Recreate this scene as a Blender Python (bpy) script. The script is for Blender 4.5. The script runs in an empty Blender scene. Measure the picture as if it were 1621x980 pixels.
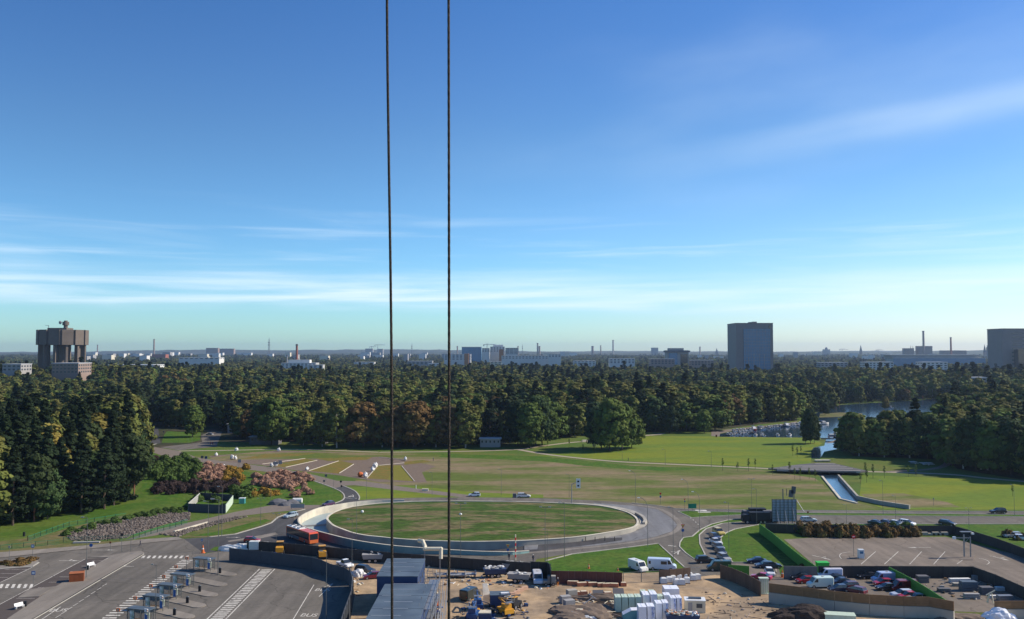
import bpy, bmesh, math, random
import numpy as np
from mathutils import Vector, Matrix
from mathutils.geometry import delaunay_2d_cdt
R = math.radians
rnd = random.Random(7)
S = bpy.context.scene
COL = S.collection
# ------------------------------------------------------------------ camera
F, CX, CY, HOR, H = 1462.0, 810.5, 490.0, 557.0, 50.0
TH = math.atan((HOR-CY)/F)
cam = bpy.data.cameras.new('camera'); co = bpy.data.objects.new('camera', cam); COL.objects.link(co)
co.location = (0, 0, H); co.rotation_euler = (math.pi/2+TH, 0, 0)
cam.sensor_width = 36; cam.lens = F/1621*36; cam.clip_start = 0.5; cam.clip_end = 60000
S.camera = co
# ------------------------------------------------------------------ light
SUN_EL, SHADOW = R(36), R(9)         # shadows fall to the left and a little towards the camera
sd = Vector((math.cos(SHADOW)*math.cos(SUN_EL), math.sin(SHADOW)*math.cos(SUN_EL), math.sin(SUN_EL)))
sun = bpy.data.lights.new('sun', 'SUN'); sun.energy = 5.0; sun.angle = R(0.5); sun.color = (1, .90, .74)
so = bpy.data.objects.new('sun', sun); COL.objects.link(so)
so.rotation_euler = sd.to_track_quat('Z', 'Y').to_euler()
W = bpy.data.worlds.new('World'); S.world = W; W.use_nodes = True
nt = W.node_tree; N = nt.nodes; Lk = nt.links; N.clear()
def nd(t, **k):
    n = N.new(t)
    for a, b in k.items(): setattr(n, a, b)
    return n
def mth(op, a, b=None, c=None, clamp=False):
    n = N.new('ShaderNodeMath'); n.operation = op; n.use_clamp = clamp
    for i, v in enumerate((a, b, c)):
        if v is None: continue
        if isinstance(v, (int, float)): n.inputs[i].default_value = v
        else: Lk.new(v, n.inputs[i])
    return n.outputs[0]
sky = nd('ShaderNodeTexSky', sky_type='NISHITA'); sky.sun_disc = False
sky.sun_elevation = SUN_EL; sky.sun_rotation = math.atan2(sd.x, sd.y)
sky.altitude = 0; sky.air_density = 1.0; sky.dust_density = 0.2; sky.ozone_density = 3.0
tc = nd('ShaderNodeTexCoord'); sx = nd('ShaderNodeSeparateXYZ'); Lk.new(tc.outputs['Generated'], sx.inputs[0])
az = mth('ARCTAN2', sx.outputs[0], sx.outputs[1]); el = mth('ARCSINE', sx.outputs[2])
def noise(sa, se, off, scale=1.0, detail=5, rough=.6, tilt=0.0, dist=0.0):
    c = N.new('ShaderNodeCombineXYZ'); e2 = mth('ADD', el, mth('MULTIPLY', az, tilt))
    Lk.new(mth('MULTIPLY', az, sa), c.inputs[0]); Lk.new(mth('MULTIPLY', e2, se), c.inputs[1]); c.inputs[2].default_value = off
    n = N.new('ShaderNodeTexNoise'); n.inputs['Scale'].default_value = scale; n.inputs['Detail'].default_value = detail
    n.inputs['Roughness'].default_value = rough; n.inputs['Distortion'].default_value = dist
    Lk.new(c.outputs[0], n.inputs['Vector']); return n.outputs[0]
def ramp(v, a, b, c=0.0, d=1.0):
    m = N.new('ShaderNodeMapRange'); m.interpolation_type = 'SMOOTHSTEP'
    Lk.new(v, m.inputs[0]); m.inputs[1].default_value = a; m.inputs[2].default_value = b; m.inputs[3].default_value = c; m.inputs[4].default_value = d
    return m.outputs[0]
def band(v, a, b, c, d): return mth('MULTIPLY', ramp(v, a, b), ramp(v, c, d, 1, 0))
wob = mth('MULTIPLY', mth('SUBTRACT', noise(2.2, 3, 9, 1, 3), .5), .035)
elw = mth('ADD', el, wob)
m1 = mth('MULTIPLY', band(elw, R(2.2), R(2.9), R(3.5), R(5.3)), ramp(noise(3, 60, 1, 1, 6, .55, -.02, .4), .3, .72))      # low bright band
m2 = mth('MULTIPLY', mth('MULTIPLY', band(elw, R(4.5), R(5.5), R(6.6), R(8.2)), ramp(noise(3.5, 75, 3, 1, 5, .55, 0, .5), .5, .84)), .42)
ed = mth('SUBTRACT', mth('SUBTRACT', el, mth('MULTIPLY', mth('SUBTRACT', az, .10), .10)), R(11.0))  # long thin diagonal veil on the right
ed = mth('ADD', ed, mth('MULTIPLY', wob, .6))
m3 = mth('MULTIPLY', mth('MULTIPLY', band(ed, R(-1.2), R(.3), R(.5), R(1.6)), ramp(az, .02, .45)), ramp(noise(4, 30, 5, 1, 4, .5, -.1), .2, .7, .08, .24))
m4 = mth('MULTIPLY', ramp(noise(1.6, 5, 6, 1.3, 5, .5, -.1), .45, .8), mth('MULTIPLY', mth('MULTIPLY', ramp(el, R(5), R(12)), ramp(az, -.3, .3)), .15))
m5 = mth('MULTIPLY', mth('MULTIPLY', band(elw, R(4.0), R(5.0), R(7.0), R(10)), ramp(noise(2.5, 34, 8, 1, 5, .6, .02, .8), .48, .82)), .32)
mm = mth('ADD', mth('ADD', mth('MULTIPLY', m1, .92), m2), mth('ADD', m3, mth('ADD', m4, m5)), clamp=True)
hs = nd('ShaderNodeHueSaturation'); hs.inputs['Saturation'].default_value = 1.36; hs.inputs['Hue'].default_value = .503; Lk.new(sky.outputs[0], hs.inputs['Color'])
lo = ramp(el, R(1), R(14), 1, 0); hi = ramp(el, R(6), R(22)); lf = ramp(az, -.55, .1, .86, 1)
cc = nd('ShaderNodeCombineXYZ'); tr_ = mth('SUBTRACT', 1, mth('MULTIPLY', lo, ramp(az, -.15, .5, .34, .08)))
tr_ = mth('MULTIPLY', mth('MULTIPLY', tr_, lf), mth('ADD', 1, mth('MULTIPLY', hi, .38)))
Lk.new(tr_, cc.inputs[0]); Lk.new(mth('MULTIPLY', lf, mth('SUBTRACT', 1, mth('MULTIPLY', hi, .05))), cc.inputs[1]); Lk.new(mth('MULTIPLY', lf, mth('ADD', 1, mth('MULTIPLY', lo, .3))), cc.inputs[2])
tm = nd('ShaderNodeVectorMath', operation='MULTIPLY'); Lk.new(hs.outputs[0], tm.inputs[0]); Lk.new(cc.outputs[0], tm.inputs[1])
mx = nd('ShaderNodeMix', data_type='RGBA'); Lk.new(mm, mx.inputs[0]); Lk.new(tm.outputs[0], mx.inputs[6]); mx.inputs[7].default_value = (6.0, 7.2, 8.2, 1)
bg = nd('ShaderNodeBackground'); bg.inputs[1].default_value = 0.12; Lk.new(mx.outputs[2], bg.inputs[0])
wo = nd('ShaderNodeOutputWorld'); Lk.new(bg.outputs[0], wo.inputs[0])
S.view_settings.view_transform = 'Standard'; S.view_settings.look = 'None'; S.view_settings.gamma = 1
S.view_settings.exposure = 0.3
S.render.engine = 'CYCLES'; S.cycles.volume_bounces = 0; S.cycles.max_bounces = 5; S.cycles.diffuse_bounces = 2; S.cycles.transparent_max_bounces = 6
# ------------------------------------------------------------------ geometry of the picture -> the place
def ray(px, py):
    u = (px-CX)/F; v = -(py-CY)/F
    return Vector((u, math.cos(TH)-v*math.sin(TH), math.sin(TH)+v*math.cos(TH)))
def G(px, py, z=0.0):
    d = ray(px, py); t = (z-H)/d.z
    return Vector((d.x*t, d.y*t, z))
def PD(px, py, D):
    d = ray(px, py); t = D/d.y
    return Vector((d.x*t, D, H+d.z*t))
def px_of(x, y, z=0.0):
    dz = z-H; f = y*math.cos(TH)+dz*math.sin(TH); up = -y*math.sin(TH)+dz*math.cos(TH)
    return CX+F*x/f, CY-F*up/f
def ghead(a, b, z=0):
    p, q = G(*a, z), G(*b, z); return math.atan2(q.y-p.y, q.x-p.x)
# ------------------------------------------------------------------ materials
MATS = {}
def srgb(r, g, b):
    f = lambda c: (c/255/12.92) if c/255 <= .04045 else ((c/255+.055)/1.055)**2.4
    return (f(r), f(g), f(b))
def mat(name, c, rough=.8, metal=0, var=.12, scale=1.5, c2=None, bump=0, spec=.3, mscale=None, thr=(.4, .6), stretch=(1, 1, 1), rand=0, alpha=None, coord='Object', coat=0):
    if name in MATS: return MATS[name]
    m = bpy.data.materials.new(name); MATS[name] = m; m.use_nodes = True
    t = m.node_tree; n = t.nodes; b = n['Principled BSDF']
    b.inputs['Roughness'].default_value = rough; b.inputs['Metallic'].default_value = metal
    b.inputs['Specular IOR Level'].default_value = spec; b.inputs['Coat Weight'].default_value = coat
    co_ = n.new('ShaderNodeTexCoord'); mp = n.new('ShaderNodeMapping'); mp.inputs['Scale'].default_value = stretch
    t.links.new(co_.outputs[coord], mp.inputs[0])
    nz = n.new('ShaderNodeTexNoise'); nz.inputs['Scale'].default_value = scale; nz.inputs['Detail'].default_value = 6; nz.inputs['Roughness'].default_value = .65
    t.links.new(mp.outputs[0], nz.inputs['Vector'])
    mr = n.new('ShaderNodeMapRange'); mr.inputs[1].default_value = .25; mr.inputs[2].default_value = .75; mr.inputs[3].default_value = 1-var; mr.inputs[4].default_value = 1+var
    t.links.new(nz.outputs[0], mr.inputs[0])
    last = None
    if c2 is not None:
        n2 = n.new('ShaderNodeTexNoise'); n2.inputs['Scale'].default_value = mscale or scale*.2; n2.inputs['Detail'].default_value = 5; n2.inputs['Roughness'].default_value = .6
        t.links.new(mp.outputs[0], n2.inputs['Vector'])
        r2 = n.new('ShaderNodeMapRange'); r2.interpolation_type = 'SMOOTHSTEP'; r2.inputs[1].default_value = thr[0]; r2.inputs[2].default_value = thr[1]
        t.links.new(n2.outputs[0], r2.inputs[0])
        mx = n.new('ShaderNodeMix'); mx.data_type = 'RGBA'; mx.inputs[6].default_value = (*c, 1); mx.inputs[7].default_value = (*c2, 1)
        t.links.new(r2.outputs[0], mx.inputs[0]); last = mx.outputs[2]
    mu = n.new('ShaderNodeVectorMath'); mu.operation = 'SCALE'
    if last: t.links.new(last, mu.inputs[0])
    else: mu.inputs[0].default_value = c
    fac = mr.outputs[0]
    if rand:
        oi = n.new('ShaderNodeObjectInfo'); r3 = n.new('ShaderNodeMapRange'); r3.inputs[3].default_value = 1-rand; r3.inputs[4].default_value = 1+rand
        t.links.new(oi.outputs['Random'], r3.inputs[0]); mm_ = n.new('ShaderNodeMath'); mm_.operation = 'MULTIPLY'
        t.links.new(fac, mm_.inputs[0]); t.links.new(r3.outputs[0], mm_.inputs[1]); fac = mm_.outputs[0]
    t.links.new(fac, mu.inputs['Scale']); t.links.new(mu.outputs[0], b.inputs['Base Color'])
    if bump:
        bp = n.new('ShaderNodeBump'); bp.inputs['Strength'].default_value = bump; bp.inputs['Distance'].default_value = .3
        t.links.new(nz.outputs[0], bp.inputs['Height']); t.links.new(bp.outputs[0], b.inputs['Normal'])
    return m
def leafmat(name, c, var=.35, rand=.25, c2=None):
    if name in MATS: return MATS[name]
    m = mat(name, c, rough=.85, var=var, scale=.55, rand=rand, c2=c2, mscale=.12, spec=.15, thr=(.42, .62))
    t = m.node_tree; n = t.nodes; b = n['Principled BSDF']; out = n['Material Output']
    tr = n.new('ShaderNodeBsdfTranslucent'); mix = n.new('ShaderNodeMixShader'); mix.inputs[0].default_value = .14
    src = b.inputs['Base Color'].links[0].from_socket
    t.links.new(src, tr.inputs[0]); t.links.new(b.outputs[0], mix.inputs[1]); t.links.new(tr.outputs[0], mix.inputs[2]); t.links.new(mix.outputs[0], out.inputs[0])
    return m
M = dict(
 grass=mat('grass', (.075, .125, .022), .95, var=.3, scale=.9, c2=(.115, .135, .03), mscale=.035, thr=(.4, .62), bump=.5, spec=.1),
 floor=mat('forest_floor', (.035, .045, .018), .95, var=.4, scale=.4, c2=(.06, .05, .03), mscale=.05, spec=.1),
 meadow=mat('meadow', (.098, .128, .026), .95, var=.4, scale=.5, c2=(.215, .165, .095), mscale=.035, thr=(.4, .64), stretch=(.5, 1.5, 1), bump=.6, spec=.1),
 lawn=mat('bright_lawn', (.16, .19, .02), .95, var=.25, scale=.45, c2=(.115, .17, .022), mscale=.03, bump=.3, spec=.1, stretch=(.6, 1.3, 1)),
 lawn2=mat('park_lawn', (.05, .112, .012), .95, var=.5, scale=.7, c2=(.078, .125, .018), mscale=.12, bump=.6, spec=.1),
 wood_lawn=mat('woodside_lawn', (.05, .105, .012), .95, var=.4, scale=.6, c2=(.085, .125, .02), mscale=.06, bump=.3, spec=.1),  # lawn along the left wood, close in green to the park lawn
 island=mat('island_grass', (.05, .09, .015), .95, var=.75, scale=.75, c2=(.15, .125, .06), mscale=.11, thr=(.44, .6), stretch=(.6, 1.6, 1), bump=1, spec=.1),
 dry=mat('dry_grass', (.16, .13, .06), .95, var=.3, scale=1.0, c2=(.09, .11, .03), mscale=.12, bump=.4, spec=.1),
 asphalt=mat('asphalt', (.125, .113, .096), .9, var=.16, scale=1.2, c2=(.15, .134, .113), mscale=.05, spec=.2, bump=.05),
 asphalt_new=mat('new_asphalt', (.062, .06, .062), .9, var=.12, scale=1.8, c2=(.075, .073, .073), mscale=.05, spec=.2),
 asphalt_lot=mat('lot_asphalt', (.165, .138, .112), .9, var=.14, scale=1.2, c2=(.2, .165, .132), mscale=.06, spec=.2),
 stall=mat('stall_pavers', (.085, .07, .062), .9, var=.15, scale=2, spec=.2),
 paver=mat('paver', (.21, .185, .155), .9, var=.1, scale=3, c2=(.23, .205, .175), mscale=.1, spec=.2),
 apron=mat('apron_stone', (.19, .19, .19), .85, var=.12, scale=1, c2=(.165, .165, .17), mscale=.1, spec=.3),
 concrete=mat('concrete', (.40, .375, .32), .85, var=.14, scale=.8, c2=(.31, .29, .25), mscale=.2, spec=.2, bump=.1),
 concrete_w=mat('white_concrete', (.62, .57, .45), .8, var=.12, scale=.7, c2=(.48, .44, .36), mscale=.35, spec=.2),
 kerb=mat('kerb_stone', (.4, .38, .33), .85, var=.1, scale=2),
 dirt=mat('site_dirt', (.42, .3, .18), .95, var=.35, scale=.35, c2=(.27, .205, .14), mscale=.07, thr=(.4, .6), bump=.6, spec=.1),
 soil=mat('soil', (.17, .13, .10), .95, var=.25, scale=.7, bump=.5, spec=.1),
 gravel=mat('gravel_path', (.34, .29, .22), .95, var=.12, scale=1.5, spec=.1),
 track=mat('dirt_track', (.185, .155, .13), .95, var=.2, scale=.8, spec=.1),
 rock=mat('rock', (.27, .22, .19), .85, var=.35, scale=.9, rand=.4, spec=.3),
 paint=mat('road_paint', (.6, .57, .5), .7, var=.25, scale=2, c2=(.22, .2, .18), mscale=.9, thr=(.52, .66)),
 bedA=mat('bed_orange', (.21, .13, .035), .95, var=.45, scale=1.6, c2=(.12, .14, .03), mscale=.5, stretch=(.4, 1.6, 1), bump=.8, spec=.1),
 bedB=mat('bed_yellow', (.17, .16, .03), .95, var=.4, scale=1.6, bump=.8, spec=.1),
 board=mat('white_board', (.5, .45, .37), .7),
 bag=mat('bulk_bag', (.68, .68, .66), .8, var=.1, scale=3, bump=.3),
 wood_f=mat('fence_wood', (.115, .072, .048), .85, var=.3, scale=1.2, stretch=(5, 5, .6), rand=.15),
 wood_o=mat('fence_ply', (.21, .125, .062), .85, var=.2, scale=.8, stretch=(1, 1, 3), rand=.08),
 wood_r=mat('fence_red', (.115, .045, .035), .85, var=.3, scale=1.2, stretch=(5, 5, .6), rand=.1),
 dark_f=mat('fence_dark', (.045, .042, .04), .8, var=.25, scale=.8, stretch=(3, 3, .6), rand=.15),
 slate=mat('hoarding_slate', (.055, .062, .075), .7, var=.12, scale=.6, rand=.06),
 green_f=mat('fence_green', (.075, .25, .03), .7, var=.15, scale=.5, rand=.05),
 grey_f=mat('fence_grey', (.17, .16, .145), .8, var=.2, scale=.9, rand=.1),
 metal=mat('galvanised', (.3, .31, .32), .45, .6, var=.1),
 pole=mat('pole_metal', (.16, .17, .165), .5, .5, var=.1),
 black=mat('black', (.02, .02, .022), .6, var=.1),
 rubber=mat('rubber', (.02, .02, .02), .9, var=.1),
 glass=mat('dark_glass', (.02, .028, .035), .08, var=.05, spec=.8),
 glassb=mat('blue_glass', (.04, .17, .30), .25, 0, var=.25, scale=.08, spec=.8),
 pane=mat('window_pane', (.05, .065, .08), .15, var=.2, scale=.3, spec=.7),
 clear=mat('shelter_glass', (.2, .24, .26), .1, var=.1, spec=.6),
 rim=mat('wheel_rim', (.4, .4, .42), .35, .7),
 lampw=mat('lamp_lens', (.8, .8, .78), .2, var=.03),
 lampr=mat('tail_lens', (.45, .02, .02), .3, var=.03),
 white=mat('white_paint', (.72, .72, .7), .4, var=.05, coat=.3),
 cream=mat('cream_paint', (.62, .56, .42), .6, var=.08),
 bwhite=mat('building_white', (.62, .61, .57), .8, var=.08, scale=.1),
 bgrey=mat('building_grey', (.32, .31, .3), .8, var=.1, scale=.1),
 bbrown=mat('building_brown', (.27, .2, .165), .8, var=.1, scale=.1),
 bred=mat('brick_red', (.3, .1, .06), .85, var=.12, scale=.1),
 borange=mat('orange_panel', (.42, .17, .06), .7, var=.08, scale=.1),
 broof=mat('pale_roof', (.5, .52, .54), .7, var=.15, scale=.08),
 droof=mat('dark_roof', (.12, .12, .13), .8, var=.15, scale=.1),
 tower_c=mat('tower_concrete', (.15, .122, .10), .85, var=.18, scale=.12),
 granite=mat('tower_granite', (.24, .2, .19), .6, var=.08, scale=.1),
 cabin=mat('cabin_roof', (.10, .135, .17), .6, var=.3, scale=.5, c2=(.065, .09, .12), mscale=.25),
 cabinb=mat('cabin_blue', (.03, .055, .13), .5, var=.1),
 mint=mat('mint_wrap', (.5, .6, .48), .5, var=.08, scale=1.5, bump=.2),
 wrap=mat('white_wrap', (.76, .78, .84), .4, var=.05, scale=1.5, bump=.2),
 print_=mat('blue_print', (.25, .33, .6), .5, var=.6, scale=3.5, c2=(.7, .73, .82), mscale=2.2, thr=(.45, .55)),
 blue=mat('blue_paint', (.02, .065, .2), .4, var=.15, scale=2, coat=.2),
 orange=mat('orange_paint', (.6, .15, .04), .5, var=.1),
 yellow=mat('yellow_paint', (.6, .3, .03), .45, var=.1, coat=.2),
 red=mat('red_paint', (.42, .02, .03), .35, var=.05, coat=.5),
 busred=mat('bus_red', (.62, .10, .05), .35, var=.05, coat=.3),
 pinkr=mat('brick_pallet', (.42, .17, .09), .9, var=.25, scale=3),
 rust=mat('corten', (.22, .062, .022), .9, var=.2, scale=1.5),
 signb=mat('sign_blue', (.03, .11, .32), .5), signg=mat('sign_green', (.01, .22, .13), .5), signr=mat('sign_red', (.6, .02, .03), .5),
 signy=mat('sign_yellow', (.7, .55, .1), .5),
 trunk=mat('bark', (.09, .065, .05), .9, var=.3, scale=2, stretch=(1, 1, .3)),
 birchbark=mat('birch_bark', (.45, .43, .4), .9, var=.5, scale=2.5, stretch=(1, 1, 2)),
 pinebark=mat('pine_bark', (.2, .09, .05), .9, var=.3, scale=2),
 steel=mat('cable_steel', (.055, .042, .036), .6, .4, var=.4, scale=60, stretch=(1, 1, 1.5), bump=.4),
 skin=mat('skin', (.45, .27, .19), .7, var=.03), hivis=mat('hivis', (.75, .25, .03), .7, var=.1), cloth=mat('dark_cloth', (.04, .045, .07), .9, var=.2), cloth2=mat('red_cloth', (.4, .05, .04), .9, var=.1),
 l_birch=leafmat('leaf_birch', (.118, .138, .032), c2=(.142, .128, .035)), l_green=leafmat('leaf_green', (.084, .13, .026), c2=(.112, .138, .028)), l_dark=leafmat('leaf_dark', (.036, .062, .02)),
 l_spruce=leafmat('leaf_spruce', (.02, .035, .014)), l_pine=leafmat('leaf_pine', (.034, .05, .017)), l_yellow=leafmat('leaf_yellow', (.2, .155, .035), c2=(.13, .13, .03)),
 l_rust=leafmat('leaf_rust', (.15, .09, .032), c2=(.1, .095, .03)), l_pink=leafmat('leaf_pink', (.36, .21, .145), var=.25, rand=.15), l_gold=leafmat('leaf_gold', (.27, .16, .025), c2=(.16, .14, .03)),
 l_hedge=leafmat('leaf_hedge', (.045, .03, .027), rand=.15), l_bush=leafmat('leaf_bush', (.07, .115, .025), rand=.15),
)
_g = M['clear'].node_tree; _m = _g.nodes.new('ShaderNodeMixShader'); _m.inputs[0].default_value = .75; _t = _g.nodes.new('ShaderNodeBsdfTransparent'); _o = _g.nodes['Material Output']
_g.links.new(_g.nodes['Principled BSDF'].outputs[0], _m.inputs[1]); _g.links.new(_t.outputs[0], _m.inputs[2]); _g.links.new(_m.outputs[0], _o.inputs[0])
def cracks(m, tar=.55, sc=.07, wid=.006):
    t = m.node_tree; n = t.nodes; vm = [x for x in n if x.type == 'VECT_MATH'][0]; src = vm.outputs[0]; b = n['Principled BSDF']
    tcn = n.new('ShaderNodeTexCoord'); wn = n.new('ShaderNodeTexNoise'); wn.inputs['Scale'].default_value = .25; wn.inputs['Detail'].default_value = 4
    ad = n.new('ShaderNodeVectorMath'); ad.operation = 'MULTIPLY_ADD'; t.links.new(tcn.outputs['Object'], wn.inputs['Vector']); t.links.new(wn.outputs['Color'], ad.inputs[0]); ad.inputs[1].default_value = (4, 4, 0); t.links.new(tcn.outputs['Object'], ad.inputs[2])
    vo = n.new('ShaderNodeTexVoronoi'); vo.feature = 'DISTANCE_TO_EDGE'; vo.inputs['Scale'].default_value = sc; t.links.new(ad.outputs[0], vo.inputs['Vector'])
    mr = n.new('ShaderNodeMapRange'); mr.inputs[1].default_value = 0; mr.inputs[2].default_value = wid*1.6; mr.inputs[3].default_value = tar; mr.inputs[4].default_value = 1; t.links.new(vo.outputs['Distance'], mr.inputs[0])
    mp = n.new('ShaderNodeMapping'); mp.inputs['Scale'].default_value = (.5, .045, 1); mp.inputs['Rotation'].default_value = (0, 0, .12); t.links.new(tcn.outputs['Object'], mp.inputs[0]); s2 = n.new('ShaderNodeTexNoise'); s2.inputs['Scale'].default_value = 1; s2.inputs['Detail'].default_value = 6; t.links.new(mp.outputs[0], s2.inputs['Vector'])
    m2 = n.new('ShaderNodeMapRange'); m2.inputs[1].default_value = .3; m2.inputs[2].default_value = .7; m2.inputs[3].default_value = .8; m2.inputs[4].default_value = 1.14; t.links.new(s2.outputs[0], m2.inputs[0])
    pv = n.new('ShaderNodeTexVoronoi'); pv.inputs['Scale'].default_value = .045; pv.distance = 'CHEBYCHEV'; t.links.new(tcn.outputs['Object'], pv.inputs['Vector']); sp_ = n.new('ShaderNodeSeparateColor'); t.links.new(pv.outputs['Color'], sp_.inputs[0])
    m3 = n.new('ShaderNodeMapRange'); m3.inputs[3].default_value = .93; m3.inputs[4].default_value = 1.06; t.links.new(sp_.outputs[0], m3.inputs[0])
    a = n.new('ShaderNodeMath'); a.operation = 'MULTIPLY'; t.links.new(mr.outputs[0], a.inputs[0]); t.links.new(m2.outputs[0], a.inputs[1]); a2 = n.new('ShaderNodeMath'); a2.operation = 'MULTIPLY'; t.links.new(a.outputs[0], a2.inputs[0]); t.links.new(m3.outputs[0], a2.inputs[1])
    s = n.new('ShaderNodeVectorMath'); s.operation = 'SCALE'; t.links.new(src, s.inputs[0]); t.links.new(a2.outputs[0], s.inputs['Scale']); t.links.new(s.outputs[0], b.inputs['Base Color'])
for k_ in ('asphalt', 'asphalt_new', 'asphalt_lot', 'apron', 'paver'): cracks(M[k_], .6 if k_ != 'paver' else .85)
# water
wm = bpy.data.materials.new('water'); wm.use_nodes = True; b = wm.node_tree.nodes['Principled BSDF']
b.inputs['Base Color'].default_value = (.02, .045, .075, 1); b.inputs['Roughness'].default_value = .12; b.inputs['Specular IOR Level'].default_value = .6
_n = wm.node_tree.nodes.new('ShaderNodeTexNoise'); _n.inputs['Scale'].default_value = .6; _n.inputs['Detail'].default_value = 4
_c = wm.node_tree.nodes.new('ShaderNodeTexCoord'); wm.node_tree.links.new(_c.outputs['Object'], _n.inputs['Vector'])
_b = wm.node_tree.nodes.new('ShaderNodeBump'); _b.inputs['Strength'].default_value = .22; _b.inputs['Distance'].default_value = .12
wm.node_tree.links.new(_n.outputs[0], _b.inputs['Height']); wm.node_tree.links.new(_b.outputs[0], b.inputs['Normal']); M['water'] = wm
# ------------------------------------------------------------------ builders
class MB:
    def __init__(s): s.v = []; s.f = []; s.m = []
    def add(s, vs, fs, mi=0):
        o = len(s.v); s.v += [tuple(p) for p in vs]; s.f += [tuple(i+o for i in f) for f in fs]; s.m += [mi]*len(fs); return s
    def box(s, x0, x1, y0, y1, z0, z1, mi=0, M4=None):
        vs = [(x, y, z) for z in (z0, z1) for y in (y0, y1) for x in (x0, x1)]
        if M4 is not None: vs = [M4 @ Vector(p) for p in vs]
        return s.add(vs, [(0, 2, 3, 1), (4, 5, 7, 6), (0, 1, 5, 4), (2, 6, 7, 3), (0, 4, 6, 2), (1, 3, 7, 5)], mi)
    def frus(s, r0, z0, r1, z1, mi=0):   # rectangles (x0,x1,y0,y1)
        vs = [(r0[0], r0[2], z0), (r0[1], r0[2], z0), (r0[1], r0[3], z0), (r0[0], r0[3], z0), (r1[0], r1[2], z1), (r1[1], r1[2], z1), (r1[1], r1[3], z1), (r1[0], r1[3], z1)]
        return s.add(vs, [(3, 2, 1, 0), (4, 5, 6, 7), (0, 1, 5, 4), (1, 2, 6, 5), (2, 3, 7, 6), (3, 0, 4, 7)], mi)
    def tube(s, a, b, r0, r1=None, n=8, mi=0):
        a = Vector(a); b = Vector(b); r1 = r0 if r1 is None else r1; d = (b-a)
        if d.length < 1e-6: return s
        q = d.to_track_quat('Z', 'Y'); vs = []
        for p, r in ((a, r0), (b, r1)):
            for i in range(n): vs.append(p+q @ Vector((r*math.cos(2*math.pi*i/n), r*math.sin(2*math.pi*i/n), 0)))
        fs = [(i, (i+1) % n, n+(i+1) % n, n+i) for i in range(n)]+[tuple(range(n-1, -1, -1)), tuple(range(n, 2*n))]
        return s.add(vs, fs, mi)
    def path(s, pts, r, n=8, mi=0):
        for a, b in zip(pts, pts[1:]): s.tube(a, b, r, r, n, mi)
        return s
    def prism(s, poly, y0, y1, mi=0):     # profile in x,z extruded along y
        n = len(poly); vs = [(x, y0, z) for x, z in poly]+[(x, y1, z) for x, z in poly]
        return s.add(vs, [tuple(range(n)), tuple(range(2*n-1, n-1, -1))]+[(i, n+i, n+(i+1) % n, (i+1) % n) for i in range(n)], mi)
    def plan(s, poly, z0, z1, mi=0):      # plan polygon extruded upward
        n = len(poly); vs = [(p[0], p[1], z0) for p in poly]+[(p[0], p[1], z1) for p in poly]
        return s.add(vs, [tuple(range(n-1, -1, -1)), tuple(range(n, 2*n))]+[(i, (i+1) % n, n+(i+1) % n, n+i) for i in range(n)], mi)
    def blob(s, c, r, mi=0, seed=0, jit=.15, sub=1):
        bm = bmesh.new(); bmesh.ops.create_icosphere(bm, subdivisions=sub, radius=1); rr = random.Random(seed)
        r = r if hasattr(r, '__len__') else (r, r, r)
        vs = []
        for v in bm.verts:
            k = 1+rr.uniform(-jit, jit); vs.append((c[0]+v.co.x*r[0]*k, c[1]+v.co.y*r[1]*k, c[2]+v.co.z*r[2]*k))
        fs = [tuple(v.index for v in f.verts) for f in bm.faces]; bm.free(); return s.add(vs, fs, mi)
    def mesh(s, name, mats):
        used = sorted({i for f in s.f for i in f})
        if len(used) < len(s.v): mp_ = {a: i for i, a in enumerate(used)}; s.v = [s.v[a] for a in used]; s.f = [tuple(mp_[i] for i in f) for f in s.f]
        me = bpy.data.meshes.new(name); me.from_pydata(s.v, [], s.f)
        for m in (mats if isinstance(mats, (list, tuple)) else [mats]): me.materials.append(m)
        me.polygons.foreach_set('material_index', s.m)
        bm = bmesh.new(); bm.from_mesh(me); bmesh.ops.recalc_face_normals(bm, faces=bm.faces); bm.to_mesh(me); bm.free()
        me.update(); return me
    def build(s, name, mats, parent=None, **k):
        return link(name, s.mesh(name, mats), parent, **k)
def link(name, me, parent=None, loc=None, rz=None, label=None, cat=None, group=None, kind=None):
    o = bpy.data.objects.new(name, me); COL.objects.link(o)
    if parent is not None: o.parent = parent
    if loc is not None: o.location = loc
    if rz is not None: o.rotation_euler = (0, 0, rz)
    return tag(o, label, cat, group, kind)
def tag(o, label=None, cat=None, group=None, kind=None):
    if label: o['label'] = label
    if cat: o['category'] = cat
    if group: o['group'] = group
    if kind: o['kind'] = kind
    return o
def thing(name, loc, rz=0, label=None, cat=None, group=None):
    o = link(name, None, None, loc, rz, label, cat, group); o.empty_display_size = .5; return o
KIDS = {}
def kids(o): return [c for c in o.children]
def copy_tree(o, parent=None):
    c = o.copy(); COL.objects.link(c)
    if parent is not None: c.parent = parent
    for ch in KIDS.setdefault(o.name, kids(o)): copy_tree(ch, c)
    return c
def place(proto, used, loc, rz, label, group, sc=None):
    o = proto if not used.get(proto.name) else copy_tree(proto)
    used[proto.name] = 1; o.location = loc; o.rotation_euler = (0, 0, rz)
    if label: o['label'] = label
    if group: o['group'] = group
    if sc: o.scale = (sc, sc, sc)
    return o
USED = {}
def inside(p, poly):
    x, y = p[0], p[1]; c = False; j = len(poly)-1
    for i in range(len(poly)):
        xi, yi, xj, yj = poly[i][0], poly[i][1], poly[j][0], poly[j][1]
        if (yi > y) != (yj > y) and x < (xj-xi)*(y-yi)/(yj-yi)+xi: c = not c
        j = i
    return c
LAYER = {}
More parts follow.
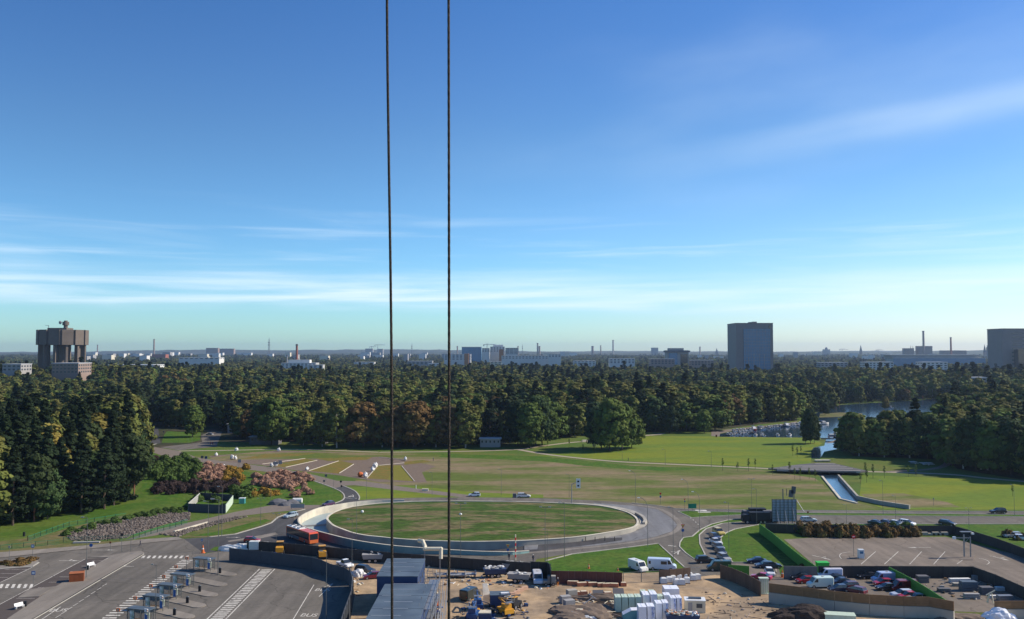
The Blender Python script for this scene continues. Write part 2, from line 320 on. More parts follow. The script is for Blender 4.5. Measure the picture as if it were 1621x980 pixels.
def flat(name, poly, m, z, holes=(), kind='structure', world=False, **k):
    k_ = LAYER.setdefault(round(z, 4), 0); LAYER[round(z, 4)] += 1; z += (k_ % 4)*.0009
    pts = [Vector((p[0], p[1])) if world else Vector(G(p[0], p[1])[:2]) for p in poly]
    allp = list(pts); edges = [(i, (i+1) % len(pts)) for i in range(len(pts))]
    for h in holes:
        o = len(allp); allp += [Vector((p[0], p[1])) for p in h]; edges += [(o+i, o+(i+1) % len(h)) for i in range(len(h))]
    v, e, f, *_ = delaunay_2d_cdt(allp, edges, [], 0, 1e-4)
    fs = []
    for t in f:
        c = sum((v[i] for i in t), Vector((0, 0)))/len(t)
        if inside(c, pts) and not any(inside(c, h) for h in holes): fs.append(tuple(t))
    me = bpy.data.meshes.new(name); me.from_pydata([(p.x, p.y, z) for p in v], [], fs)
    for p in me.polygons:
        if p.normal.z < 0: p.flip()
    me.materials.append(m); me.update()
    o = link(name, me); o['kind'] = kind
    return tag(o, **k)
def catmull(pts, n=6, closed=False):
    out = []; P = [Vector(p) for p in pts]; N_ = len(P)
    rng = range(N_ if closed else N_-1)
    for i in rng:
        p0 = P[(i-1) % N_] if closed or i > 0 else P[0]; p1 = P[i]; p2 = P[(i+1) % N_]; p3 = P[(i+2) % N_] if closed or i < N_-2 else P[-1]
        for k in range(n):
            t = k/n
            out.append(.5*((2*p1)+(-p0+p2)*t+(2*p0-5*p1+4*p2-p3)*t*t+(-p0+3*p1-3*p2+p3)*t**3))
    if not closed: out.append(P[-1])
    return out
def resample(pts, n):
    L = [0]
    for a, b in zip(pts, pts[1:]): L.append(L[-1]+(b-a).length)
    out = []; j = 0
    for i in range(n):
        d = L[-1]*i/(n-1)
        while j < len(pts)-2 and L[j+1] < d: j += 1
        t = (d-L[j])/max(1e-9, L[j+1]-L[j]); out.append(pts[j].lerp(pts[j+1], min(1, max(0, t))))
    return out
def offset(pts, w):
    out = []
    for i, p in enumerate(pts):
        a = pts[max(0, i-1)]; b = pts[min(len(pts)-1, i+1)]; d = Vector((b.x-a.x, b.y-a.y, 0))
        d = d.normalized() if d.length > 1e-9 else Vector((1, 0, 0)); out.append(Vector((p.x-d.y*w, p.y+d.x*w, p.z)))
    return out
def strip(name, pts, w, m, z0, z1=None, px=True, smooth=0, kind='structure', mb=None, **k):
    P = [G(*p) for p in pts] if px else [Vector((p[0], p[1], 0)) for p in pts]
    if smooth: P = catmull(P, smooth)
    a = offset(P, w/2); b_ = offset(P, -w/2); own = mb is None; mb = mb or MB()
    for i in range(len(P)-1):
        q = [a[i], b_[i], b_[i+1], a[i+1]]
        if z1 is None: mb.add([(p.x, p.y, z0) for p in q], [(0, 1, 2, 3)])
        else: mb.add([(p.x, p.y, z) for z in (z0, z1) for p in q], [(4, 5, 6, 7), (0, 1, 5, 4), (2, 3, 7, 6), (1, 2, 6, 5), (3, 0, 4, 7)])
    if own: return mb.build(name, m, kind=kind, **k)
# ================================================================== THE GROUND
# roundabout underpass ramp: inner wall curve (top z 1.2) and outer parapet curve
IWpx = [(750,858),(811,857),(852,855),(913,850.5),(974,841.5),(1003,835),(1011,827),(1005,817),(985,808),(940,799.5),(850,795),(760,793.5),(690,793.5),(640,794.5),(599,797),(572,800),(548.5,804),(530,810),(520,816),(517,820.5),(518,824),(527,832.3),(546,840),(559,844.3),(579,848.2),(599,850.2),(626,853),(669,856),(712,857.4)]
IWT = 1.2
IW = catmull([G(x, y, IWT) for x, y in IWpx], 5, True)
Opx = [(850,871,.35),(808,874,.8),(760,873.3,.95),(712,870.8,1.1),(669,867.8,1.5),(618,863.7,1.9),(561,855.5,2),(513,844,1.9),(490,837,1.4),(475,830,1.1),(471,823,1),(474,817.7,1),(485,811,1),(506,803,1),(532.6,798.5,1),(559,794.5,1),(599,791.5,1),(640,790.5,1)]
OW = catmull([G(x, y, z) for x, y, z in Opx], 5)
Ipx2 = [(852,855),(811,857),(750,858),(712,857.4),(669,856),(626,853),(599,850.2),(579,848.2),(559,844.3),(546,840),(527,832.3),(518,824),(517,820.5),(520,816),(530,810),(548.5,804),(572,800),(599,797),(640,794.5)]
IC = catmull([G(x, y, IWT) for x, y in Ipx2], 5)
NR = 60
OR_, IR_ = resample(OW, NR), resample(IC, NR)
hole = [(p.x, p.y) for p in OR_]+[(p.x, p.y) for p in reversed(IR_)]
kslab = min(range(NR), key=lambda i: (OR_[i]-G(478, 832, 1)).length)
kslab_i = min(range(NR), key=lambda i: (IR_[i]-G(516.5, 828, 1.2)).length)
BIG = 28000
g = flat('ground', [(-BIG, -400), (BIG, -400), (BIG, BIG), (-BIG, BIG)], M['grass'], 0, holes=[hole], world=True)
z = lambda i: .004*i
# forest floor under the woods
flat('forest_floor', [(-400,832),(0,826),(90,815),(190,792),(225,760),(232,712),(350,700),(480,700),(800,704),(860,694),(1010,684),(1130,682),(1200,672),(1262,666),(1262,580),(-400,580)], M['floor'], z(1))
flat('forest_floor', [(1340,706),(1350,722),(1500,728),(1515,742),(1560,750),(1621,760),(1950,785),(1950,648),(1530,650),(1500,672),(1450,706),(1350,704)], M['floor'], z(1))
flat('lawn', [(-300,860),(0,853),(120,838),(215,818),(300,806),(330,780),(225,770),(200,790),(0,822),(-300,835)], M['wood_lawn'], z(2))
flat('lawn', [(225,712),(262,724),(330,735),(400,748),(478,757),(540,778),(540,792),(512,799),(380,806),(300,812),(225,780)], M['lawn2'], z(2))
flat('meadow', [(560,764),(600,716),(860,722),(1000,736),(1205,744),(1290,757),(1330,790),(1400,806),(1180,808),(1080,806),(980,795),(860,788),(740,787),(655,776)], M['meadow'], z(2))
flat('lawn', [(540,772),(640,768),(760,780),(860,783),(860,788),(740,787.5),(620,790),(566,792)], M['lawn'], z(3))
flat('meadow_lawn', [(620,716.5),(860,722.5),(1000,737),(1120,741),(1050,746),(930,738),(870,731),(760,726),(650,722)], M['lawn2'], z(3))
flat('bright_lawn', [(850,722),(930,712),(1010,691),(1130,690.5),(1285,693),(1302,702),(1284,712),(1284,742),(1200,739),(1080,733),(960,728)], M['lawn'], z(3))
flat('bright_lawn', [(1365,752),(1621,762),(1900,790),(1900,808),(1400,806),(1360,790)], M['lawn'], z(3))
flat('meadow', [(1362,782),(1430,781),(1500,795),(1520,803),(1400,804)], M['meadow'], z(4))
flat('dry_grass', [(-300,890),(-100,886),(0,875),(120,865),(224,854),(281,851),(210,854),(110,858),(100,845),(152,829),(215,818),(205,814),(140,828),(60,850),(0,857),(-300,870)], M['dry'], z(4))
# sown beds with white boards
flat('soil', [(330,722),(440,713),(560,716),(640,728),(690,738),(668,748),(676,764),(600,763),(540,753),(470,745),(410,736),(350,731)], M['soil'], z(4))
flat('lawn', [(400,716),(640,716.5),(700,720),(690,726),(600,723),(520,726),(420,727),(345,730),(330,725)], M['meadow'], z(5))
beds = [([(598,737),(624,736.5),(614,759.5),(580.5,757.5)], 'bedA'), ([(624,736.5),(635,736.5),(656,762),(614,759.5)], 'bedB'), ([(537,729),(561,734.4),(537,750),(489,745.5)], 'bedA'), ([(483,726),(502.7,729),(452,740),(425,737)], 'bedA'),
        ([(420,719),(500,717.5),(470,722),(380,727)], 'bedA'), ([(500,726),(560,723.5),(590,724),(580,728),(520,730)], 'bedA'), ([(640,731),(668,728),(684,731),(640,736)], 'bedA')]
for p, m_ in beds: flat('planting_bed', p, M[m_], z(6), kind='stuff', label='rust and green rows of low seedlings in the sown beds', cat='planting')
for k_, (a, b_) in enumerate([((415,735),(483,726)), ((452,740),(502,729)), ((489,745.5),(536,730)), ((537,749.5),(560,735)), ((580.5,757.5),(598,737.5)), ((636,738),(656,762)), ((600,737),(640,733)), ((600,724.5),(640,728))]):
    strip('timber_edging', [a, b_], .3, M['board'], .02, .2, kind=None, label='pale timber edging board %s of the sown beds' % ['farthest left', 'second from left', 'third from left', 'fourth from left', 'left of the triangular bed', 'right of the triangular bed', 'behind the triangular bed', 'at the far back'][k_], cat='edging board')
# water
flat('water', [(1139,691.5),(1345,693.5),(1345,712),(1450,712),(1500,665),(1520,648),(1560,637),(1480,632),(1330,641),(1300,650),(1262,670),(1240,675),(1200,678.5),(1160,683),(1140,687)], M['water'], z(5))
flat('water', [(1285,726),(1284.5,714),(1288,708.5),(1305,705.7),(1306,700),(1309,692),(1330,692),(1326,703),(1330,710),(1305,715),(1298,726)], M['water'], z(6))
flat('water', [(1290,750),(1301.7,755),(1330.4,790),(1357,796.5),(1358,791),(1327,757),(1338,748),(1310,744)], M['water'], z(5))
flat('shore', [(1297,661),(1330,660),(1362,657.5),(1366,654.5),(1330,653),(1298,655)], M['dry'], z(7))
flat('shore', [(1306,702),(1330,694),(1352,694),(1352,704),(1322,701)], M['track'], z(7))
mb = MB()
strip('channel_wall', [(1327.3,756.5),(1358,791),(1394,799),(1440,806)], .7, None, -.3, 1.3, mb=mb)
mb.build('retaining_wall', M['concrete'], label='high concrete retaining wall on the right bank of the canal', cat='wall')
mb = MB(); strip('', [(1301.5,754.8),(1330.2,790.5),(1357,797.3)], .8, None, -.3, .35, mb=mb)
mb.build('retaining_wall', M['concrete_w'], label='low pale concrete edge on the left bank of the canal', cat='wall')
# roads -----------------------------------------------------------
rd = [(1621,829.5),(1900,832),(1900,811),(1621,810),(1450,809.5),(1321,808.5),(1180,807.5),(1100,806.2),(1071,805.5),(1040,800.6),(1000,796.3),(940,792.3),(860,788.8),(740,787.3),(660,788),(600,789.3),(568,792),(531,798),(509,800),(482.7,806.5),(454,813.7),(440,819),(429.6,828),(413,834),(372,846),(331.6,850.4),(290,853),(320,875),(345,872),(391,868),(550,880),(651,888),(749,893),(845,893),(850,885),(900,877),(1000,867),(1042,862),(1060,880),(1083,898),(1090,925),(1150,925),(1235,925),(1240,905),(1290,900),(1202,832),(1202,828),(1321,829)]
flat('road', rd, M['asphalt'], z(5), holes=[hole])
flat('lawn', [(1073,810),(1090,809),(1180,811.5),(1250,812),(1621,815),(1900,816),(1900,819),(1621,818.2),(1321,816.5),(1180,815),(1120,818),(1095,820)], M['lawn2'], z(6))
S1 = [(1179.6,820.8),(1151,823.9),(1126.5,830),(1108,839),(1096,849.4),(1081.6,851.4),(1076.5,858.6),(1075.5,865.7),(1085.7,876),(1100,886),(1116,878),(1108,861.6),(1107,847),(1118,837),(1143,829),(1181.6,826)]
L2 = [(1202,831),(1163,838),(1150,843.5),(1141,851),(1143,866),(1151,880),(1160,890.5),(1230,890),(1236,912),(1290,912),(1294,897),(1240,860),(1202,838)]
flat('lawn', S1, M['lawn2'], z(6)); flat('lawn', L2, M['lawn2'], z(6))
flat('lawn', [(1200,830),(1621,830),(1900,834),(1900,880),(1621,866),(1545,845),(1505,836),(1200,834)], M['lawn2'], z(6))
lb = [(864,889),(905,878),(1000,866.5),(1042,861),(1050,868),(1083,898),(1085,905),(1044,908),(986,909),(872,904)]
flat('lawn', lb, M['lawn2'], z(6))
flat('road', [(224,704.4),(283,713.7),(311,724),(366.6,732),(413,737.7),(440.6,741),(500,752.5),(533,761),(580,762.5),(640,771),(760,786),(740,788.5),(640,777.5),(560,768),(545,769),(561,776),(568.4,785),(567.5,792),(530,798),(529.6,797),(542.5,791.8),(545,785),(538.8,778),(522,770.5),(498,762),(477.6,756),(440.6,749),(396,744),(385,740.5),(329.5,734),(311,730),(261,723),(228,711)], M['track'], z(7))
flat('road', [(545,769),(561,776),(568.4,785),(567.5,792.5),(530,798.5),(529.6,797),(542.5,791.8),(545,785),(538.8,778),(530,773)], M['asphalt_new'], z(8))
flat('road', [(221,676),(250,676),(254,702),(224,706)], M['asphalt_new'], z(9))
flat('lawn', [(256,701),(259,690),(264,683),(318,683),(317,697),(300,701)], M['lawn2'], z(9))
flat('road', [(253,708),(320,700),(318,690),(332,683),(352,683),(344,703),(344,707),(283,713)], M['asphalt'], z(8))
flat('dirt_track', [(250,838),(327.5,821),(372,810.6),(429.6,800),(511,799.5),(505,803),(482.7,806.5),(433.7,811),(372,818),(327.5,829),(276.5,843),(214,853),(195,856)], M['track'], z(9))
flat('new_road', [(291,853),(331.6,850.8),(372,846.4),(413,834.5),(429.6,828.5),(440,819.5),(462,812),(468,828),(490,842),(520,852),(600,872),(590,884),(391,869),(345,873),(322,876)], M['asphalt_new'], z(6))
flat('traffic_island', [(360,856.5),(410,848),(436,843),(440,846),(415,852),(362,858)], M['paver'], z(8))
flat('lawn', [(283,851.5),(332,850),(372,845.6),(413,833.5),(429,827.6),(440,818.6),(454,812.5),(434,811.5),(393,819),(352,829),(311,841)], M['dry'], z(10))
flat('lawn', [(300,849),(332,848.5),(372,844),(410,832),(428,824),(420,822),(380,832),(340,842)], M['lawn2'], z(11))
flat('lawn', [(332,871),(340,866),(390,861),(450,862),(450,870),(345,873)], M['lawn2'], z(10))
# apron and rings of the roundabout
ap = [(1000,800.5),(1041,806.5),(1061,819),(1072,831),(1064,841),(1037,850),(1000,856.6),(940,864),(872,869),(830,870.5),(830,861),(872,861),(913,857),(954,850.5),(995,843),(1023,833),(1027,827),(1020,818),(1009,810.6),(982.6,803.5),(940,797.5),(940,796)]
flat('apron', ap, M['apron'], z(6))
flat('ramp_road', [(812,874.5),(850,872.5),(900,867),(940,862),(985,855.5),(985,851),(940,852.5),(900,858.5),(852,862.5),(800,864.5)], M['asphalt_new'], z(7), holes=[hole])
strip('paver_band', [(1000,799),(1041,805),(1066,818),(1076,831),(1066,843),(1037,852),(1000,858.6),(940,865.8),(872,872.3),(811,876.4),(730,877.5)], 1.5, M['paver'], z(8), smooth=5)
ringp = [(p.x, p.y) for p in IW]
cxy = sum((Vector(p) for p in ringp), Vector((0, 0)))/len(ringp)
# island with low mound
mb = MB(); K = [1, .97, .9, .75, .5, .25]
zz = lambda s: IWT-.12+(1-s)**.8*1.1
for a_, b_ in zip(K, K[1:]):
    n = len(ringp)
    A = [cxy+(Vector(p)-cxy)*a_ for p in ringp]; B_ = [cxy+(Vector(p)-cxy)*b_ for p in ringp]
    o = len(mb.v); mb.v += [(p.x, p.y, zz(a_)) for p in A]+[(p.x, p.y, zz(b_)) for p in B_]
    mb.f += [(o+i, o+(i+1) % n, o+n+(i+1) % n, o+n+i) for i in range(n)]; mb.m += [0]*n
o = len(mb.v); mb.v += [(*(cxy+(Vector(p)-cxy)*K[-1]), zz(K[-1])) for p in ringp]; mb.f.append(tuple(range(o, o+len(ringp)))); mb.m.append(0)
mb.build('island_lawn', M['island'], kind='structure')
# island walls: follows IW, foot follows the ramp floor
def rampz(t): return -5.0*min(1, max(0, (t-.02)/.45))**1.0
def wallring(name, pts, foot, top, th, m, closed, **k):
    mb = MB(); q = offset(pts+([pts[0]] if closed else []), th); P = pts+([pts[0]] if closed else [])
    for i in range(len(P)-1):
        j = i+1; f0, f1, t0, t1 = foot(i), foot(j), top(i), top(j)
        vs = [(P[i].x, P[i].y, f0), (P[j].x, P[j].y, f1), (P[j].x, P[j].y, t1), (P[i].x, P[i].y, t0), (q[i].x, q[i].y, f0), (q[j].x, q[j].y, f1), (q[j].x, q[j].y, t1), (q[i].x, q[i].y, t0)]
        mb.add(vs, [(0, 1, 2, 3), (5, 4, 7, 6), (3, 2, 6, 7)])
    return mb.build(name, m, **k)
wallring('island_wall', IW, lambda i: -5.2, lambda i: IWT, .45, M['concrete'], True, label='long curved concrete wall round the grass island', cat='wall')
# coping on the island wall
mbc = MB(); P = IW+[IW[0]]; q0 = offset(P, -.06); q1 = offset(P, .55)
for i in range(len(P)-1):
    vs = [(p.x, p.y, zc) for zc in (IWT, IWT+.14) for p in (q0[i], q0[i+1], q1[i+1], q1[i])]
    mbc.add(vs, [(4, 5, 6, 7), (0, 1, 5, 4), (2, 3, 7, 6)])
mbc.build('wall_coping', M['concrete_w'], bpy.data.objects['island_wall'])
# graded colour of the outer parapet: red graffiti blending to teal, as painted on the wall
pm = mat('parapet_paint', (.3, .3, .27), .8, var=.15, scale=.8)
tt = pm.node_tree; geo = tt.nodes.new('ShaderNodeNewGeometry'); sp = tt.nodes.new('ShaderNodeSeparateXYZ'); tt.links.new(geo.outputs['Position'], sp.inputs[0])
mr = tt.nodes.new('ShaderNodeMapRange'); tt.links.new(sp.outputs[0], mr.inputs[0]); mr.inputs[1].default_value = G(505, 850).x; mr.inputs[2].default_value = G(740, 875).x
cr = tt.nodes.new('ShaderNodeValToRGB'); tt.links.new(mr.outputs[0], cr.inputs[0]); e = cr.color_ramp.elements
e[0].color = (.30, .10, .09, 1); e[1].color = (.22, .36, .34, 1); x_ = cr.color_ramp.elements.new(.3); x_.color = (.12, .2, .2, 1)
sc_ = [n for n in tt.nodes if n.type == 'VECT_MATH'][0]; tt.links.new(cr.outputs[0], sc_.inputs[0])
ztop = [p.z for p in OR_]
ko = min(range(NR), key=lambda i: (OR_[i]-G(490, 837, 1.4)).length)
mp_ = wallring('parapet', OR_[1:ko+1], lambda i: rampz((i+1)/NR)-.2, lambda i: ztop[i+1], -.3, pm, False, label='outer parapet wall of the underpass ramp painted red to teal', cat='wall')
mp2 = wallring('parapet', OR_[ko:], lambda i: -5.2, lambda i: ztop[i+ko], -.4, M['concrete_w'], False, label='pale curved wall round the far end of the underpass ramp', cat='wall')
mbc = MB()
q0 = offset(OR_, .06); q1 = offset(OR_, -.4)
for i in range(1, ko):
    vs = [(p.x, p.y, zc+ztop[ii]) for zc in (0.002, .12) for p, ii in ((q0[i], i), (q0[i+1], i+1), (q1[i+1], i+1), (q1[i], i))]
    mbc.add(vs, [(4, 5, 6, 7), (0, 1, 5, 4), (2, 3, 7, 6)])
mbc.build('coping', M['concrete_w'], mp_)
mb = MB()
for i in range(NR-1):
    mb.add([(OR_[i].x, OR_[i].y, rampz(i/NR)), (OR_[i+1].x, OR_[i+1].y, rampz((i+1)/NR)), (IR_[i+1].x, IR_[i+1].y, rampz((i+1)/NR)), (IR_[i].x, IR_[i].y, rampz(i/NR))], [(0, 1, 2, 3)])
mb.build('ramp_road', M['asphalt_new'], kind='structure')
mb = MB(); n1, n2 = NR-kslab, NR-kslab_i; A = resample(OR_[kslab:], 24); B_ = resample(IR_[kslab_i:], 24)
for i in range(23):
    for z_, fl in ((-1.25, 0),):
        mb.add([(A[i].x, A[i].y, z_), (A[i+1].x, A[i+1].y, z_), (B_[i+1].x, B_[i+1].y, z_), (B_[i].x, B_[i].y, z_), (A[i].x, A[i].y, z_-.6), (A[i+1].x, A[i+1].y, z_-.6), (B_[i+1].x, B_[i+1].y, z_-.6), (B_[i].x, B_[i].y, z_-.6)], [(0, 1, 2, 3), (7, 6, 5, 4), (0, 3, 7, 4)])
sl = mb.build('tunnel_roof', mat('roof_membrane', (.34, .4, .39), .6, var=.1, scale=.3, c2=(.28, .34, .34)), label='pale blue green slab roof over the underpass portal', cat='tunnel roof')
mb = MB(); a, b_ = A[4], B_[5]
d = (b_-a); L_ = d.length; q = Matrix.Translation((a.x, a.y, -1.25)) @ Matrix.Rotation(math.atan2(d.y, d.x), 4, 'Z'); mb.box(.2, L_-.2, -.2, .2, .01, .45, M4=q); mb.build('upstand', M['bgrey'], sl)
a, b_ = A[12], B_[12]; d = (b_-a); L_ = d.length; q = Matrix.Translation((a.x, a.y, -1.25)) @ Matrix.Rotation(math.atan2(d.y, d.x), 4, 'Z'); mb = MB(); mb.box(L_*.45, L_-.2, -.6, .6, .01, .5, M4=q); mb.build('upstand', M['bgrey'], sl)
mb = MB(); a, b_ = A[0], B_[0]; d = (b_-a); L_ = d.length; q = Matrix.Translation((a.x, a.y, -5.1)) @ Matrix.Rotation(math.atan2(d.y, d.x), 4, 'Z'); mb.box(0, L_, 6, 6.3, 0, 3.2, M4=q); mb.build('portal_wall', M['concrete'], sl)
# concrete ring apron at the right end with slot
strip('concrete_ring', [(905,797.8),(940,799.3),(985,806),(1010,815),(1019,827),(1009,836.5),(974,845),(913,853.6),(860,858.5)], 2.3, M['concrete'], .16, .17, smooth=5)
mb = MB(); strip('', [(1007,815),(1016,820),(1021,826),(1019,831)], .8, None, .17, .75, smooth=4, mb=mb); mb.build('drain_wall', M['concrete'], label='short curved kerb wall at the right end of the island', cat='wall')
# ------------------------------------------------------------------ kerbs
def kerb(pts, smooth=0, w=.3): strip('kerb', pts, w, M['kerb'], 0, .14, smooth=smooth)
kerb(S1+[S1[0]]); kerb([(1202,830.5),(1163,838),(1150,843.5),(1141,851),(1143,866),(1151,880),(1160,890.5),(1190,890.5)])
kerb([(864,888),(905,877.5),(1000,866),(1042,860.5),(1050,868),(1083,898)])
kerb([(331.6,850.4),(372,846),(413,834),(429.6,828),(440,819),(454,813.7),(466,810.6),(482.7,806.5)], w=.45)
kerb([(529.6,797),(542.5,791.8),(545,785),(538.8,778),(522,770.5),(498,762)], 4, .4); kerb([(568,791.8),(568.6,786),(561,777),(544,769.6)], 4, .4)
kerb([(1073,810),(1090,809),(1180,811.5),(1400,813),(1621,815)], 0, .25); kerb([(1073,810),(1095,820),(1120,818),(1180,815),(1400,817),(1621,818.2)], 0, .25)
kerb([(1000,796.3),(1040,800.6),(1071,805.5),(1100,806.2),(1180,807.5),(1450,809.5),(1621,810)], 0, .25)
kerb([(1200,829.3),(1330,829.8),(1621,830)], 0, .25)
# ------------------------------------------------------------------ paths in the park
strip('footpath', [(600,716),(740,714.5),(822,711.5),(845,708),(900,701),(940,698)], 3.2, M['gravel'], z(9), smooth=4)
strip('footpath', [(822,712),(870,720),(960,729.5),(1040,734),(1150,738.8),(1217,742)], 3.2, M['gravel'], z(10), smooth=4)
strip('footpath', [(1368,746.5),(1420,748),(1480,750),(1520,752.5),(1560,757),(1640,764),(1800,778)], 3.4, M['gravel'], z(10), smooth=4)
strip('footpath', [(1400,747),(1460,744),(1488,740),(1500,734),(1503,728)], 3.2, M['track'], z(11), smooth=4)
strip('footpath', [(283,714),(360,713),(470,711.5),(600,716)], 3.0, M['gravel'], z(9), smooth=4)
strip('footpath', [(925,700),(945,696.5),(975,694)], 4, M['gravel'], z(11)); strip('footpath', [(1000,691),(1042,688),(1048,686)], 4, M['gravel'], z(11))
flat('quay', [(1126,690.5),(1139,691),(1140,686.5),(1160,682),(1200,677.5),(1240,674),(1262,670),(1262,667),(1240,671),(1160,679),(1126,683)], M['track'], z(12))
# ------------------------------------------------------------------ bus station ground
flat('bus_station_yard', [(-300,912),(-100,893),(0,880),(102,870),(184,862.5),(245,856.5),(290,852.5),(324,877),(345,873),(363,872),(363,884),(430,893),(513,892),(545,905),(556,920),(562,940),(552,1000),(500,1300),(-300,1300)], M['asphalt'], z(8))
flat('pavement', [(-300,905),(0,875),(81.6,868.8),(163,861.6),(224.5,854.5),(281.6,850.4),(290,854.5),(245,858.8),(184,865),(102,873),(0,883.5),(-300,914)], M['paver'], .012+.12)
flat('parking_stalls', [(0,957),(134.7,885.3),(172,882.6),(120,911),(88,929),(12,980),(-20,1010),(-60,1010)], M['stall'], z(9))
flat('parking_stalls', [(-80,960),(0,922),(51,898.5),(0,897),(-60,905),(-200,950)], M['stall'], z(9))
def slab(name, px, m, h): 
    mb = MB(); P = [G(*p) for p in px]
    if sum(P[i-1].x*P[i].y-P[i].x*P[i-1].y for i in range(len(P))) < 0: P.reverse()
    mb.plan(P, 0, h); return mb.build(name, m, kind='structure')
slab('pavement', [(139,882.5),(175,880),(204,874.5),(222.5,873),(228,875),(226.5,878),(54,980),(10,1010),(-20,1010),(12,980),(88,929),(120,911),(173.5,883)], M['paver'], .14)
slab('pavement', [(45,934),(88,929),(62,945),(28,947)], M['paver'], .145)
slab('traffic_island', [(-200,915),(0,889.5),(20,886.5),(50,885),(60,887),(61,890.5),(52,897),(0,901),(-200,950)], M['paver'], .13)
kerb([(227,877.5),(54,980),(10,1008)], 0, .4); kerb([(0,901),(52,897),(61,891)], 0, .4)
def stripes(name, p0, p1, n, w, ln, gap=None, lbl=None):       # n bars between two ground points, bars lie along X
    mb = MB(); a, b_ = G(*p0), G(*p1)
    for i in range(n):
        c = a.lerp(b_, (i+.5)/n); mb.add([(c.x-ln/2, c.y-w/2, z(12)), (c.x+ln/2, c.y-w/2, z(12)), (c.x+ln/2, c.y+w/2, z(12)), (c.x-ln/2, c.y+w/2, z(12))], [(0, 1, 2, 3)])
    return mb.build(name, M['paint'], kind='structure')
stripes('zebra_crossing', (297.5,886), (165,985), 30, .62, 2.7)
stripes('zebra_crossing', (423,901.5), (338,985), 32, .6, 2.3)
for dx in (-1.75, 1.75):
    a, b_ = G(423,901), G(338,985); strip('road_marking', [(a.x+dx, a.y), (b_.x+dx, b_.y)], .22, M['paint'], z(12), px=False)
def vstripes(pxs, y0, y1, w):
    mb = MB()
    for x in pxs:
        a, b_ = G(x+1.6, y0), G(x-1.6, y1); mb.add([(a.x-w/2, a.y, z(12)), (a.x+w/2, a.y, z(12)), (b_.x+w/2, b_.y, z(12)), (b_.x-w/2, b_.y, z(12))], [(0, 3, 2, 1)])
    mb.build('zebra_crossing', M['paint'], kind='structure')
vstripes([227+8.6*i for i in range(9)], 880, 884, .62); vstripes([2+9.5*i for i in range(6)], 925, 931.3, .65)
for a, b_ in [((0,957),(134.7,885.3)), ((-60,990),(0,957)), ((0,922.5),(51,898.5)), ((88,929),(172,883)), ((88,929.3),(14,980)), ((464,981),(497,926)), ((60,985),(96,961)), ((505,945),(526,925)), ((513,930),(527,924))]:
    strip('road_marking', [a, b_], .16, M['paint'], z(13))
mb = MB()
for i in range(8):
    a = G(140+6-i*17.2, 888+i*8.5); strip('', [(a.x, a.y), (a.x+5.2-.2*i, a.y)], .12, None, z(13), px=False, mb=mb)
for i in range(4): a = G(45-i*16, 902+i*6.2); strip('', [(a.x-5.5, a.y), (a.x, a.y)], .12, None, z(13), px=False, mb=mb)
for i in range(9):
    a = G(92+i*9.2, 976-i*6.2); strip('', [(a.x, a.y-1.1), (a.x, a.y+1.1)], .14, None, z(13), px=False, mb=mb)
mb.build('road_marking', M['paint'], kind='structure')
def arrow(px, py, rz, L_=3.2, turn=0):
    mb = MB(); a = G(px, py); T = Matrix.Translation((a.x, a.y, z(14))) @ Matrix.Rotation(rz, 4, 'Z')
    for poly in ([(-L_/2, -.1), (L_*.15, -.1), (L_*.15, .1), (-L_/2, .1)], [(L_*.15, -.4), (L_/2, 0), (L_*.15, .4)]):
        mb.add([T @ Vector((x, y, 0)) for x, y in poly], [tuple(range(len(poly)))])
    if turn:
        for poly in ([(-.2, 0), (.05, 0), (.05, turn*1.0), (-.2, turn*1.0)], [(-.45, turn*.9), (.3, turn*.9), (-.08, turn*1.5)]):
            mb.add([T @ Vector((x, y, .001)) for x, y in poly], [tuple(range(len(poly)))])
    mb.build('arrow_marking', M['paint'], kind='structure')
arrow(110, 888, R(0), 5, 1); arrow(165, 871, R(0), 6); arrow(195, 897, R(180), 5, -1); arrow(1301, 883, R(-60), 6, 1); arrow(1455, 867, R(180), 6); arrow(1583, 884, R(-70), 6, 1); arrow(1072, 874, R(60), 5); arrow(370, 851, 0, 4)
def ground_text(s, px, py, size, rz, sy=1.6):
    cu = bpy.data.curves.new('t', 'FONT'); cu.body = s; cu.size = size; cu.align_x = 'CENTER'; ob = bpy.data.objects.new('t', cu); COL.objects.link(ob)
    me = bpy.data.meshes.new_from_object(ob.evaluated_get(bpy.context.evaluated_depsgraph_get())); bpy.data.objects.remove(ob)
    a = G(px, py); o = link('painted_lettering', me, None, (a.x, a.y, z(14)), rz, kind='structure'); o.scale = (1, sy, 1); me.materials.clear(); me.materials.append(M['paint'])
ground_text('BUS', 509, 936, 1.9, R(-4), 1.5); ground_text('BUS', 487, 976.5, 1.9, R(-4), 1.5); ground_text('BUS', 90, 968.5, 1.9, R(8), 1.5)
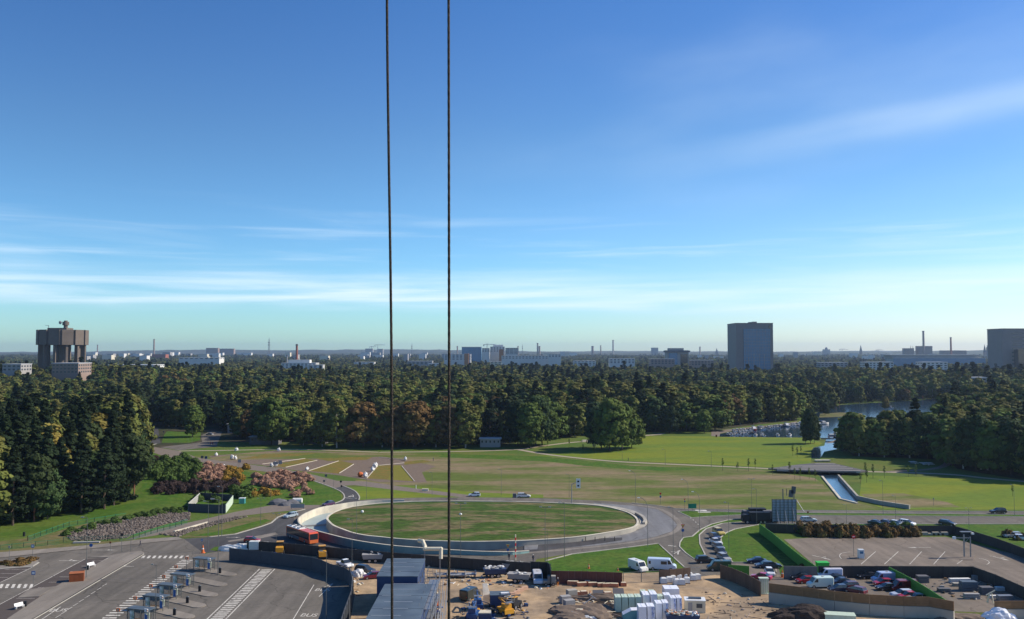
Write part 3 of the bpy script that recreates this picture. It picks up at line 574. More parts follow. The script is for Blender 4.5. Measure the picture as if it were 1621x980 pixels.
# triangles and dashes at the junctions
mb = MB()
for (x, y) in [(546,788.3),(550,788.6),(554,788.9),(558,789.1),(563,789.2),(1060,864),(1064,864.5),(1068,865)]:
    a = G(x, y); mb.add([(a.x-.4, a.y-.25, z(14)), (a.x+.4, a.y-.25, z(14)), (a.x+.4, a.y+.25, z(14)), (a.x-.4, a.y+.25, z(14))], [(0, 1, 2, 3)])
a = G(557, 785)
T3 = lambda s: [(a.x-1.1*s, a.y-2.3*s), (a.x+1.1*s, a.y-2.3*s), (a.x, a.y+2.6*s)]
o_, i_ = T3(1), T3(.62)
for i in range(3): j = (i+1) % 3; mb.add([(*o_[i], z(14)), (*o_[j], z(14)), (*i_[j], z(14)), (*i_[i], z(14))], [(0, 1, 2, 3)])
for i in range(7): a = G(1094+4.5*i-i*.6*i*.3, 820+i*3.4) ; mb.add([(a.x-.3, a.y-.5, z(14)), (a.x, a.y-.5, z(14)), (a.x, a.y+.5, z(14)), (a.x-.3, a.y+.5, z(14))], [(0, 1, 2, 3)])
a = G(1111,808.5); mb.add([(a.x-2, a.y-1, z(14)), (a.x+1.5, a.y-1, z(14)), (a.x+1.5, a.y+1.2, z(14)), (a.x-2, a.y+1.2, z(14))], [(0, 1, 2, 3)])
a = G(1115,811); mb.add([(a.x-2, a.y-.6, z(14)), (a.x+2, a.y-.6, z(14)), (a.x+2, a.y+.8, z(14)), (a.x-2, a.y+.8, z(14))], [(0, 1, 2, 3)])
strip('', [(1062,874),(1074,873),(1073,878)], .35, None, z(14), mb=mb)
for i, x in enumerate((226, 232, 238, 244)): a = G(x, 703.6); mb.add([(a.x-.5, a.y-3, z(14)), (a.x+.5, a.y-3, z(14)), (a.x+.5, a.y+3, z(14)), (a.x-.5, a.y+3, z(14))], [(0, 1, 2, 3)])
mb.build('road_marking', M['paint'], kind='structure')
# ------------------------------------------------------------------ right car park and building site ground
flat('car_park', [(1241,854),(1300,850.5),(1450,850),(1497,850),(1560,866),(1640,886),(1900,950),(1900,1010),(1621,935),(1541,910),(1540,897),(1292,897)], M['asphalt_lot'], z(8))
flat('compound_yard', [(1241,914),(1294,905),(1294,898),(1541,898),(1700,960),(1700,975),(1510,968),(1321,952),(1215,935),(1204,936),(1141,905),(1155,893),(1186,893)], M['asphalt_lot'], z(9))
flat('building_site_ground', [(557,925),(545,908),(500,893),(391,880),(420,868),(550,880),(651,888),(749,893),(872,903),(872,921),(985,925),(1093,915),(1141,909),(1204,938),(1321,958),(1511,972),(1700,985),(2000,1300),(500,1300),(552,1000),(562,940)], M['dirt'], z(10))
for a, b_ in [((1330,861),(1340,890)), ]: pass
for x0, x1 in ((1363,1386), (1400,1422), (1440,1459), (1478,1496), (1515,1525)):
    strip('road_marking', [(x0, 893.5), (x1, 873.5)] if x0 < 1500 else [(x0, 893), (x1, 886)], .15, M['paint'], z(13))
strip('road_marking', [(1345,874),(1333,876),(1329,880),(1332,885)], .15, M['paint'], z(13), smooth=4); strip('road_marking', [(1550,884),(1562,887),(1566,891),(1562,894)], .15, M['paint'], z(13), smooth=4)
strip('road_marking', [(1355,919),(1351,923),(1356,930)], .15, M['paint'], z(13), smooth=3)
slab('traffic_island', [(1345,881.5),(1362,881.5),(1367,886),(1346,885)], M['track'], .13); slab('traffic_island', [(1528,880),(1544,879.5),(1540,887),(1519,887)], M['track'], .15)
flat('gate_yard', [(984,908),(1046,906),(1085,903),(1100,926),(984,930)], M['dirt'], z(12))
# bus platforms -----------------------------------------------------
pl_end = [(371,911.5),(356,927.6),(341,944),(322,961.3),(304,979)]
th_p = math.atan2(-5.0, 7.6)
for ex, ey in pl_end:
    e_ = G(ex, ey); d = Vector((math.cos(th_p), math.sin(th_p), 0)); nrm = Vector((-d.y, d.x, 0)); Lp, wp = 12.5, 1.45
    pts = []
    c = e_-d*wp
    for k_ in range(9):
        a = -math.pi/2+math.pi*k_/8; pts.append(c+d*wp*math.cos(a)+nrm*wp*math.sin(a))
    pts += [c-d*Lp+nrm*wp, c-d*Lp-nrm*wp]
    MB().plan(pts, 0, .16).build('bus_platform', M['paver'], kind='structure')
exec_later = []
# ================================================================== LARGE STRUCTURES: far city, buildings
def ridge(D0, zs, seed, name='hills', x0=-9000, x1=9000, n=160, depth=2500):
    rr = random.Random(seed); mb = MB(); hs_ = []
    ph = [rr.uniform(0, 6.3) for _ in range(6)]
    for i in range(n+1):
        t = i/n; hs_.append(zs*(.72+.16*math.sin(t*9+ph[0])+.1*math.sin(t*23+ph[1])+.06*math.sin(t*61+ph[2])+.05*rr.uniform(-1, 1)))
    for i in range(n):
        xa, xb = x0+(x1-x0)*i/n, x0+(x1-x0)*(i+1)/n
        rows = [(D0-depth, -5, -5), (D0-depth*.4, hs_[i]*.55, hs_[i+1]*.55), (D0, hs_[i], hs_[i+1]), (D0+depth*.5, -5, -5)]
        for (d0, a0, b0), (d1, a1, b1) in zip(rows, rows[1:]): mb.add([(xa, d0, a0), (xb, d0, b0), (xb, d1, b1), (xa, d1, a1)], [(0, 1, 2, 3)])
    return mb.build(name, mat('far_wood', (.035, .05, .025), .95, var=.5, scale=.02, c2=(.06, .065, .045), mscale=.006), kind='structure')
ridge(7500, 62, 3); ridge(10500, 78, 5, x0=-13000, x1=13000, n=220)
def hgt(y, x=0):
    t = min(1, max(0, (y-900)/500)); return 3*t*t*(3-2*t)+13*math.exp(-((x+600)/230)**2-((y-1020)/190)**2)*min(1, max(0, (y-560)/200))
mb = MB(); ys = [920+60*i for i in range(16)]+[2000, 3000, 4500, 7000, 10000]
ys = [560+60*i for i in range(24)]+[2000, 3000, 4500, 7000, 10000]; xs = [-9000, -3000]+[-1400+100*i for i in range(18)]+[600, 3000, 9000]
hh_ = lambda x, y: (hgt(y, x)-.3 if not (x > 250 and y < 1000) else -.3)
for a, b_ in zip(ys, ys[1:]):
    for xa, xb in zip(xs, xs[1:]): mb.add([(xa, a, hh_(xa, a)), (xb, a, hh_(xb, a)), (xb, b_, hh_(xb, b_)), (xa, b_, hh_(xa, b_))], [(0, 1, 2, 3)])
mb.build('terrain', M['floor'], kind='structure')
PANE = {}
def panemesh(w, h, m='pane'):
    k = (round(w, 1), round(h, 1), m)
    if k not in PANE: PANE[k] = MB().box(-w/2, w/2, -.06, .1, -h/2, h/2).mesh('window', M[m])
    return PANE[k]
def building(x0, x1, yt, D, wall, label, rows=2, cols=6, depth=25, roof='broof', cat='building', side=True, penthouse=None, group=None, ww=.55, wh=.5, floor_h=3.4, name='building', zb=0):
    a, b_ = PD(x0, yt, D), PD(x1, yt, D); w = b_.x-a.x; h = a.z-zb
    t = thing(name, ((a.x+b_.x)/2, D, zb), 0, label, cat, group)
    MB().box(-w/2, w/2, 0, depth, 0, h).build('wall', M[wall], t)
    r = MB().box(-w/2-.4, w/2+.4, -.4, depth+.4, h, h+.6); 
    r.build('roof', M[roof], t)
    if penthouse:
        f0, f1, ph = penthouse; MB().box(-w/2+w*f0, -w/2+w*f1, depth*.2, depth*.8, h+.6, h+.6+ph).build('rooftop_plant', M[wall if ph < 4 else wall], t)
    for r_ in range(rows):
        zc = h-floor_h*(r_+.55)
        if zc < 1.2: break
        for c in range(cols):
            xc = -w/2+w*(c+.5)/cols; o = link('window', panemesh(w/cols*ww, floor_h*wh), t, (xc, 0, zc))
        if side:
            ns = max(2, int(cols*depth/w))
            ns = min(ns, 6)
            for c in range(ns):
                o = link('window', panemesh(depth/ns*ww, floor_h*wh), t, (w/2 if (a.x+b_.x) < 0 else -w/2, depth*(c+.5)/ns, zc), math.pi/2 if (a.x+b_.x) < 0 else -math.pi/2)
    return t, w, h
B = building
B(82,124,575.5,960,'bbrown','grey three storey block with small windows below the water tower',3,7,30)
B(4,33,577,960,'bgrey','small grey block at the far left edge of the wood',2,4,22)
B(168,243,577.8,1900,'bwhite','long low building with pale flat roof right of the water tower',1,10,60,'broof')
B(283,347,566.5,2300,'bwhite','long white hall above the trees on the left',1,8,40)
B(445,500,575,1800,'bwhite','white block with a dark upper storey left of the cables',3,9,30,penthouse=(.18,.8,6)); B(487,511,578,1740,'bwhite','small bright white wing with balconies in front of the white block',2,3,18)
B(560,592,573.5,2400,'bwhite','low white block half hidden in trees left of the left cable',2,5,30)
B(645,684,572,2000,'bgrey','grey white block between the two cables, left part',2,6,30); B(678,696,575.5,1950,'bwhite','bright white stepped wing between the two cables',3,3,16)
B(703,745,561,2300,'bwhite','white office with dark window bands beside the right cable',4,7,30)
B(731,762,549.5,2700,'glassb','blue glass block just right of the right cable',0,1,40,side=False,roof='bgrey')
B(763,775,551.5,2500,'bwhite','narrow pale block behind the hospital-like group',3,3,30); B(776,799,549,2550,'bwhite','white block with orange stripe in the tall group',4,5,30,penthouse=(.2,.9,5))
B(790,797,553,2500,'borange','narrow orange stair tower of the white group',0,1,12,side=False); B(800,820,551,2500,'bwhite','cream office with strip windows at the right of the tall group',5,3,30,ww=.9)
B(794,868,563.5,2250,'bwhite','long low white building right of the tall group',2,14,30); B(868,888,561,2200,'bwhite','white cube at the right end of the long low building',2,4,20)
B(776,794,573,1900,'cream','small cream block among the trees right of the cable',2,3,20); B(740,766,604,1050,'bgrey','flat white roof deep among the middle trees',1,6,28)
B(735,742,559.5,2250,'borange','small orange panel tower beside the white office',0,1,10,side=False)
B(908,943,571.5,2000,'bwhite','white flats left of the pair in the middle of the skyline',3,6,24); B(965,1005,567.8,2000,'bwhite','white flats right of the pair in the middle of the skyline',3,7,24)
B(1030,1068,568.5,1900,'bbrown','brown grey flats in front of the dark office block',3,7,24); B(1094,1130,570.5,1900,'bbrown','brown grey flats right of the dark office block',3,7,24)
t, w, h = B(1057,1090,555,2100,'bgrey','dark office block with overhanging flat top in the skyline',0,1,40,side=False,penthouse=(.1,.8,5),roof='droof')
MB().box(-w/2+2, -2, -1, 0, 2, h-5).build('glazing', M['glassb'], t); MB().box(5, w/2-2, -1, 0, 2, h-8).build('glazing', M['glass'], t); MB().box(-w/2-3, w/2+3, -4, 42, h-4, h-.02).build('top_storey', M['droof'], t)
B(1299,1342,574,1700,'bgrey','low grey flats beyond the bay',2,7,24); B(1370,1415,573.5,1500,'bwhite','white flats beside the long glass building',4,8,24)
B(1460,1500,573.5,1450,'bwhite','white flats in front of the long glass building',5,6,24)
t, w, h = B(1415,1560,567,2200,'glassb','long dark green glass building on the right of the skyline',0,1,50,side=False,roof='bwhite')
MB().box(-w/2-6, w/2-14, 4, 46, h+.6, h+7).build('upper_storey', M['bgrey'], t); MB().box(-w/2-14, w/2-14, 2, 48, h+7, h+8.2).build('roof_slab', M['bwhite'], t)
B(1530,1562,598,1000,'bgrey','small pale house among the right hand trees',2,4,14)
# city far away
for i in range(85):
    px_ = rnd.choice([rnd.uniform(120, 400), rnd.uniform(0, 1621), rnd.uniform(560, 1150), rnd.uniform(1200, 1600)])
    D = rnd.uniform(3200, 6500); yt = rnd.uniform(559.5, 565) if D < 4500 else rnd.uniform(557.5, 561); wpx = rnd.uniform(5, 15)
    B(px_, px_+wpx, yt, D, rnd.choice(['bwhite', 'bwhite', 'bgrey', 'cream']), 'far pale block in the town on the horizon', 0, 1, 30, side=False, group='far pale blocks on the horizon')
for (x0, x1, yt, D, m_, lb_) in [(326,345,551,7000,'bbrown','large brown block on the left hill on the horizon'),(345,370,552,7100,'bbrown','second brown block on the left hill on the horizon'),(240,262,561,4200,'bred','long red brick block left of the far chimney'),(578,590,552,7000,'bgrey','grey block under far cranes left of the cable'),(597,606,552.5,7000,'bgrey','smaller grey block under far cranes left of the cable'),
   (1032,1042,550.5,6500,'bgrey','pale domed block on the middle horizon'),(1434,1447,551.5,4200,'bbrown','left boiler house of the power station'),(1455,1476,548,4200,'bbrown','large boiler house of the power station'),(1570,1578,547,3800,'bgrey','slim pale high-rise beside the right tower'),(1493,1530,555,4400,'bbrown','long low works behind the second chimney')]:
    B(x0, x1, yt, D, m_, lb_, 0, 1, 40, side=False, roof='droof')
def chimney(x, yt, D, r, label, m='bbrown', name='chimney'):
    p = PD(x, yt, D); t = thing(name, (p.x, D, 0), 0, label, 'chimney', None)
    MB().tube((0, 0, 0), (0, 0, p.z), r*1.25, r, 12).build('stack', M[m], t); MB().tube((0, 0, p.z-4), (0, 0, p.z+.5), r*1.12, r*1.12, 12).build('rim', M['droof'], t)
chimney(244,537,5200,4,'tall thin chimney right of the water tower'); chimney(154.5,546,6800,4,'tiny mast-like chimney just right of the water tower'); chimney(470,545,2300,2.6,'dark chimney standing over the white block','bred'); chimney(454.5,562,2200,1.5,'short stub chimney beside the dark chimney','bgrey')
chimney(724,548,6000,4,'thin chimney just right of the right cable'); chimney(820,548,6000,4,'thin chimney right of the tall white group'); chimney(851,543,6400,5,'taller chimney of the far pair'); chimney(854,548,6400,6,'shorter chimney of the far pair')
chimney(938,548,6500,8,'short square chimney on the middle horizon'); chimney(951,547,6500,4,'thin middle chimney on the middle horizon'); chimney(970.5,538.5,6500,5,'tallest chimney on the middle horizon','bgrey'); chimney(1108,549,6500,5,'short chimney left of the granite tower')
chimney(1461.5,524,4200,4.4,'tall power station chimney on the right horizon'); chimney(1505,534,4200,3.6,'second tall red chimney on the right horizon','bred'); chimney(1562,550,4500,3,'short twin chimney beside the spire'); chimney(1565,550,4500,3,'right twin chimney beside the spire')
def spire(x, yt, D, w, label):
    p = PD(x, yt, D); t = thing('church', (p.x, D, 0), 0, label, 'church', None); h = p.z
    MB().box(-w, w, -w, w, 0, h*.55).build('tower', M['bbrown'], t); MB().frus((-w, w, -w, w), h*.55, (-.3, .3, -.3, .3), h).build('spire', M['droof'], t)
spire(1558.5,545,4500,5,'church with thin spire near the right tower'); spire(1362.5,546,6000,7,'church spire in the middle of the right horizon'); spire(1441.5,547,4300,3,'left of two thin spires by the power station'); spire(1445,547.5,4300,3,'right of two thin spires by the power station'); spire(1134.5,551,6500,9,'far cathedral tower left of the granite tower')
p = PD(1308, 549, 6500); t = thing('cathedral', (p.x, 6500, 0), 0, 'far cathedral with dome on the right horizon', 'church'); MB().box(-22, 22, -15, 15, 0, p.z-18).build('nave', M['bgrey'], t); MB().blob((0, 0, p.z-18), (10, 10, 16), jit=0, sub=2).build('dome', M['droof'], t)
def lattice(x, yt, D, label, w=5):
    p = PD(x, yt, D); h = p.z; t = thing('mast', (p.x, D, 0), 0, label, 'mast'); mb = MB()
    for sx_ in (-1, 1):
        for sy_ in (-1, 1): mb.tube((sx_*w, sy_*w, 0), (sx_*w*.25, sy_*w*.25, h), w*.16, w*.1, 4)
    for k_ in range(12): zz_ = h*k_/12; s_ = w*(1-.75*k_/12); mb.tube((-s_, -s_, zz_), (s_, -s_, zz_+h/14), w*.1, None, 4); mb.tube((s_, -s_, zz_), (-s_, -s_, zz_+h/14), w*.1, None, 4)
    mb.build('lattice', M['bgrey'], t)
    for k_ in (.72, .84): MB().box(-w*.9, w*.9, -w*.9, w*.9, h*k_, h*k_+3).build('platform', M['droof'], t)
    MB().tube((0, 0, h), (0, 0, h*1.08), .6, None, 5).build('aerial', M['droof'], t)
lattice(426,537,5200,'tall lattice mast with platforms on the left horizon',6); lattice(652,545,6500,'thin far mast between the two cables',5); lattice(827,546,6000,'thin far mast right of the tall group',4)
def crane(x, yt, D, label, L_=90):
    p = PD(x, yt, D); h = p.z; t = thing('tower_crane', (p.x, D, 0), rnd.uniform(-.3, .3), label, 'crane')
    MB().box(-1.2, 1.2, -1.2, 1.2, 0, h).build('mast', M['metal'], t); MB().box(-L_*.3, L_*.7, -1, 1, h-6, h-4).build('jib', M['metal'], t); MB().box(-L_*.3, -L_*.22, -2, 2, h-11, h-6).build('counterweight', M['bgrey'], t); MB().tube((0, 0, h), (L_*.6, 0, h-4), .4, None, 4).tube((0, 0, h), (-L_*.28, 0, h-4), .4, None, 4).build('tie', M['metal'], t)
crane(771,544,4300,'tower crane above the glass block by the right cable',60); crane(598,545,6900,'tower crane just left of the left cable',80); crane(588,548,6900,'smaller tower crane left of the left cable',50); crane(1333,552,6500,'far tower crane right of the granite tower',60); crane(1390,553,6400,'far tower crane on the right horizon',50)
# ---- water tower
D = 1150; a, b_ = PD(50, 522, D), PD(126.5, 522, D); w = b_.x-a.x; hz = a.z; s_ = D/F
t = thing('water_tower', ((a.x+b_.x)/2, D+w*.3, 0), 0, 'big brown concrete water tower on pillars rising above the left wood', 'water tower')
zb = PD(0, 546, D).z; R_ = w/2
def star(r):
    pts = []
    for i in range(12):
        a0 = i*math.pi/6+.12
        for da, rr_ in ((-.21, 1), (.21, 1), (.215, .94), (.30, .94)): pts.append((r*rr_*math.cos(a0+da), r*rr_*math.sin(a0+da)))
    return pts
MB().plan(star(R_), zb, hz).build('tank', M['tower_c'], t)
for i in range(12):
    a0 = i*math.pi/6+.12; c_, s2 = math.cos(a0), math.sin(a0)
    T = Matrix.Rotation(a0, 4, 'Z'); MB().box(R_*.74, R_*.92, -R_*.045, R_*.045, 0, zb+.5, M4=T).build('pillar', M['tower_c'], t)
MB().tube((0, 0, 0), (0, 0, zb), R_*.13, None, 12).build('core', M['tower_c'], t)
MB().plan([(-R_*.5, -R_*.3), (R_*.3, -R_*.3), (R_*.3, R_*.3), (-R_*.5, R_*.3)], hz, hz+2.6).build('roof_house', M['tower_c'], t)
MB().tube((R_*.12, 0, hz+2), (R_*.12, 0, hz+12), 2.6, 2.2, 10).tube((R_*.12, 0, hz+6), (R_*.12, 0, hz+10.5), 4, 4, 10).build('aerial_turret', M['tower_c'], t)
MB().blob((-R_*.1, -1, hz+9.5), (2.2, 1, 2.4), jit=.05).build('dish', M['bgrey'], t); MB().tube((-R_*.6, 0, hz), (-R_*.6, 0, hz+6), .3, None, 5).tube((-R_*.75, 0, hz+6.2), (-R_*.6, 0, hz+5.4), .2, None, 5).build('aerial', M['droof'], t)
# ---- granite tower
D = 1500; t, w, h = B(1165,1223.5,511.8,D,'granite','square granite office tower with blue glass front in the skyline',0,1,60,side=False,penthouse=(.52,.62,2.5),roof='granite',name='office_tower')
y0 = PD(0, 520.5, D).z; MB().box(-w/2+w*.2, w/2-w*.085, -1.2, -.02, 12, y0).build('glass_front', M['glassb'], t)
for k_ in range(4): xk = -w/2+w*(.33+.14*k_); MB().box(xk-.4, xk+.4, -1.7, -1.2, 8, PD(0, 560, D).z if k_ else PD(0, 575, D).z+10).build('fin', M['bgrey'], t)
for k_ in range(9): xk = -w/2+w*(.2+.0794*(k_+.5)); MB().box(xk-.12, xk+.12, -1.5, -1.21, 12, y0).build('mullion', M['granite'], t)
for k_ in range(14): zk = 15+(y0-15)*k_/14; MB().box(-w/2+w*.2, w/2-w*.085, -1.35, -1.215, zk, zk+.35).build('floor_band', M['granite'], t)
MB().plan([(w/2-5+3*math.cos(i*.5236), 0) for i in range(12)], 0, 0) if 0 else None
mb = MB(); mb.tube((w/2-4.6, -.8, h-6), (w/2-4.6, -.05, h-6), 2.3, None, 14); mb.build('round_emblem', M['glass'], t)
D = 1600; t, w, h = B(1586,1650,520.5,D,'granite','tall brown office tower cut by the right edge of the frame',0,1,50,side=False,roof='granite',name='office_tower')
for k_ in range(11):
    for j in range(5): link('window', panemesh(w/5*.86, 2.1), t, (-w/2+w*.25+w*.72*(j+.5)/5, 0, h-8-k_*6.6))
xx = w*.28; MB().box(-w/2+xx, w/2+6, -14, -.5, 0, PD(0, 553, D).z).build('front_wing', M['glass'], t)
# ---- low houses at the edge of the middle wood
def house(x0, x1, yb, hgt, label, depth=9, roofm='broof', wall='bgrey', overhang=.6, n=5):
    a, b_ = G(x0, yb), G(x1, yb); w = b_.x-a.x; t = thing('low_house', ((a.x+b_.x)/2, a.y, 0), 0, label, 'house')
    MB().box(-w/2, w/2, 0, depth, 0, hgt).build('wall', M[wall], t); MB().box(-w/2-overhang, w/2+overhang, -overhang, depth+overhang, hgt, hgt+.35).build('roof', M[roofm], t)
    for c in range(n): link('window', panemesh(w/n*.35, 1.1, 'glass'), t, (-w/2+w*(c+.5)/n, 0, hgt-1.3))
house(472,515,703,4.2,'long low flat roofed house left of the birches',12,wall='droof'); house(560,588,702,4.5,'low dark house with pale roof edge among the birches',10,wall='droof'); house(590,618,692,9,'two storey house with pale balcony band left of the left cable',10,wall='bgrey')
house(690,715,690,8,'pale flat house between the cables and the birch',10); house(748,790,692,8,'long low house with pale roof right of the birch',10); house(760,792,708,4.2,'grey shed-like house beneath the dark trees',8,wall='bgrey'); house(478,500,680,9,'low blue roofed house behind the birches',10); house(360,400,686,5.5,'small grey hipped house left of the round dark tree',10,'bgrey'); 
house(395,440,704,4,'low dark house with a pale eave beside the shrubs',8,wall='droof',roofm='bgrey')
# ------------------------------------------------------------------ footbridge
t = thing('footbridge', G(1305,745), 0, 'wide dark timber footbridge over the canal with pale stripes', 'bridge'); o = G(1305,745)
dk = [(1216,741.5),(1262,735.5),(1295,732.5),(1318,732.8),(1345,739),(1374,745.5),(1362,746.8),(1300,746),(1245,744)]
zd = 1.5
pts = [G(x, y, zd)-o for x, y in dk]; pts = [Vector((p.x, p.y, 0)) for p in pts]
if sum(pts[i-1].x*pts[i].y-pts[i].x*pts[i-1].y for i in range(len(pts))) < 0: pts.reverse()
MB().plan(pts, zd-.5, zd).build('deck', mat('deck_timber', (.10, .095, .095), .8, var=.2, scale=.4, stretch=(1, 6, 1)), t)
for i, (a, b_) in enumerate([((1245,738),(1330,736.8)), ((1235,741),(1350,741.5)), ((1290,734.2),(1322,734.4)), ((1232,743),(1362,745.2)), ((1270,739.3),(1340,739.2))]):
    pa, pb = G(*a, zd)-o, G(*b_, zd)-o; mb = MB(); strip('', [(pa.x, pa.y), (pb.x, pb.y)], .6, None, zd+.004, zd+.05, px=False, mb=mb); mb.build('pale_stripe', M['board'], t)
for x, y in ((1262,745.8),(1290,746.5),(1314,747),(1340,747)): p = G(x, y)-o; MB().box(p.x-.35, p.x+.35, p.y+1, p.y+2, -.2, zd-.5).build('pier', M['concrete'], t)
pa, pb = G(1230,743.6, zd)-o, G(1362,746.8, zd)-o; mb = MB(); strip('', [(pa.x, pa.y), (pb.x, pb.y)], .3, None, zd-.55, zd+.25, px=False, mb=mb); mb.build('edge_beam', M['bgrey'], t)
a = G(1302,730.8); t = thing('concrete_slab_bench', a, 0, 'pale flat concrete slab at the back of the footbridge', 'slab'); MB().box(-3.4, 3.4, -1.2, 1.2, .3, .8).build('slab', M['concrete_w'], t); MB().box(-3, -2.5, -.8, .8, 0, .3).box(2.5, 3, -.8, .8, 0, .3).build('foot', M['concrete'], t)
# ================================================================== VEGETATION
def leaves(cent, rad, n, size, rs, flat_=1.0):
    # cent (k,3), rad (k,) -> n quads each
    k = len(cent); c = np.repeat(np.array(cent), n, 0); r = np.repeat(np.array(rad), n)
    d = rs.normal(size=(k*n, 3)); d /= np.linalg.norm(d, axis=1)[:, None]; d *= (rs.random(k*n)**.45)[:, None]
    d[:, 2] *= flat_; p = c+d*r[:, None]
    ctr = np.array(cent).mean(0); out = (p-ctr); out[:, 2] *= .6; out /= (np.linalg.norm(out, axis=1)[:, None]+1e-6); nn_ = d*1.0+out*.9+rs.normal(size=(k*n, 3))*.42; nn_[:, 2] += .25
    u = np.cross(nn_, rs.normal(size=(k*n, 3))); u /= np.linalg.norm(u, axis=1)[:, None]; v = np.cross(nn_, u); v /= np.linalg.norm(v, axis=1)[:, None]
    s = size*(.6+.8*rs.random(k*n))[:, None]/2
    q = np.stack([p-u*s-v*s*.8, p+u*s-v*s*.8, p+u*s+v*s*.8, p-u*s+v*s*.8], 1).reshape(-1, 3)
    return q
def quadmesh(name, q, mats, extra=None):
    n = len(q)//4; vs = q; me = bpy.data.meshes.new(name)
    ev, ef = (extra.v, extra.f) if extra else ([], [])
    nv = len(vs)+len(ev); me.vertices.add(nv); allv = np.concatenate([vs, np.array(ev).reshape(-1, 3)]) if len(ev) else vs
    me.vertices.foreach_set('co', allv.astype(np.float32).ravel())
    loops = list(range(4*n)); starts = list(range(0, 4*n, 4)); tot = 4*n; off = len(vs); mi = [0]*n
    for f in ef: starts.append(tot); loops += [i+off for i in f]; tot += len(f); mi.append(1)
    me.loops.add(tot); me.loops.foreach_set('vertex_index', loops); me.polygons.add(len(starts)); me.polygons.foreach_set('loop_start', starts)
    for m in mats: me.materials.append(m)
    me.polygons.foreach_set('material_index', mi); me.update(calc_edges=True); me.validate(); return me
def crown_pts(kind, rs, k, ht):
    cs, rd_ = [], []
    lob = rs.random(8)*.35+.8
    for i in range(k):
        a = rs.random()*2*math.pi; la = lob[int(a/(2*math.pi)*8) % 8]
        if kind == 'spruce':
            t = rs.random()**.8; R0 = .19*ht*(1-t)**.85+.25; rr_ = R0*(.45+.6*rs.random())*(.85+.15*la); zc = ht*(.07+.93*t); cs.append((rr_*math.cos(a), rr_*math.sin(a), zc-rr_*.25)); rd_.append(.35+.055*ht*(1-t)*.8)
        elif kind == 'pine':
            t = rs.random(); R0 = .19*ht*math.sin(math.pi*(.12+.8*t))**.7; rr_ = R0*rs.random()**.5*la*1.1; cs.append((rr_*math.cos(a), rr_*math.sin(a), ht*(.3+.67*t))); rd_.append(.055*ht+.3*rs.random())
        elif kind == 'birch':
            t = rs.random(); R0 = .225*ht*(math.sin(math.pi*(.1+.83*t**.85)))**.75*(1.15-.45*t); rr_ = R0*rs.random()**.4*la*1.1; cs.append((rr_*math.cos(a), rr_*math.sin(a), ht*(.1+.87*t))); rd_.append(.05*ht+.3*rs.random())
        else:
            t = rs.random(); R0 = .35*ht*(math.sin(math.pi*(.14+.8*t)))**.6*(1.05-.25*t); rr_ = R0*rs.random()**.4*la*1.05; cs.append((rr_*math.cos(a), rr_*math.sin(a), ht*(.13+.82*t))); rd_.append(.065*ht+.4*rs.random())
    return cs, rd_
KM = dict(spruce=('leaf_spruce', 'bark', 24), pine=('leaf_pine', 'pine_bark', 20), birch=('leaf_birch', 'birch_bark', 20), broad=('leaf_green', 'bark', 18), darkbroad=('leaf_dark', 'bark', 17), yellow=('leaf_yellow', 'birch_bark', 17), rust=('leaf_rust', 'bark', 16))
def trunk_mb(kind, ht, cs, rs):
    mb = MB(); r = .013*ht; bend = rs.uniform(-.3, .3, 2); P = [Vector((bend[0]*(i/4)**2, bend[1]*(i/4)**2, ht*.92*i/4-(.3 if i == 0 else 0))) for i in range(5)]
    for i in range(4): mb.tube(P[i], P[i+1], r*(1-i*.23), r*(1-(i+1)*.23)+.02, 7)
    for i in range(min(9, len(cs))):
        c = Vector(cs[i*7 % len(cs)]); z0 = max(ht*.2, c.z-abs(c.x)-abs(c.y)*.5-.5); mb.tube((bend[0]*.3, bend[1]*.3, z0), c, r*.28, .03, 4)
    return mb
def tree_proto(kind, seed, k, n, size, far=False, name=None):
    shape = {'darkbroad': 'broad', 'yellow': 'birch', 'rust': 'broad'}.get(kind, kind); lm, bm_, ht = KM[kind]
    rs = np.random.default_rng(seed); cs, rd_ = crown_pts(shape, rs, k, ht); q = leaves(cs, rd_, n, size, rs, .7 if shape != 'spruce' else .45); tm = trunk_mb(kind, ht, cs, rs)
    if far: return quadmesh(name or kind, q, [MATS[lm], MATS[bm_]], tm), ht
    return (quadmesh('crown', q, [MATS[lm]]), tm.mesh('trunk', MATS[bm_])), ht
NAMES_ = dict(spruce='spruce_tree', pine='pine_tree', birch='birch_tree', broad='broadleaf_tree', darkbroad='broadleaf_tree', yellow='yellow_birch_tree', rust='autumn_tree')
LOOK = dict(spruce='dark conical spruce', pine='dark round topped pine', birch='olive green birch', broad='mid green broadleaf tree', darkbroad='dark green broadleaf tree', yellow='yellow autumn birch', rust='rusty brown autumn tree')
TP = {}
for ki, kd in enumerate(KM):
    nn = 3 if kd in ('spruce', 'birch', 'broad') else 2
    TP[kd] = [tree_proto(kd, 100*ki+j, *( (190, 36, .62) if kd == 'spruce' else (160, 46, .6) )) for j in range(nn)]
def tree(kind, x, y, ht, label, group, seed=None, wide=1.0):
    (cm, tm), h0 = rnd.choice(TP[kind]) if seed is None else TP[kind][seed % len(TP[kind])]
    t = thing(NAMES_[kind], (x, y, 0), rnd.uniform(0, 6.28), label, 'tree', group); s_ = ht/h0; t.scale = (s_*wide, s_*wide, s_)
    link('trunk', tm, t); link('crown', cm, t); return t
front = [(-400,856),(0,836),(60,826),(110,812),(150,812),(195,790),(216,762),(222,716),(228,690),(262,676),(315,678),(330,672),(350,676),(370,690),(395,697),(470,698),(500,705),(700,707.5),(800,705),(830,700),(860,696),(940,690),(1010,686),(1130,683),(1150,674),(1240,668),(1262,664),(1300,652),(1345,640),(1480,633),(1560,636),(1640,640),(2100,640)]
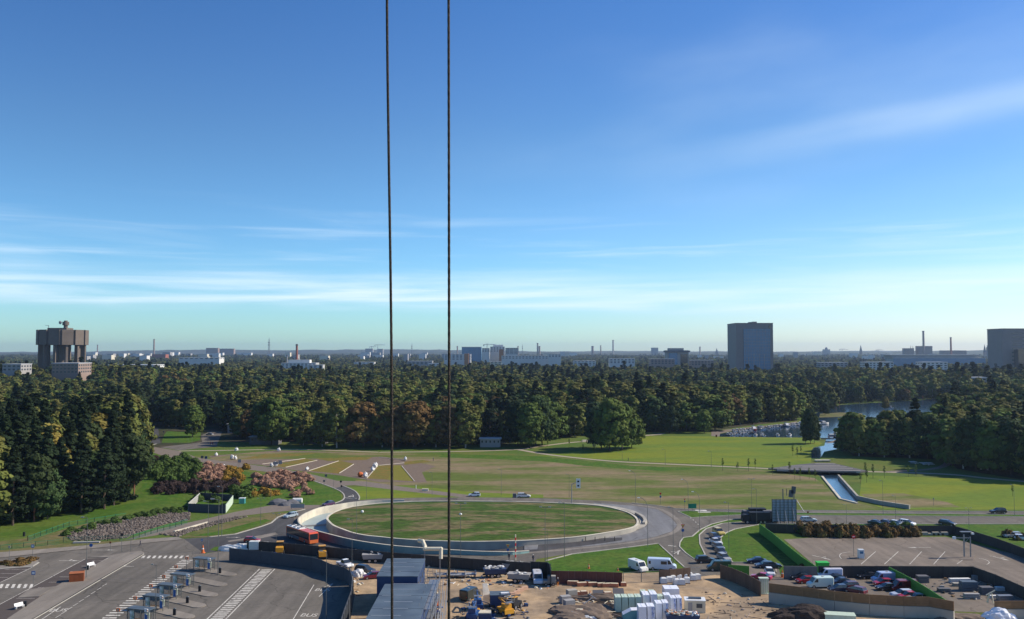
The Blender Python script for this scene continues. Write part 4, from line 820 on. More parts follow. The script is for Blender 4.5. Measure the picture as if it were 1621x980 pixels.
def fr(x):
    for (a, ya), (b_, yb) in zip(front, front[1:]):
        if a <= x <= b_: return ya+(yb-ya)*(x-a)/(b_-a)
    return 640
RW = [(1342,712),(1346,723),(1420,726),(1495,728),(1512,743),(1560,750),(1621,759),(1950,784),(1950,634),(1560,640),(1535,655),(1500,680),(1455,708),(1380,710)]
EXC = [[(216,708),(258,708),(256,640),(262,600),(250,600),(235,650)], [(250,712),(350,712),(356,680),(345,668),(330,676),(300,700),(270,690),(262,676),(250,690)]]
BOX = []   # keep trees out of the houses
for o in S.objects:
    if o.parent is None and o.type == 'EMPTY' and o.name.split('.')[0] in ('low_house', 'building', 'office_tower', 'water_tower') and o.location.y < 2800:
        ws = [c for c in o.children if c.name.startswith(('wall', 'tank'))]
        if ws: bb = ws[0].bound_box; BOX.append((o.location.x+min(v[0] for v in bb)-3, o.location.x+max(v[0] for v in bb)+3, o.location.y+min(v[1] for v in bb)-(16 if o.name.startswith('low') else 90 if 1000 < o.location.y < 1200 else 18 if o.location.y < 1000 else 45), o.location.y+max(v[1] for v in bb)+3))
cand = []
def try_pt(x, y):
    px_, py_ = px_of(x, y)
    if px_ < -260 or px_ > 1880: return False
    ok = py_ < fr(px_) or inside((px_, py_), RW)
    if not ok: return False
    for e_ in EXC:
        if inside((px_, py_), e_): return False
    if y < 2900:
        for b in BOX:
            if b[0] < x < b[1] and b[2] < y < b[3]: return False
    return True
def scatter(y0, y1, s_):
    y = y0
    while y < y1:
        xm = (1621-810+270)/F*y*1.02; x = -xm
        while x < xm:
            xx, yy = x+rnd.uniform(-.42, .42)*s_, y+rnd.uniform(-.42, .42)*s_
            if try_pt(xx, yy): cand.append((xx, yy))
            x += s_
        y += s_
scatter(250, 480, 7.6); scatter(480, 720, 9.8); scatter(720, 1100, 13); scatter(1100, 1700, 16); scatter(1700, 2900, 20); scatter(2900, 6500, 42)
def patch(x, y, sc_, s): return math.sin(x/sc_+s)+math.sin(y/sc_*1.3+s*2.1)+math.sin((x+y)/sc_*.7+s*.7)
def kind_at(x, y):
    px_, py_ = px_of(x, y); u = rnd.random(); p = patch(x, y, 45, 1.0)
    if px_ < 225 and y < 420: w_ = dict(spruce=.48, pine=.1, birch=.24, darkbroad=.18)
    elif px_ > 1340 and y < 620: w_ = dict(darkbroad=.42, birch=.3, spruce=.08, broad=.2)
    elif y > 620 and p > .6: w_ = dict(spruce=.14, pine=.2, birch=.3, darkbroad=.26, broad=.1)
    else: w_ = dict(birch=.48, broad=.24, darkbroad=.14, spruce=.04, pine=.04, rust=.05, yellow=.01)
    for k_, v in w_.items():
        u -= v
        if u < 0: return k_
    return 'birch'
hand = [  # kind, px, py(base), height
 ('pine',212,788,21),('pine',203,784,21),('spruce',165,806,23),('spruce',128,812,25),('pine',54,826,20),('spruce',20,832,23),('yellow',72,806,27),('spruce',95,810,23),('spruce',180,800,22),('spruce',40,820,22),('birch',205,742,31),('birch',190,745,32),('birch',172,752,30),('birch',208,722,30),('yellow',150,780,28),('darkbroad',75,822,15),('spruce',110,800,27),
 ('broad',965,714,27),('broad',985,712,24),('darkbroad',952,710,22),('broad',1000,709,18),('darkbroad',848,706,27),('broad',838,709,24),('broad',858,704,26),('darkbroad',820,706,24),
 ('darkbroad',1283,703,20),('birch',1275,702,18),('darkbroad',1289,702,16),('broad',305,692,19),('broad',430,704,26),('darkbroad',412,700,22),('broad',1115,686,15),('darkbroad',1060,686,17),
 ('birch',533,709,26),('rust',655,709,25),('birch',737,709,25),('birch',690,708,22),('rust',575,708,24),('birch',605,708,23),('rust',712,708,22),('broad',555,707,19),('rust',630,708,22),('birch',510,707,20),('birch',480,705,19),
 ('birch',1360,722,20),('broad',1380,722,18),('birch',1400,724,18),('darkbroad',1306,657,10),('darkbroad',1420,724,18),('yellow',1402,648,11),('birch',1440,725,19),('darkbroad',1468,726,21),('broad',1490,728,19),('darkbroad',1325,712,5),('darkbroad',1335,715,6),
 ('birch',1525,742,22),('darkbroad',1545,746,24),('broad',1570,750,22),('darkbroad',1600,752,23),('birch',1640,758,22)]
hw = []
for kd, x, y, ht in hand:
    p = G(x, y); hw.append((p.x, p.y)); zone = 'in the left wood' if x < 225 else 'at the edge of the middle wood' if x < 1000 else 'by the bay' if x < 1340 else 'in the right wood'
cand = [c for c in cand if all((c[0]-a)**2+(c[1]-b)**2 > 30 for a, b in hw)]
hc = {}
POS = {}
for i, (kd, x, y, ht) in enumerate(hand):
    p = G(x, y); zone = 'at the front of the left wood' if x < 225 else 'on the near edge of the middle wood' if x < 1130 else 'beside the bay' if x < 1340 else 'at the front of the right wood'
    tree(kd, p.x, p.y, ht, '%s %s' % (LOOK[kd], zone), '%s trees %s' % (kd, zone), seed=i, wide=.62 if 1270 < x < 1295 else 1.25 if kd in ('birch', 'rust', 'yellow', 'spruce') else 1.05)
cand.sort(key=lambda c: c[1])
near = cand[:245]; far = cand[245:]
for x, y in near:
    kd = kind_at(x, y); px_, py_ = px_of(x, y); zone = 'inside the left wood' if px_ < 400 else 'inside the middle wood' if px_ < 1320 else 'inside the right wood'
    ht = KM[kd][2]*rnd.uniform(.8, 1.2)*(1.2 if px_ < 230 else 1.08)
    tree(kd, x, y, ht, '%s %s' % (LOOK[kd], zone), '%s trees %s' % (LOOK[kd], zone), wide=rnd.uniform(.95, 1.25))
# the rest of the woods: one object, instances of seven far trees
fc = bpy.data.collections.new('far_tree_kinds')
order = ['birch', 'broad', 'darkbroad', 'pine', 'rust', 'spruce', 'yellow']
sets = []
for lod, (k_, n_, sz) in enumerate([(110, 30, .9), (52, 14, 1.7)]):
    for kd in order:
        me, h0 = tree_proto(kd, 900+len(sets), k_, n_, sz, far=True); me.name = 'far_'+kd; o = bpy.data.objects.new('k%02d' % len(sets), me); fc.objects.link(o); sets.append(h0)
co_, rot, sc_, idx = [], [], [], []
for x, y in far:
    kd = kind_at(x, y); i = order.index(kd)+(7 if y > 950 else 0); big = 1 if y < 1700 else 1.25 if y < 2900 else 1.5
    co_ += [x, y, hgt(y, x)-.3 if y < 1700 else hgt(y, x)+rnd.uniform(-4, 0)+max(0, min(10, (y-2600)*.003))]; rot.append(rnd.uniform(0, 6.28)); hh = rnd.uniform(.85, 1.3 if y < 1500 else 1.08)+(.12 if px_of(x, y)[0] < 230 and y < 600 else 0)+(.08*patch(x, y, 90, 2)); sc_ += [hh*big*rnd.uniform(1.1, 1.5)]*2+[hh*(1 if y < 2900 else 1.0)]; idx.append(i)
me = bpy.data.meshes.new('distant_forest'); me.vertices.add(len(idx)); me.vertices.foreach_set('co', co_)
at = me.attributes.new('rz', 'FLOAT', 'POINT'); at.data.foreach_set('value', rot)
at = me.attributes.new('sc', 'FLOAT_VECTOR', 'POINT'); at.data.foreach_set('vector', sc_)
at = me.attributes.new('ix', 'INT', 'POINT'); at.data.foreach_set('value', idx)
fo = link('distant_forest', me, label='mass of birch, pine and spruce woods stretching back to the horizon', cat='forest', kind='stuff')
ng = bpy.data.node_groups.new('forest', 'GeometryNodeTree'); ng.interface.new_socket('Geometry', in_out='INPUT', socket_type='NodeSocketGeometry'); ng.interface.new_socket('Geometry', in_out='OUTPUT', socket_type='NodeSocketGeometry')
n = ng.nodes; l = ng.links; gi = n.new('NodeGroupInput'); go = n.new('NodeGroupOutput'); ip = n.new('GeometryNodeInstanceOnPoints'); ci = n.new('GeometryNodeCollectionInfo'); ci.inputs['Collection'].default_value = fc; ci.inputs['Separate Children'].default_value = True; ci.inputs['Reset Children'].default_value = True
def attr(nm, ty): a = n.new('GeometryNodeInputNamedAttribute'); a.data_type = ty; a.inputs['Name'].default_value = nm; return a.outputs['Attribute']
cb = n.new('ShaderNodeCombineXYZ'); l.new(attr('rz', 'FLOAT'), cb.inputs[2]); mp2 = n.new('GeometryNodeMeshToPoints'); l.new(gi.outputs[0], mp2.inputs[0])
l.new(mp2.outputs[0], ip.inputs['Points']); l.new(ci.outputs[0], ip.inputs['Instance']); ip.inputs['Pick Instance'].default_value = True; l.new(attr('ix', 'INT'), ip.inputs['Instance Index']); l.new(cb.outputs[0], ip.inputs['Rotation']); l.new(attr('sc', 'FLOAT_VECTOR'), ip.inputs['Scale']); l.new(ip.outputs[0], go.inputs[0])
md = fo.modifiers.new('forest', 'NODES'); md.node_group = ng
print('TREES', len(near)+len(hand), len(far))
# shrubs ---------------------------------------------------------------
def shrub_mesh(lm, seed, w=2.2, h=2.0, n=26, k=40, sz=.3):
    rs = np.random.default_rng(seed); cs, rd_ = [], []
    for i in range(k):
        a = rs.random()*6.28; t = rs.random(); r = w*.8*rs.random()**.5*math.sqrt(max(.05, 1-t*t)); cs.append((r*math.cos(a), r*math.sin(a), .25+h*.75*t)); rd_.append(.45+.3*rs.random())
    return quadmesh('shrub', leaves(cs, rd_, n, sz, rs, .8), [MATS[lm]])
SH = {k_: [shrub_mesh(k_, 50+i*10+j) for j in range(2)] for i, k_ in enumerate(('leaf_pink', 'leaf_gold', 'leaf_hedge', 'leaf_bush', 'leaf_rust'))}
def shrubs(poly, lm, s_, label, group, scale=1, zs=1):
    nm = {'leaf_pink': 'flowering_shrub', 'leaf_gold': 'golden_shrub', 'leaf_hedge': 'hedge_bush', 'leaf_rust': 'brown_bush'}.get(lm, 'green_bush'); s_ *= 1.12
    P = [G(*p) for p in poly]; x0, x1 = min(p.x for p in P), max(p.x for p in P); y0, y1 = min(p.y for p in P), max(p.y for p in P); y = y0+s_*.3; c = 0
    while y < y1:
        x = x0+s_*.3
        while x < x1:
            q = (x+rnd.uniform(-.5, .5)*s_, y+rnd.uniform(-.5, .5)*s_)
            if inside(q, P):
                o = link(nm, rnd.choice(SH[lm]), None, (q[0], q[1], 0), rnd.uniform(0, 6), label, 'shrub', group); k_ = scale*rnd.uniform(.6, 1.25); o.scale = (k_, k_, k_*zs)
            x += s_
        y += s_
shrubs([(313,745),(330,739),(352,740),(355,762),(315,764)], 'leaf_pink', 3.6, 'pale pink flowering shrub in the bank behind the fenced pit', 'pink shrubs behind the fenced pit', 1.15)
shrubs([(350,742),(390,742),(380,762),(372,772),(352,764)], 'leaf_gold', 3.6, 'golden autumn shrub beside the pale pink shrubs', 'golden shrubs beside the pink ones')
shrubs([(400,756),(430,750),(480,752),(493,762),(488,772),(445,776),(402,768)], 'leaf_pink', 3.4, 'pinkish brown shrub in the large round bed by the road', 'pink shrubs in the large round bed', 1.1)
shrubs([(456,784),(460,777),(492,778),(492,786),(460,789)], 'leaf_pink', 3.2, 'pinkish brown shrub in the small bed near the roundabout', 'pink shrubs in the small bed')
shrubs([(394,780),(412,776),(438,780),(436,788),(398,788)], 'leaf_gold', 3, 'low golden shrub in front of the large pink bed', 'low golden shrubs', .9, .8)
shrubs([(236,742),(262,730),(300,728),(318,738),(312,762),(236,768)], 'leaf_bush', 4, 'green shrub on the slope between the wood and the pink shrubs', 'green shrubs on the slope', 1.3, 1.2)
shrubs([(242,770),(300,768),(372,768),(376,778),(300,784),(240,782)], 'leaf_hedge', 3.2, 'tall purplish hedge shrub behind the fenced pit', 'purple hedge behind the fenced pit', 1.15, 1.1)
shrubs([(228,722),(262,728),(268,734),(232,736)], 'leaf_hedge', 3.6, 'dark purple shrub beside the road at the wood', 'dark purple shrubs by the road', 1)
shrubs([(370,776),(392,776),(392,790),(372,790)], 'leaf_bush', 3, 'round green bush right of the fenced pit', 'round green bushes right of the pit', 1.2)
shrubs([(314,786),(345,788),(350,796),(310,794)], 'leaf_bush', 3, 'green bush inside the grey fenced pit', 'bushes inside the fenced pit', 1)
shrubs([(100,841),(215,816),(296,802),(296,811),(215,822),(104,849)], 'leaf_bush', 2.3, 'low hedge bush along the top of the stone slope', 'low hedge above the stone slope', .75, .8)
shrubs([(0,891),(52,886.5),(58,889),(52,894.5),(0,898)], 'leaf_rust', 2, 'low brown hedge bush on the kerbed island at the far left', 'brown hedge at the far left', .75, .55)
shrubs([(1265,842),(1320,841),(1450,844),(1450,850),(1330,851),(1268,850)], 'leaf_rust', 2.2, 'brown and green bush in front of the dark wall of the car park', 'brown bushes before the dark wall', 1.0, 1.3)
shrubs([(1262,840),(1300,840),(1300,848),(1262,848)], 'leaf_bush', 3, 'green bush behind the billboard', 'green bushes behind the billboard', 1, 1.1)
shrubs([(1265,841),(1440,841),(1440,849),(1265,849)], 'leaf_bush', 3.6, 'green bush among the brown ones before the dark wall', 'green bushes among the brown ones', .9, 1.1)
shrubs([(1390,838),(1445,838),(1445,846),(1390,846)], 'leaf_bush', 4, 'tall green bush in front of the parked cars', 'green bushes before the dark wall', .9, 1.3)
shrubs([(1240,900),(1285,898),(1285,903),(1240,905)], 'leaf_rust', 3, 'brown weed bush behind the grey mesh fence', 'brown weeds behind mesh fence', .7)
shrubs([(1590,846),(1621,852),(1640,862),(1600,856)], 'leaf_rust', 2.6, 'brown bush by the right hand road edge', 'brown bushes at the right edge', .8)
# young staked trees in the park
yt_ = MB(); yt_.tube((0, 0, 0), (0, 0, 4.2), .06, .03, 5)
YT = yt_.mesh('trunk', M['trunk']); rs = np.random.default_rng(5); YC = quadmesh('crown', leaves([(0, 0, 2.4+.5*i) for i in range(5)], [.6, .7, .7, .55, .4], 26, .22, rs), [MATS['leaf_green']])
for x, y in [(1144,745.5),(1168,746.5),(1185,746.3),(1195.5,743),(1223,751.5),(1250,752),(1258,759),(1266.5,761.5),(1281,758),(1290.5,761.5),(1255,722),(1262,724),(1268,720),(1362,766),(1372,764),(1382,757),(1370,753),(1400,757),(1438,755),(1450,754),(923,716),(941,718),(901,707),(867,708),(1603,786)]:
    p = G(x, y); t = thing('young_tree', p, rnd.uniform(0, 6), 'thin young staked tree on the park lawn', 'tree', 'young trees on the park lawn'); s_ = rnd.uniform(.8, 1.2); t.scale = (s_, s_, s_); link('trunk', YT, t); link('crown', YC, t)
# rocks of the stone slope: past counting
rk = [MB().blob((0, 0, 0), (.4, .35, .3), seed=i, jit=.25).mesh('rock', M['rock']) for i in range(4)]
mb = MB(); rr = random.Random(4)
def rocks(poly, n):
    P = [G(*p) for p in poly]; x0, x1 = min(p.x for p in P), max(p.x for p in P); y0, y1 = min(p.y for p in P), max(p.y for p in P); c = 0
    while c < n:
        q = (rr.uniform(x0, x1), rr.uniform(y0, y1))
        if inside(q, P): s_ = rr.uniform(.2, .46); mb.blob((q[0], q[1], s_*.3), (s_, s_*rr.uniform(.7, 1), s_*.7), mi=rr.choice((0, 0, 1, 2)), seed=c, jit=.25); c += 1
rocks([(100,845),(151,829),(214,819),(265,811),(300,812),(300,824),(265,829),(214,845),(200,852),(153,855.5),(114,856.5)], 2600); rocks([(250,846),(276,843.5),(327,830),(350,823),(372,819),(393,818),(352,828.5),(300,843),(283,850)], 700)
mb.build('stone_slope', [mat('rock_a', (.125, .10, .082), .85, var=.2, scale=2), mat('rock_b', (.085, .07, .06), .85, var=.2, scale=2), mat('rock_c', (.19, .16, .135), .85, var=.2, scale=2)], label='loose grey and pink boulders covering the slope above the bus yard', cat='boulders', kind='stuff')
flat('gravel_bed', [(100,845),(151,829),(214,819),(265,810.6),(300,811),(300,824),(265,829),(214,845),(200,852),(153,855.5),(114,856.5)], M['track'], z(5)); 
# ================================================================== FENCES AND WALLS
def fence(top, h, m, label, th=.12, plen=2.4, post='pole', zb=0, base=None, name='fence', cat='fence', posts=True, rail=None, see=False, world=False):
    """top: picture points of its upper edge"""
    P = [Vector((p[0], p[1], 0)) for p in top] if world else [G(x, y, h+zb) for x, y in top]
    t = thing(name, (P[0].x, P[0].y, zb), 0, label, cat); O = Vector((P[0].x, P[0].y, 0)); ci = 0; zl = base or 0
    for a, b_ in zip(P, P[1:]):
        d = Vector((b_.x-a.x, b_.y-a.y, 0)); L_ = d.length; n = max(1, round(L_/plen)); w = L_/n; rz = math.atan2(d.y, d.x)
        if see:
            mb = MB(); mb.box(0, w, -.02, .02, h-.06, h).box(0, w, -.02, .02, zl, zl+.05)
            for k_ in range(int(w/.22)): mb.box(.1+k_*.22, .115+k_*.22, -.006, .006, zl, h)
            for k_ in range(int(h/.4)): mb.box(0, w, -.007, .007, zl+k_*.4, zl+.015+k_*.4)
        else:
            mb = MB(); mb.box(.015, w-.015, -th/2, th/2, zl, h); mb.box(.015, w-.015, -th/2-.05, -th/2-.003, zl+h*.12, zl+h*.12+.09); mb.box(.015, w-.015, th/2+.003, th/2+.05, h*.9-.09, h*.9)
        pm_ = mb.mesh('panel', M[m]); bmesh_ = MB().box(0.01, w-.01, -.3, .3, 0, zl).mesh('concrete_block', M['concrete']) if base else None
        for k_ in range(n):
            q = a+d*(k_/n)-O; o = link('panel', pm_, t, (q.x, q.y, 0), rz+rnd.uniform(-.006, .006) if not see else rz)
            if base: link('concrete_block', bmesh_, t, (q.x, q.y, 0), rz)
            if posts and not base: link('post', POSTM.setdefault((post, round(h, 1)), MB().box(-.06, .06, th/2+.06, th/2+.18, 0, h+.08).mesh('post', M[post])), t, (q.x, q.y, 0), rz)
    return t
POSTM = {}
fence([(363,867.5),(430,874),(495,882.5),(508,886),(524,893),(545,898),(555,905)], 3.0, 'slate', 'long slate coloured hoarding between the bus yard and the building site', plen=3)
fence([(553,897),(558,915),(556,935),(545,965),(532,1005)], 4.2, 'slate', 'taller dark hoarding running towards the camera beside the offices', plen=3)
fence([(391,855.8),(440,859),(495,863.5),(550,869),(600,873),(651,877),(700,881),(749,884.5),(800,888),(843,891)], 2.6, 'dark_f', 'long dark timber fence between the roundabout and the building site', plen=2.4)
fence([(840,889),(866,890),(870,893),(872,903)], 3.6, 'black', 'tall black screen at the corner of the long dark fence', plen=2.4)
fence([(872,903.5),(900,904),(930,904.5),(958,905.5),(985,906.5)], 2.8, 'wood_r', 'reddish brown board fence left of the wire gate', plen=1.6)
fence([(1044,902.5),(1060,901.5),(1093,898.4)], 2.6, 'wood_f', 'brown board fence behind the row of white sacks', plen=1.6)
fence([(987,906.5),(1044,902.5)], 2.4, 'metal', 'wire mesh gate between the two board fences', see=True, name='wire_gate', cat='gate', plen=5)
fence([(1093,898.4),(1108,897.5)], 2.6, 'metal', 'open wire gate leaf beside the slip road', see=True, name='wire_gate', cat='gate', plen=3)
fence([(1140,894),(1158,899),(1180,908),(1204,921)], 3.0, 'wood_f', 'weathered brown board fence leading to the pale green cage', plen=1.8)
fence([(1153,894),(1186,896)], 2.2, 'green_f', 'short mossy green screen behind the brown board fence', plen=3)
fence([(1217,923),(1270,929.5),(1321,936),(1376,941),(1430,944),(1470,945),(1510,952)], 3.9, 'wood_o', 'plywood topped concrete barrier round the car compound', base=2.1, plen=3)
fence([(1574,951.5),(1600,951.3),(1621,951.3),(1700,953)], 3.4, 'wood_o', 'plywood topped barrier at the far right bottom', base=1.9, plen=3)
fence([(1202,829),(1222,843),(1245,862),(1270,882),(1292,896.5)], 2.6, 'green_f', 'bright green screen fence left of the empty car park', plen=3)
fence([(1407,897.3),(1440,914),(1470,932),(1498,950)], 2.8, 'green_f', 'green screen fence dividing the car compound from the material yard', plen=3)
fence([(1241,896),(1268,896.5),(1294,897)], 2.8, 'grey_f', 'grey brown mesh covered fence at the corner of the green screen', plen=2)
fence([(1296,896.3),(1350,896),(1407,896),(1470,896.3),(1540,896.7),(1575,909),(1621,929),(1680,956)], 2.6, 'dark_f', 'dark fence between the empty car park and the compound', plen=3)
fence([(1212,829),(1262,830.5),(1321,831),(1400,831.5),(1480,832),(1511,832.5),(1541,841),(1580,853),(1621,868),(1680,892)], 2.4, 'dark_f', 'long dark wall along the far side of the empty car park', plen=3)
# fenced pit by the gravel bank
fence([(298,797),(357,799.5)], 2.6, 'slate', 'grey sheet hoarding on the near side of the small fenced pit', plen=2)
fence([(316,780.5),(298,796.5)], 2.4, 'bwhite', 'pale sheet hoarding on the left side of the small fenced pit', plen=2)
fence([(357.5,799),(369,784)], 2.6, 'mint', 'pale lime sheet hoarding on the right side of the small fenced pit', plen=2)
fence([(318,780),(367,783)], 2.2, 'slate', 'grey sheet hoarding at the back of the small fenced pit', plen=2)
# thin mesh fences
fence([(0,863),(56,857.5),(95,854)], 1.2, 'signg', 'thin green mesh fence left of the stone slope', see=True, plen=2.6, post='black')
fence([(100,851),(150,849),(190,848),(212,846),(240,838),(270,830),(297,821.5)], 1.3, 'signg', 'thin green mesh fence along the ramped path below the stones', see=True, plen=2.6, post='black')
fence([(45,849),(75,838),(110,826),(150,820),(200,812)], 1.2, 'signg', 'thin green mesh fence above the stone slope', see=True, plen=3, post='black')
strip('concrete_edge', [(276,842.5),(300,836),(328,828)], .5, M['concrete_w'], 0, .4, kind=None, label='pale concrete edge beam beside the ramped path', cat='edge beam')
strip('concrete_edge', [(116,860),(158,859)], 1.0, M['bgrey'], 0, .35, kind=None, label='low dark concrete block under the stone slope', cat='edge beam')
# bollards
mbp = MB().tube((0, 0, 0), (0, 0, 1.1), .09, .09, 8).tube((0, 0, 1.1), (0, 0, 1.15), .1, .06, 8).mesh('bollard', M['black'])
for i, (x, y) in enumerate([(927,856.5),(942,856.5),(957.5,856.3),(973,856.3)]): link('bollard', mbp, None, G(x, y), 0, ['first dark bollard from the left beside the ramp', 'second dark bollard from the left beside the ramp', 'third dark bollard from the left beside the ramp', 'rightmost dark bollard beside the ramp'][i], 'bollard', 'bollards beside the ramp')
# ================================================================== STREET LAMPS, POLES, SIGNS
def lamp_proto(h, arms, name='street_lamp', curve=0):
    t = thing(name, (0, 0, 0), 0, 'lamp', 'street lamp'); mb = MB(); mb.tube((0, 0, 0), (0, 0, h*.5), .085, .062, 8)
    if curve:
        mb.tube((0, 0, h*.5), (0, 0, h*.78), .085, .07, 8); pts = [Vector((-curve*(1-math.cos(a)), 0, h*.78+h*.22*math.sin(a))) for a in [i*math.pi/2/6 for i in range(7)]]; mb.path(pts, .055, 6); mb.build('pole', M['pole'], t)
        p = pts[-1]; MB().box(p.x-.75, p.x, -.16, .16, p.z-.05, p.z+.1).build('lamp_head', M['lampw'], t)
    else:
        mb.tube((0, 0, h*.5), (0, 0, h), .062, .045, 8); mb.build('pole', M['pole'], t)
        for a in arms:
            c, s_ = math.cos(a), math.sin(a); MB().tube((0, 0, h-.15), (c*.9, s_*.9, h), .04, None, 6).build('arm', M['pole'], t)
            MB().box(.85, 1.55, -.17, .17, h-.05, h+.1, M4=Matrix.Rotation(a, 4, 'Z')).build('lamp_head', M['metal'], t)
    return t
LP = [lamp_proto(10, [math.pi]), lamp_proto(10, [0, math.pi]), lamp_proto(10, [], curve=2.2), lamp_proto(5.2, [math.pi])]
LAMPS = [ # kind, px, py base, height, label
 (0,136.5,915,13.3,'tall thin lamp post beside the rusty brown box'),(0,345,911,17,'very tall thin lamp post at the end of a bus platform'),(0,329,873,12.5,'tall lamp post beside the orange barrier at the road edge'),(0,351,850,13.5,'tall lamp post left of the slate hoarding'),(1,412.5,830,7.5,'slim lamp post in the grass wedge by the kerb'),(0,516,985,13,'thin post at the right edge of the bus yard'),
 (1,437,866,8.5,'lamp post behind the left yellow loader'),(0,557,902,11.5,'lamp post standing beside the left container office'),(1,428.5,797,8,'lamp post by the gravel heap beyond the track'),(0,246,985,10.5,'thin lamp post in front of the fifth bus shelter'),
 (1,729,882,13,'lamp post in front of the island between the cables and the striped pole'),(1,863,890,13,'twin armed lamp post at the near edge of the ring road'),(0,893.5,884,13.5,'tall lamp post on the grass by the ring road'),(2,1025.5,866,12.5,'curved arm lamp on the right grass by the ring road'),(0,866.5,888,7.5,'short slim post beside the twin armed lamp'),
 (2,1006,796,10.5,'curved arm lamp behind the ring road on the right'),(2,1089.5,813,10.5,'curved arm lamp in the grass splitter island'),(2,1107.5,841,11,'curved arm lamp on the strip beside the slip road'),(0,1066,890,13,'tall lamp post beside the white minibus'),(0,1154,871,12,'tall lamp post on the lawn right of the queue of cars'),(1,1190,812,10.5,'twin headed lamp left of the billboard back'),(0,1198,832,10.5,'slim lamp post beside the dark truck'),
 (0,1398,815,10.5,'lamp post with small sign right of the canal'),(0,1418,825,7.5,'thin post behind the parked white cars'),(0,1606,817,9.5,'lamp post with sign at the right edge'),(1,1534,838,6,'twin headed lamp beyond the car park wall'),(0,1340,832,6,'small lamp behind the brown bushes'),
 (0,901,788,8,'lamp post on the meadow near the direction sign'),(0,793.5,784,9,'lamp post on the meadow behind the two white cars'),(0,684,784,8,'lamp post on the meadow between the cables'),(0,580,791,7,'slim lamp post left of the left cable beyond the ring'),(0,528,777,6,'slim lamp post where the slip road bends'),(0,304,704,9,'lamp post at the far road junction in the wood'),(0,377,741,9,'lamp post with board behind the pink shrubs'),(0,564,855,11,'thin lamp post in front of the painted parapet'),
 (3,985,728.8,6,'path lamp left of the middle of the footpath'),(3,1053,736.5,7,'path lamp in the middle of the footpath'),(3,1126,740,7,'path lamp right of the middle of the footpath'),(0,207,874,8,'lamp at the tip of the pavement with a flat sign')]
for kd, x, y, h_, lb_ in LAMPS:
    o = place(LP[kd], USED, G(x, y), rnd.uniform(-.3, .3), lb_, 'street lamps'); s_ = h_/(5.2 if kd == 3 else 10); o.scale = (max(.7, s_*.7), max(.7, s_*.7), s_)
def signpost(x, y, h, shape, m, label, w=.7, m2=None, name='road_sign', face=None):
    t = thing(name, G(x, y), rnd.uniform(-.15, .15), label, 'sign'); MB().tube((0, 0, 0), (0, 0, h), .05, .05, 6).build('post', M['pole'], t)
    zc = h-w*.4
    if shape == 'disc': MB().tube((0, -.1, zc), (0, -.05, zc), w/2, None, 16).build('plate', M[m], t); m2 and MB().box(-w*.32, w*.32, -.13, -.105, zc-.07, zc+.07).build('bar', M[m2], t)
    if shape == 'tri': MB().prism([(-w/2, zc+w*.4), (w/2, zc+w*.4), (0, zc-w*.45)], -.1, -.05).build('plate', M[m], t); MB().prism([(-w*.27, zc+w*.27), (w*.27, zc+w*.27), (0, zc-w*.22)], -.13, -.105).build('centre', M[m2 or 'signy'], t); MB().tube((0, -.1, zc-w*1.0), (0, -.05, zc-w*1.0), w*.36, None, 14).build('disc', M['signb'], t)
    if shape == 'rect': MB().box(-w/2, w/2, -.1, -.05, zc-w*.5, zc+w*.5).build('plate', M[m], t); m2 and MB().box(-w*.32, w*.32, -.13, -.105, zc-w*.3, zc+w*.3).build('symbol', M[m2], t)
    if shape == 'wide': MB().box(-w/2, w/2, -.1, -.05, zc-w*.28, zc+w*.28).build('plate', M[m], t); m2 and MB().box(-w*.35, w*.35, -.13, -.105, zc-.08, zc+.08).build('symbol', M[m2], t)
    return t
signpost(52.5,930,3.4,'rect','signb','square blue sign beside the left zebra crossing',.8,'white'); signpost(51.5,885,3.4,'rect','signb','tall blue sign at the end of the brown hedge',.75,'white'); signpost(14.5,887,3.4,'rect','bgrey','small grey sign at the far left kerb',.5)
signpost(144,875,2.2,'disc','signb','round blue sign in front of the pavement tip',.85); signpost(174.5,873,2.4,'rect','rust','small brown sign by the pavement tip',.45); signpost(192.5,874,4.6,'rect','black','dark box sign on a pole at the pavement tip',.7); signpost(435.5,893,2.8,'tri','signb','small blue sign in front of the slate hoarding',.7,'signb')
signpost(1081,858,4.6,'tri','signr','red and yellow give way sign on the strip left of the queue',1.1); signpost(1351.5,881,5.2,'disc','signr','red round no entry sign in the empty car park',1.0,'white'); signpost(1045.5,798.5,3.8,'tri','signr','small give way sign behind the ring road',.9,'signr'); signpost(1084,806.5,3.4,'tri','signr','small red sign right of the ring road exit',.6,'signr')
signpost(1096,809,2.6,'wide','signg','green direction board on the splitter island',2.6); signpost(436,741,3,'wide','bgrey','back of a grey board sign by the white sacks',2.2); signpost(443.5,742,3.4,'rect','bgrey','second grey board back beside the first one',1.6); signpost(379,737,2.6,'rect','bgrey','grey sign back by the far road',1.4); signpost(326,731,2.4,'rect','signb','blue edged sign at the bend of the far road',1.2,'pane'); signpost(320,731,2.6,'rect','droof','dark board beside the blue edged sign',1.2)
signpost(539.5,774,3,'disc','black','dark round sign back upper on the slip road',.8); signpost(540.5,779,2.4,'disc','black','dark round sign back lower on the slip road',.7); signpost(513,774,3.2,'rect','droof','dark sign back left of the slip road bend',.7); signpost(516,762,2.6,'rect','droof','dark sign back where the track meets the road',.9); signpost(1478,801,2.5,'rect','bgrey','small plate near the canal wall end',.4); signpost(259,692,3.4,'rect','signb','bus stop sign by the far road',.6)
signpost(804,883,3.2,'tri','signy','yellow edged warning sign at the near ring kerb',.9,'signr'); signpost(1279,826,3,'rect','rust','brown sign behind the silver van by the billboard',.5)
